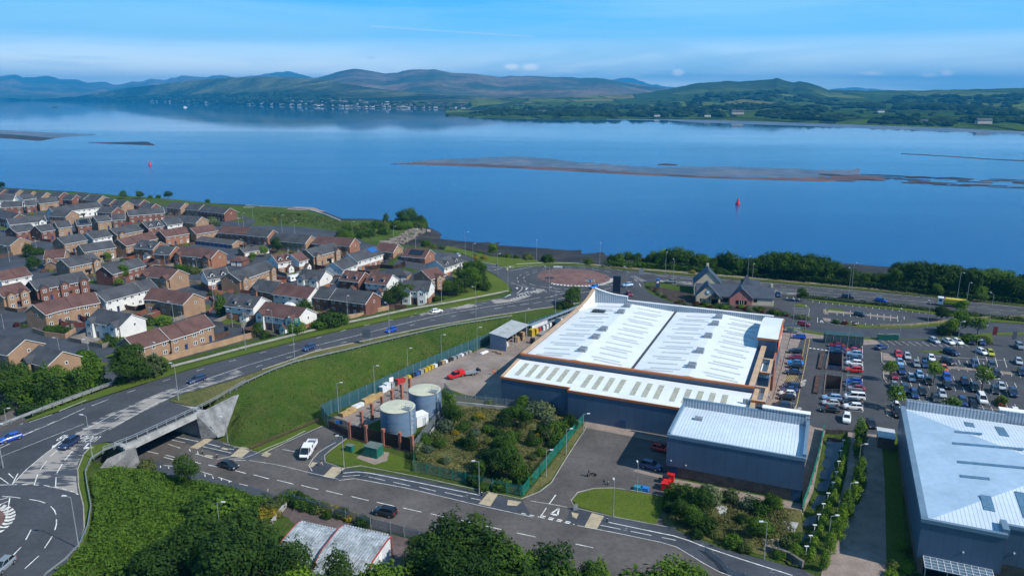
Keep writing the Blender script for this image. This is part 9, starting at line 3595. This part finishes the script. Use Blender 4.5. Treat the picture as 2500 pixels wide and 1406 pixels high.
# overgrown plot between tanks and service yard
items=[(1098,1022,'tall',6.9,1.3),(1110,1040,'oakdark',5.6),(1085,1050,'bushgrey',3.2),(1062,1072,'busholive',2.4),(1040,1085,'bush',2.1),(1022,1098,'bushgrey',2.1),(1015,1118,'busholive',2.1),(1045,1102,'bushgrey',1.9),(1075,1090,'bush',2.2),(1120,1080,'gorse',1.4),(1112,1060,'gorse',1.4),
  (1150,1095,'cone',5.1,1.4),(1135,1085,'bush',2.2),(1160,1062,'bushgrey',2.1),(1190,1055,'bush',2.1),(1170,1020,'gorse',1.9),(1160,1025,'bushdark',1.4),(1215,1065,'bushdark',2.4),(1235,1045,'oakdark',5.2),(1262,1040,'oak',5.6),(1285,1045,'oakdark',4.8),(1240,1020,'bushdark',2.8),(1275,1005,'oak',4.4),(1305,1012,'bushgrey',4.0,1.2),
  (1330,1015,'bushgrey',3.7,1.2),(1195,990,'bushgrey',2.1),(1345,1040,'bushgrey',2.9),(1355,1050,'bush',2.6),(1380,1050,'bush',2.7),(1390,1030,'bushdark',2.4),(1325,1060,'bushdark',2.7),(1340,1075,'busholive',2.6),(1362,1080,'bush',3.0),(1310,1085,'bushdark',2.2),(1295,1085,'cone',4.1,1.3),(1345,1060,'gorse',1.4),(1312,1068,'gorse',1.3),
  (1245,1100,'tall',5.1,1.5),(1215,1110,'oakdark',4.4),(1235,1130,'oakdark',6.4),(1200,1118,'bushdark',2.6),(1190,1150,'oakdark',5.2),(1215,1160,'oakdark',6.0),(1240,1165,'oak',6.4),(1260,1175,'oakdark',6.0),(1170,1170,'oak',4.4),(1160,1180,'bushdark',2.7),(1275,1180,'bush',3.2),(1285,1150,'busholive',2.1),(1320,1110,'bush',1.9),
  (1090,1130,'bushgrey',1.6),(1080,1128,'bushdark',1.3),(1300,1120,'busholive',1.6),(1350,1090,'bushdark',2.1),(1190,1082,'busholive',1.6),(1030,1075,'bush',2.4),(1400,1052,'oakdark',3.2),(1258,1070,'bushdark',2.4),(1225,1195,'bush',2.6),(1180,1195,'bushdark',1.9),(1130,1050,'bush',2.4),(1140,1040,'busholive',1.9)]
stand(items,'in the overgrown plot','growth in the overgrown plot',0.05)
# plot in front of the small unit
stand([(1650,1225,'bush',4.0),(1670,1245,'oakdark',5.2),(1695,1255,'oak',5.6),(1715,1260,'oakdark',5.6),(1740,1225,'bushgrey',3.2),(1725,1205,'bushgrey',2.4),(1660,1270,'oakdark',4.4),(1690,1290,'oak',4.8),(1720,1290,'bushdark',3.4),(1640,1245,'bushdark',2.8),(1782,1222,'busholive',2.7),(1830,1240,'bushgrey',2.9),(1855,1250,'bush',2.9),(1880,1250,'oakdark',4.0),
 (1890,1235,'bush',2.4),(1845,1315,'oak',4.4),(1860,1300,'bush',2.9),(1810,1272,'bushdark',1.8),(1790,1330,'bush',2.4),(1820,1345,'busholive',1.9),(1925,1335,'busholive',2.1),(1940,1350,'bush',2.1),(1940,1320,'bush',1.9),(1900,1360,'bush',1.6),(1745,1310,'busholive',1.6),(1700,1310,'bushdark',1.9)],
 'before the small unit','growth before the small unit',0.05)
# promenade
stand([(2097,1088,'youngtall',7.0,1.0),(2092,1118,'youngtall',5.0,1.0),(2096,1178,'youngtall',6.0,1.0),(2094,1206,'youngtall',6.5,1.0),(2080,1240,'youngtall',6.0,1.0),(2066,1268,'youngtall',6.0,1.0),(2052,1296,'youngtall',5.6,1.0),(2042,1322,'youngtall',5.0,1.0),(2026,1352,'youngtall',4.5),(2012,1392,'youngtall',4.0)],
 'along the promenade by the stream','trees along the promenade',0.06)
hedge('bright clipped hedge between the stream and the promenade path',[(2071,1078),(2060,1125),(2050,1163),(2034,1218),(2016,1258),(2000,1303),(1986,1333),(1979,1372)],1.1,1.2,L_BRIGHT,5500,0.15,31)
hedge('low weeds on the green fence side of the stream',[(2006,1090),(1990,1150),(1970,1215),(1945,1290),(1930,1335)],0.8,0.5,L_OLIVE,1600,0.14,33)
for k in range(11):
 f=k/10
 x,y=P(lerp_px([(0,2058),(0.35,2038),(0.7,1998),(1,1968)],f),1085+262*f)
 t_=thing('fence_post','pale post on the stream side of the clipped hedge, %s from the top'%ordinal(k),'post',(x,y,-0.4),0,'pale posts by the stream')
 put('post',shared('stream_post',MB().box(-0.06,0.06,-0.06,0.06,-1,1.5),[lamp_pale]),t_,(0,0,0))
 put('top_plate',shared('stream_post_top',MB().box(-0.35,0.35,-0.16,0.16,1.5,1.58),[lamp_pale]),t_,(0,0,0))
stand([(2170,930,'young',6.0,1.2),(2278,937,'young',6.5,1.3),(2397,953,'young',7.0,1.3),(2183,1000,'young',6.5,1.3),(2313,1035,'young',7.0,1.25),(2440,1010,'young',5.0,1.2)],'in the right hand car park','car park trees',0.06)
stand([(1957,737,'oakdark',5.5,1.1),(2297,785,'oakdark',5.5,1.3),(2345,765,'oakbright',5.0,1.2),(2320,822,'young',6.0,1.4),(2342,815,'oak',8.0,1.0),(2310,815,'busholive',3.5,1.4),(2385,825,'young',7.0,1.4),(2370,835,'bush',3.0,1.4),(2400,838,'busholive',2.4,1.4),(2040,790,'bushdark',1.6,1.3),(2062,792,'bushred',1.4,1.6),(2085,794,'bushred',1.2,1.6),
 (1950,778,'bushgrey',1.8,1.6),(1965,779,'bushgrey',1.8,1.6),(2490,780,'gorse',1.6)],'round the access road','planting round the access road')
hedge('low dark hedge above the restaurant car park',[(1975,729),(2100,742),(2200,752),(2300,764),(2420,778),(2600,797)],2.2,1.3,L_DARK,6000,0.22,34)
items=[]
r_=jit(12)
for q in range(48):
 px=r_.uniform(1585,1925)
 items.append((px,lerp_px([(1585,705),(1640,740),(1700,749),(1800,757),(1925,772)],px)+r_.uniform(-6,2),r_.choice(['bush','busholive','bushgrey','bushbright','bushred','bushdark']),r_.uniform(0.9,1.9),1.2))
stand(items,'in the beds round the restaurant','beds round the restaurant')
# left foreground bank and the trees along the bottom edge
stand([(457,1188,'oakdark',7.0,0.95),(360,1152,'busholive',3.0),(520,1255,'bush',4.5,1.4),(560,1262,'bushbright',4.0,1.3),(490,1262,'bushdark',3.6,1.3),(645,1260,'gorse',2.0,1.2),(660,1245,'busholive',2.2,1.3),(680,1235,'busholive',2.2,1.3),(636,1280,'gorse',2.2,1.3),(650,1295,'busholive',2.4,1.2),(668,1262,'gorse',2.0,1.1)],
 'on the bank right of the crash barrier','growth on the near bank')
stand([(705,1222,'bush',2.4,1.3),(725,1228,'bushdark',2.4,1.3),(745,1236,'bush',2.2,1.3),(765,1242,'bushdark',2.0,1.3),(785,1246,'busholive',2.0,1.3),(810,1250,'gorse',1.6,1.4),(835,1258,'busholive',1.8,1.3),(860,1268,'gorse',1.5,1.4),(885,1282,'bushdark',2.2),(800,1262,'bushdark',1.6),(1015,1325,'bush',1.6),(1045,1335,'bush',2.8),(1070,1338,'busholive',1.8,1.4)],
 'along the grey palisade fence','shrubs along the grey fence',0.05)
stand([(330,1500,'bushdark',8,1.0),(400,1470,'oakbig',10.5,1.3),(470,1430,'oakbig',11,1.2),(520,1440,'oakbig',12.5,1.3),(590,1425,'oakbig',12.5,1.2),(640,1450,'oakbig',12.5,1.2),(560,1500,'oakbig',14,1.2),(690,1480,'tallbig',10.5,1.5),(735,1470,'tallbig',11,1.2),(740,1520,'oakbright',9),(780,1530,'oak',8),
 (835,1490,'tallbig',11,1.1),(870,1530,'oak',8.5),(905,1520,'oakbright',8.0),(950,1500,'oakbright',9.0),(975,1520,'busholive',7),
 (1050,1450,'tallbig',11,1.7),(1105,1430,'tallbig',13.5,1.3),(1145,1430,'tallbig',12.5,1.7),(1190,1450,'tallbig',11.5,1.7),(1100,1480,'oakbig',11,1.2),(1150,1500,'oakbig',11,1.2),(1215,1480,'tallbig',12,1.6),(1270,1480,'tall',10,1.6),(1290,1500,'oakdark',9,1.2),
 (1345,1470,'oakdark',9.5,1.2),(1375,1480,'oak',8.0),(1440,1470,'tall',7.5,1.4),(1465,1440,'youngtall',6,1.2),(1590,1480,'bush',6.0,1.2),(1640,1480,'oakbright',7.5,1.1),(1680,1480,'oak',7.5,1.1),(1560,1470,'bushbright',4.0,1.2),(1320,1510,'bush',6),(1410,1500,'bushdark',6,1.2),(1500,1480,'busholive',4.0,1.3)],
 'along the bottom edge','trees along the bottom edge',0.0)
stand([(2202,1340,'bushbright',1.8),(2215,1390,'bushbright',2.0),(2175,1405,'bushbright',1.6),(2215,1380,'bush',1.4),(2180,1385,'busholive',1.6)],'on the strip beside the large right unit','shrubs beside the right unit',0.05)

# ---- ground cover nobody could count
def cover(name,label,poly_px,n,s,hgt,material,seed,clump=0.25,flat=None):
 poly=[G(x,y)[:2]for x,y in poly_px]
 r_=random.Random(seed)
 xs=[p[0]for p in poly]
 ys=[p[1]for p in poly]
 cand=[(r_.uniform(min(xs),max(xs)),r_.uniform(min(ys),max(ys)))for _ in range(n*2)]
 ax_=np.array(cand)
 d=dist_poly(ax_[:,0],ax_[:,1],poly)
 vs,fs=[],[]
 for(x,y),q in zip(cand,d):
  if q>-0.3:
   continue
  nn=noise.noise(Vector((x*clump,y*clump,seed)))
  if nn<-0.25 and r_.random()<0.6:
   continue
  z=H(x,y)
  h_=hgt*(0.35+max(0,nn+0.35))*r_.uniform(0.3,1.1)
  c=Vector((x,y,z+h_))
  nrm=Vector((r_.uniform(-1,1),r_.uniform(-1,1),r_.uniform(0.1,1.3))).normalized()
  a=nrm.orthogonal().normalized()
  b=nrm.cross(a)
  ss=s*r_.uniform(0.6,1.4)
  k=len(vs)
  vs+=[c-a*ss,c-b*ss*0.6,c+a*ss,c+b*ss*0.6]
  fs.append((k,k+1,k+2,k+3))
 m=MB()
 m.v=[tuple(v)for v in vs]
 m.f=fs
 m.m=[0]*len(fs)
 o=m.build(name,material)
 return tag(o,label,'ground cover',None,'stuff')

cover('bramble_cover','dense green brambles covering the near bank',[(232,1160),(340,1152),(420,1165),(560,1190),(690,1230),(640,1300),(600,1470),(60,1470),(200,1345),(226,1280),(228,1230),(215,1180)],38000,0.22,1.0,L_BRIGHT,3,0.35)
cover('bramble_cover','darker green brambles mixed into the near bank',[(232,1165),(340,1156),(420,1170),(560,1195),(680,1235),(640,1300),(600,1470),(80,1470),(205,1345),(230,1280),(232,1230),(220,1185)],20000,0.22,0.9,L_MID,8,0.3)
cover('long_grass','long rough grass on the embankment of the main road',[(560,985),(640,945),(720,905),(850,868),(1000,832),(1150,803),(1300,768),(1440,752),(1300,800),(1190,838),(1000,915),(786,1015),(640,1085),(560,1080)],16000,0.2,0.25,L_MID,5,0.12)
cover('long_grass','pale dry grass and weeds in the overgrown plot',[(1015,1120),(1015,1148),(1150,1180),(1272,1208),(1420,1032),(1180,990),(1110,1000),(1040,1080)],11000,0.2,0.35,leaf_mat('straw',(0.17,0.15,0.055),(0.09,0.11,0.03)),6,0.25)
cover('long_grass','weeds and grass in the rough ground before the small unit',[(1640,1212),(1620,1275),(1700,1308),(1800,1338),(1930,1370),(1958,1300),(1950,1250),(1800,1226)],7000,0.2,0.35,bpy.data.materials['straw'],9,0.3)
cover('long_grass','tussocky grass on the headland park',[(620,520),(700,518),(790,528),(850,545),(930,550),(960,560),(900,585),(860,575),(780,555),(700,548),(640,545)],6000,0.45,0.4,L_OLIVE,10,0.06)

# ---- far woods and the far town
def blobs(name,label,spots,material,seed):
 r_=random.Random(seed)
 m=MB()
 for x,y,z,s,h_ in spots:
  k=len(m.v)
  n=6
  vs=[(x,y,z+h_*r_.uniform(0.9,1.15))]
  for ring_,(rr,zz)in enumerate(((0.75,0.75),(1.05,0.4),(0.9,0.0))):
   for i in range(n):
    a=2*math.pi*(i+0.5*ring_)/n
    q=s*rr*r_.uniform(0.75,1.2)
    vs.append((x+math.cos(a)*q,y+math.sin(a)*q,z+h_*zz*r_.uniform(0.85,1.1)-(2 if ring_==2 else 0)))
  fs=[(0,1+i,1+(i+1)%n)for i in range(n)]
  for q in range(2):
   fs+=[(1+q*n+i,1+(q+1)*n+i,1+(q+1)*n+(i+1)%n,1+q*n+(i+1)%n)for i in range(n)]
  m.add(vs,fs)
 o=m.build(name,material)
 return tag(o,label,'woodland',None,'stuff')

wood_far=mat('far_woodland',(0.022,0.04,0.014),1.0,0.3,0.004,spec=0.0,fine=0.35,fscale=0.03)
sp=[]
r_=jit(77)
for(hx,x0,x1,t0,t1,n_,s0,s1)in(('hill_farmland',1560,1760,0.03,0.12,40,14,22),('hill_farmland',1640,2020,0.16,0.30,210,12,24),('hill_farmland',1850,2060,0.03,0.10,90,9,16),('hill_farmland',2130,2330,0.02,0.08,100,8,15),('hill_farmland',2050,2400,0.30,0.48,220,14,26),
          ('hill_farmland',2370,2480,0.20,0.30,90,12,20),('hill_farmland',2370,2600,0.06,0.13,110,8,15),('hill_farmland',1200,1560,0.02,0.12,170,12,24),('hill_farmland',1300,1700,0.14,0.40,240,14,26),('hill_farmland',1700,2050,0.42,0.62,260,14,26),
          ('hill_farmland',1150,2700,0.05,0.55,620,6,13),('hill_farmland',2150,2600,0.5,0.75,200,14,26),('low_point',1180,1400,0.25,0.95,190,8,15),('low_point',1380,1555,0.35,0.95,90,7,12),('low_point',1140,1200,0.6,0.95,20,5,9)):
 for _ in range(n_):
  px=r_.uniform(x0,x1)
  tt=r_.uniform(t0,t1)
  # gather into belts
  if noise.noise(Vector((px*0.02,tt*14,5)))<-0.05 and x1-x0>250:
   continue
  x,y,z=on_hill(hx,px,tt)
  s=r_.uniform(s0,s1)
  sp.append((x,y,z,s,s*0.75))
blobs('far_woodland','dark woods and hedgerow trees on the farther shore to the right',sp,wood_far,1)
sp=[]
for(x0,x1,t0,t1,n_,s0,s1)in((100,700,0.01,0.12,260,16,34),(560,1180,0.03,0.3,420,12,26),(200,800,0.12,0.4,260,22,44)):
 for _ in range(n_):
  px=r_.uniform(x0,x1)
  x,y,z=on_hill('hill_town',px,r_.uniform(t0,t1))
  s=r_.uniform(s0,s1)
  sp.append((x,y,z,s,s*0.5))
blobs('far_woodland','woods behind and between the houses of the far town',sp,wood_far,2)
townm=[MB().add([(-1,-.6,0),(1,-.6,0),(1,.6,0),(-1,.6,0),(-1,-.6,.8),(1,-.6,.8),(1,.6,.8),(-1,.6,.8)],[(0,1,5,4),(1,2,6,5),(2,3,7,6),(3,0,4,7)]).add([(-1.05,-.7,.75),(1.05,-.7,.75),(1.05,.7,.75),(-1.05,.7,.75),(-1.05,0,1.2),(1.05,0,1.2)],[(0,1,5,4),(2,3,4,5),(1,2,5),(3,0,4)],1)
  for _ in range(1)][0]
TW=[shared('far_house_%d'%k,townm,mt)for k,mt in enumerate(([h_white,r_grey],[h_white,r_dark],[mat('far_pale_stone',(0.42,0.38,0.34),0.9,0.05,0.1),r_grey],[mat('far_brown',(0.22,0.15,0.12),0.9,0.05,0.1),r_dark]))]
r_=jit(99)
for k in range(295):
 if k<110:
  px,tt=r_.uniform(360,1165),r_.uniform(0.006,0.035)
 elif k<250:
  px,tt=r_.uniform(620,1160),r_.uniform(0.03,0.24)
 else:
  px,tt=r_.uniform(780,1120),r_.uniform(0.15,0.26)
 x,y,z=on_hill('hill_town',px,tt)
 o=bpy.data.objects.new('far_house',TW[r_.choice((0,0,1,1,2,3))])
 COL.objects.link(o)
 s=r_.uniform(3.6,7.5)*(1.25 if px<600 else 1.0)
 o.location=(x,y,z+2)
 o.scale=(s*r_.uniform(1,1.9),s,s*r_.uniform(0.9,1.3))
 o.rotation_euler=(0,0,r_.uniform(-0.5,0.5))
 tag(o,'tiny pale building of the far town across the water','house','buildings of the far town')
for k,(px,tt,s,hx,lab)in enumerate(((1324,0.55,8,'low_point','white house among the trees of the low wooded point'),(1727,0.03,6,'hill_farmland','white farmhouse by the far shore, right of the headland'),(1800,0.06,12,'hill_farmland','long grey farm building on the far shore'),(2400,0.05,11,'hill_farmland','blue grey farm sheds near the right edge of the far shore'),
          (2255,0.045,6,'hill_farmland','white house in the belt of far shore trees'),(2150,0.2,7,'hill_farmland','white farmhouse on the far fields at the upper right'),(1604,0.03,6,'hill_farmland','small white cottage where the point meets the fields'))):
 x,y,z=on_hill(hx,px,tt)
 o=bpy.data.objects.new('farmhouse',TW[0 if 'white' in lab else 2])
 COL.objects.link(o)
 o.location=(x,y,z+2)
 o.scale=(s*1.6,s,s)
 tag(o,lab,'house')
# the air between
hz_m=bpy.data.materials.new('haze_air')
hz_m.use_nodes=True
t=NT(hz_m.node_tree)
t.n.clear()
pv=t.node('ShaderNodeVolumePrincipled')
pv.inputs['Color'].default_value=(0.04,0.46,0.95,1)
pv.inputs['Density'].default_value=0.00008
pv.inputs['Anisotropy'].default_value=0.0
om=t.node('ShaderNodeOutputMaterial')
t.link(pv.outputs[0],om.inputs['Volume'])
hzb=MB().box(-26000,26000,-3000,26500,-36,640)
o=hzb.build('haze',hz_m)
tag(o,kind='stuff')
o['label']='thin blue haze over the firth and hills'
o['category']='haze'
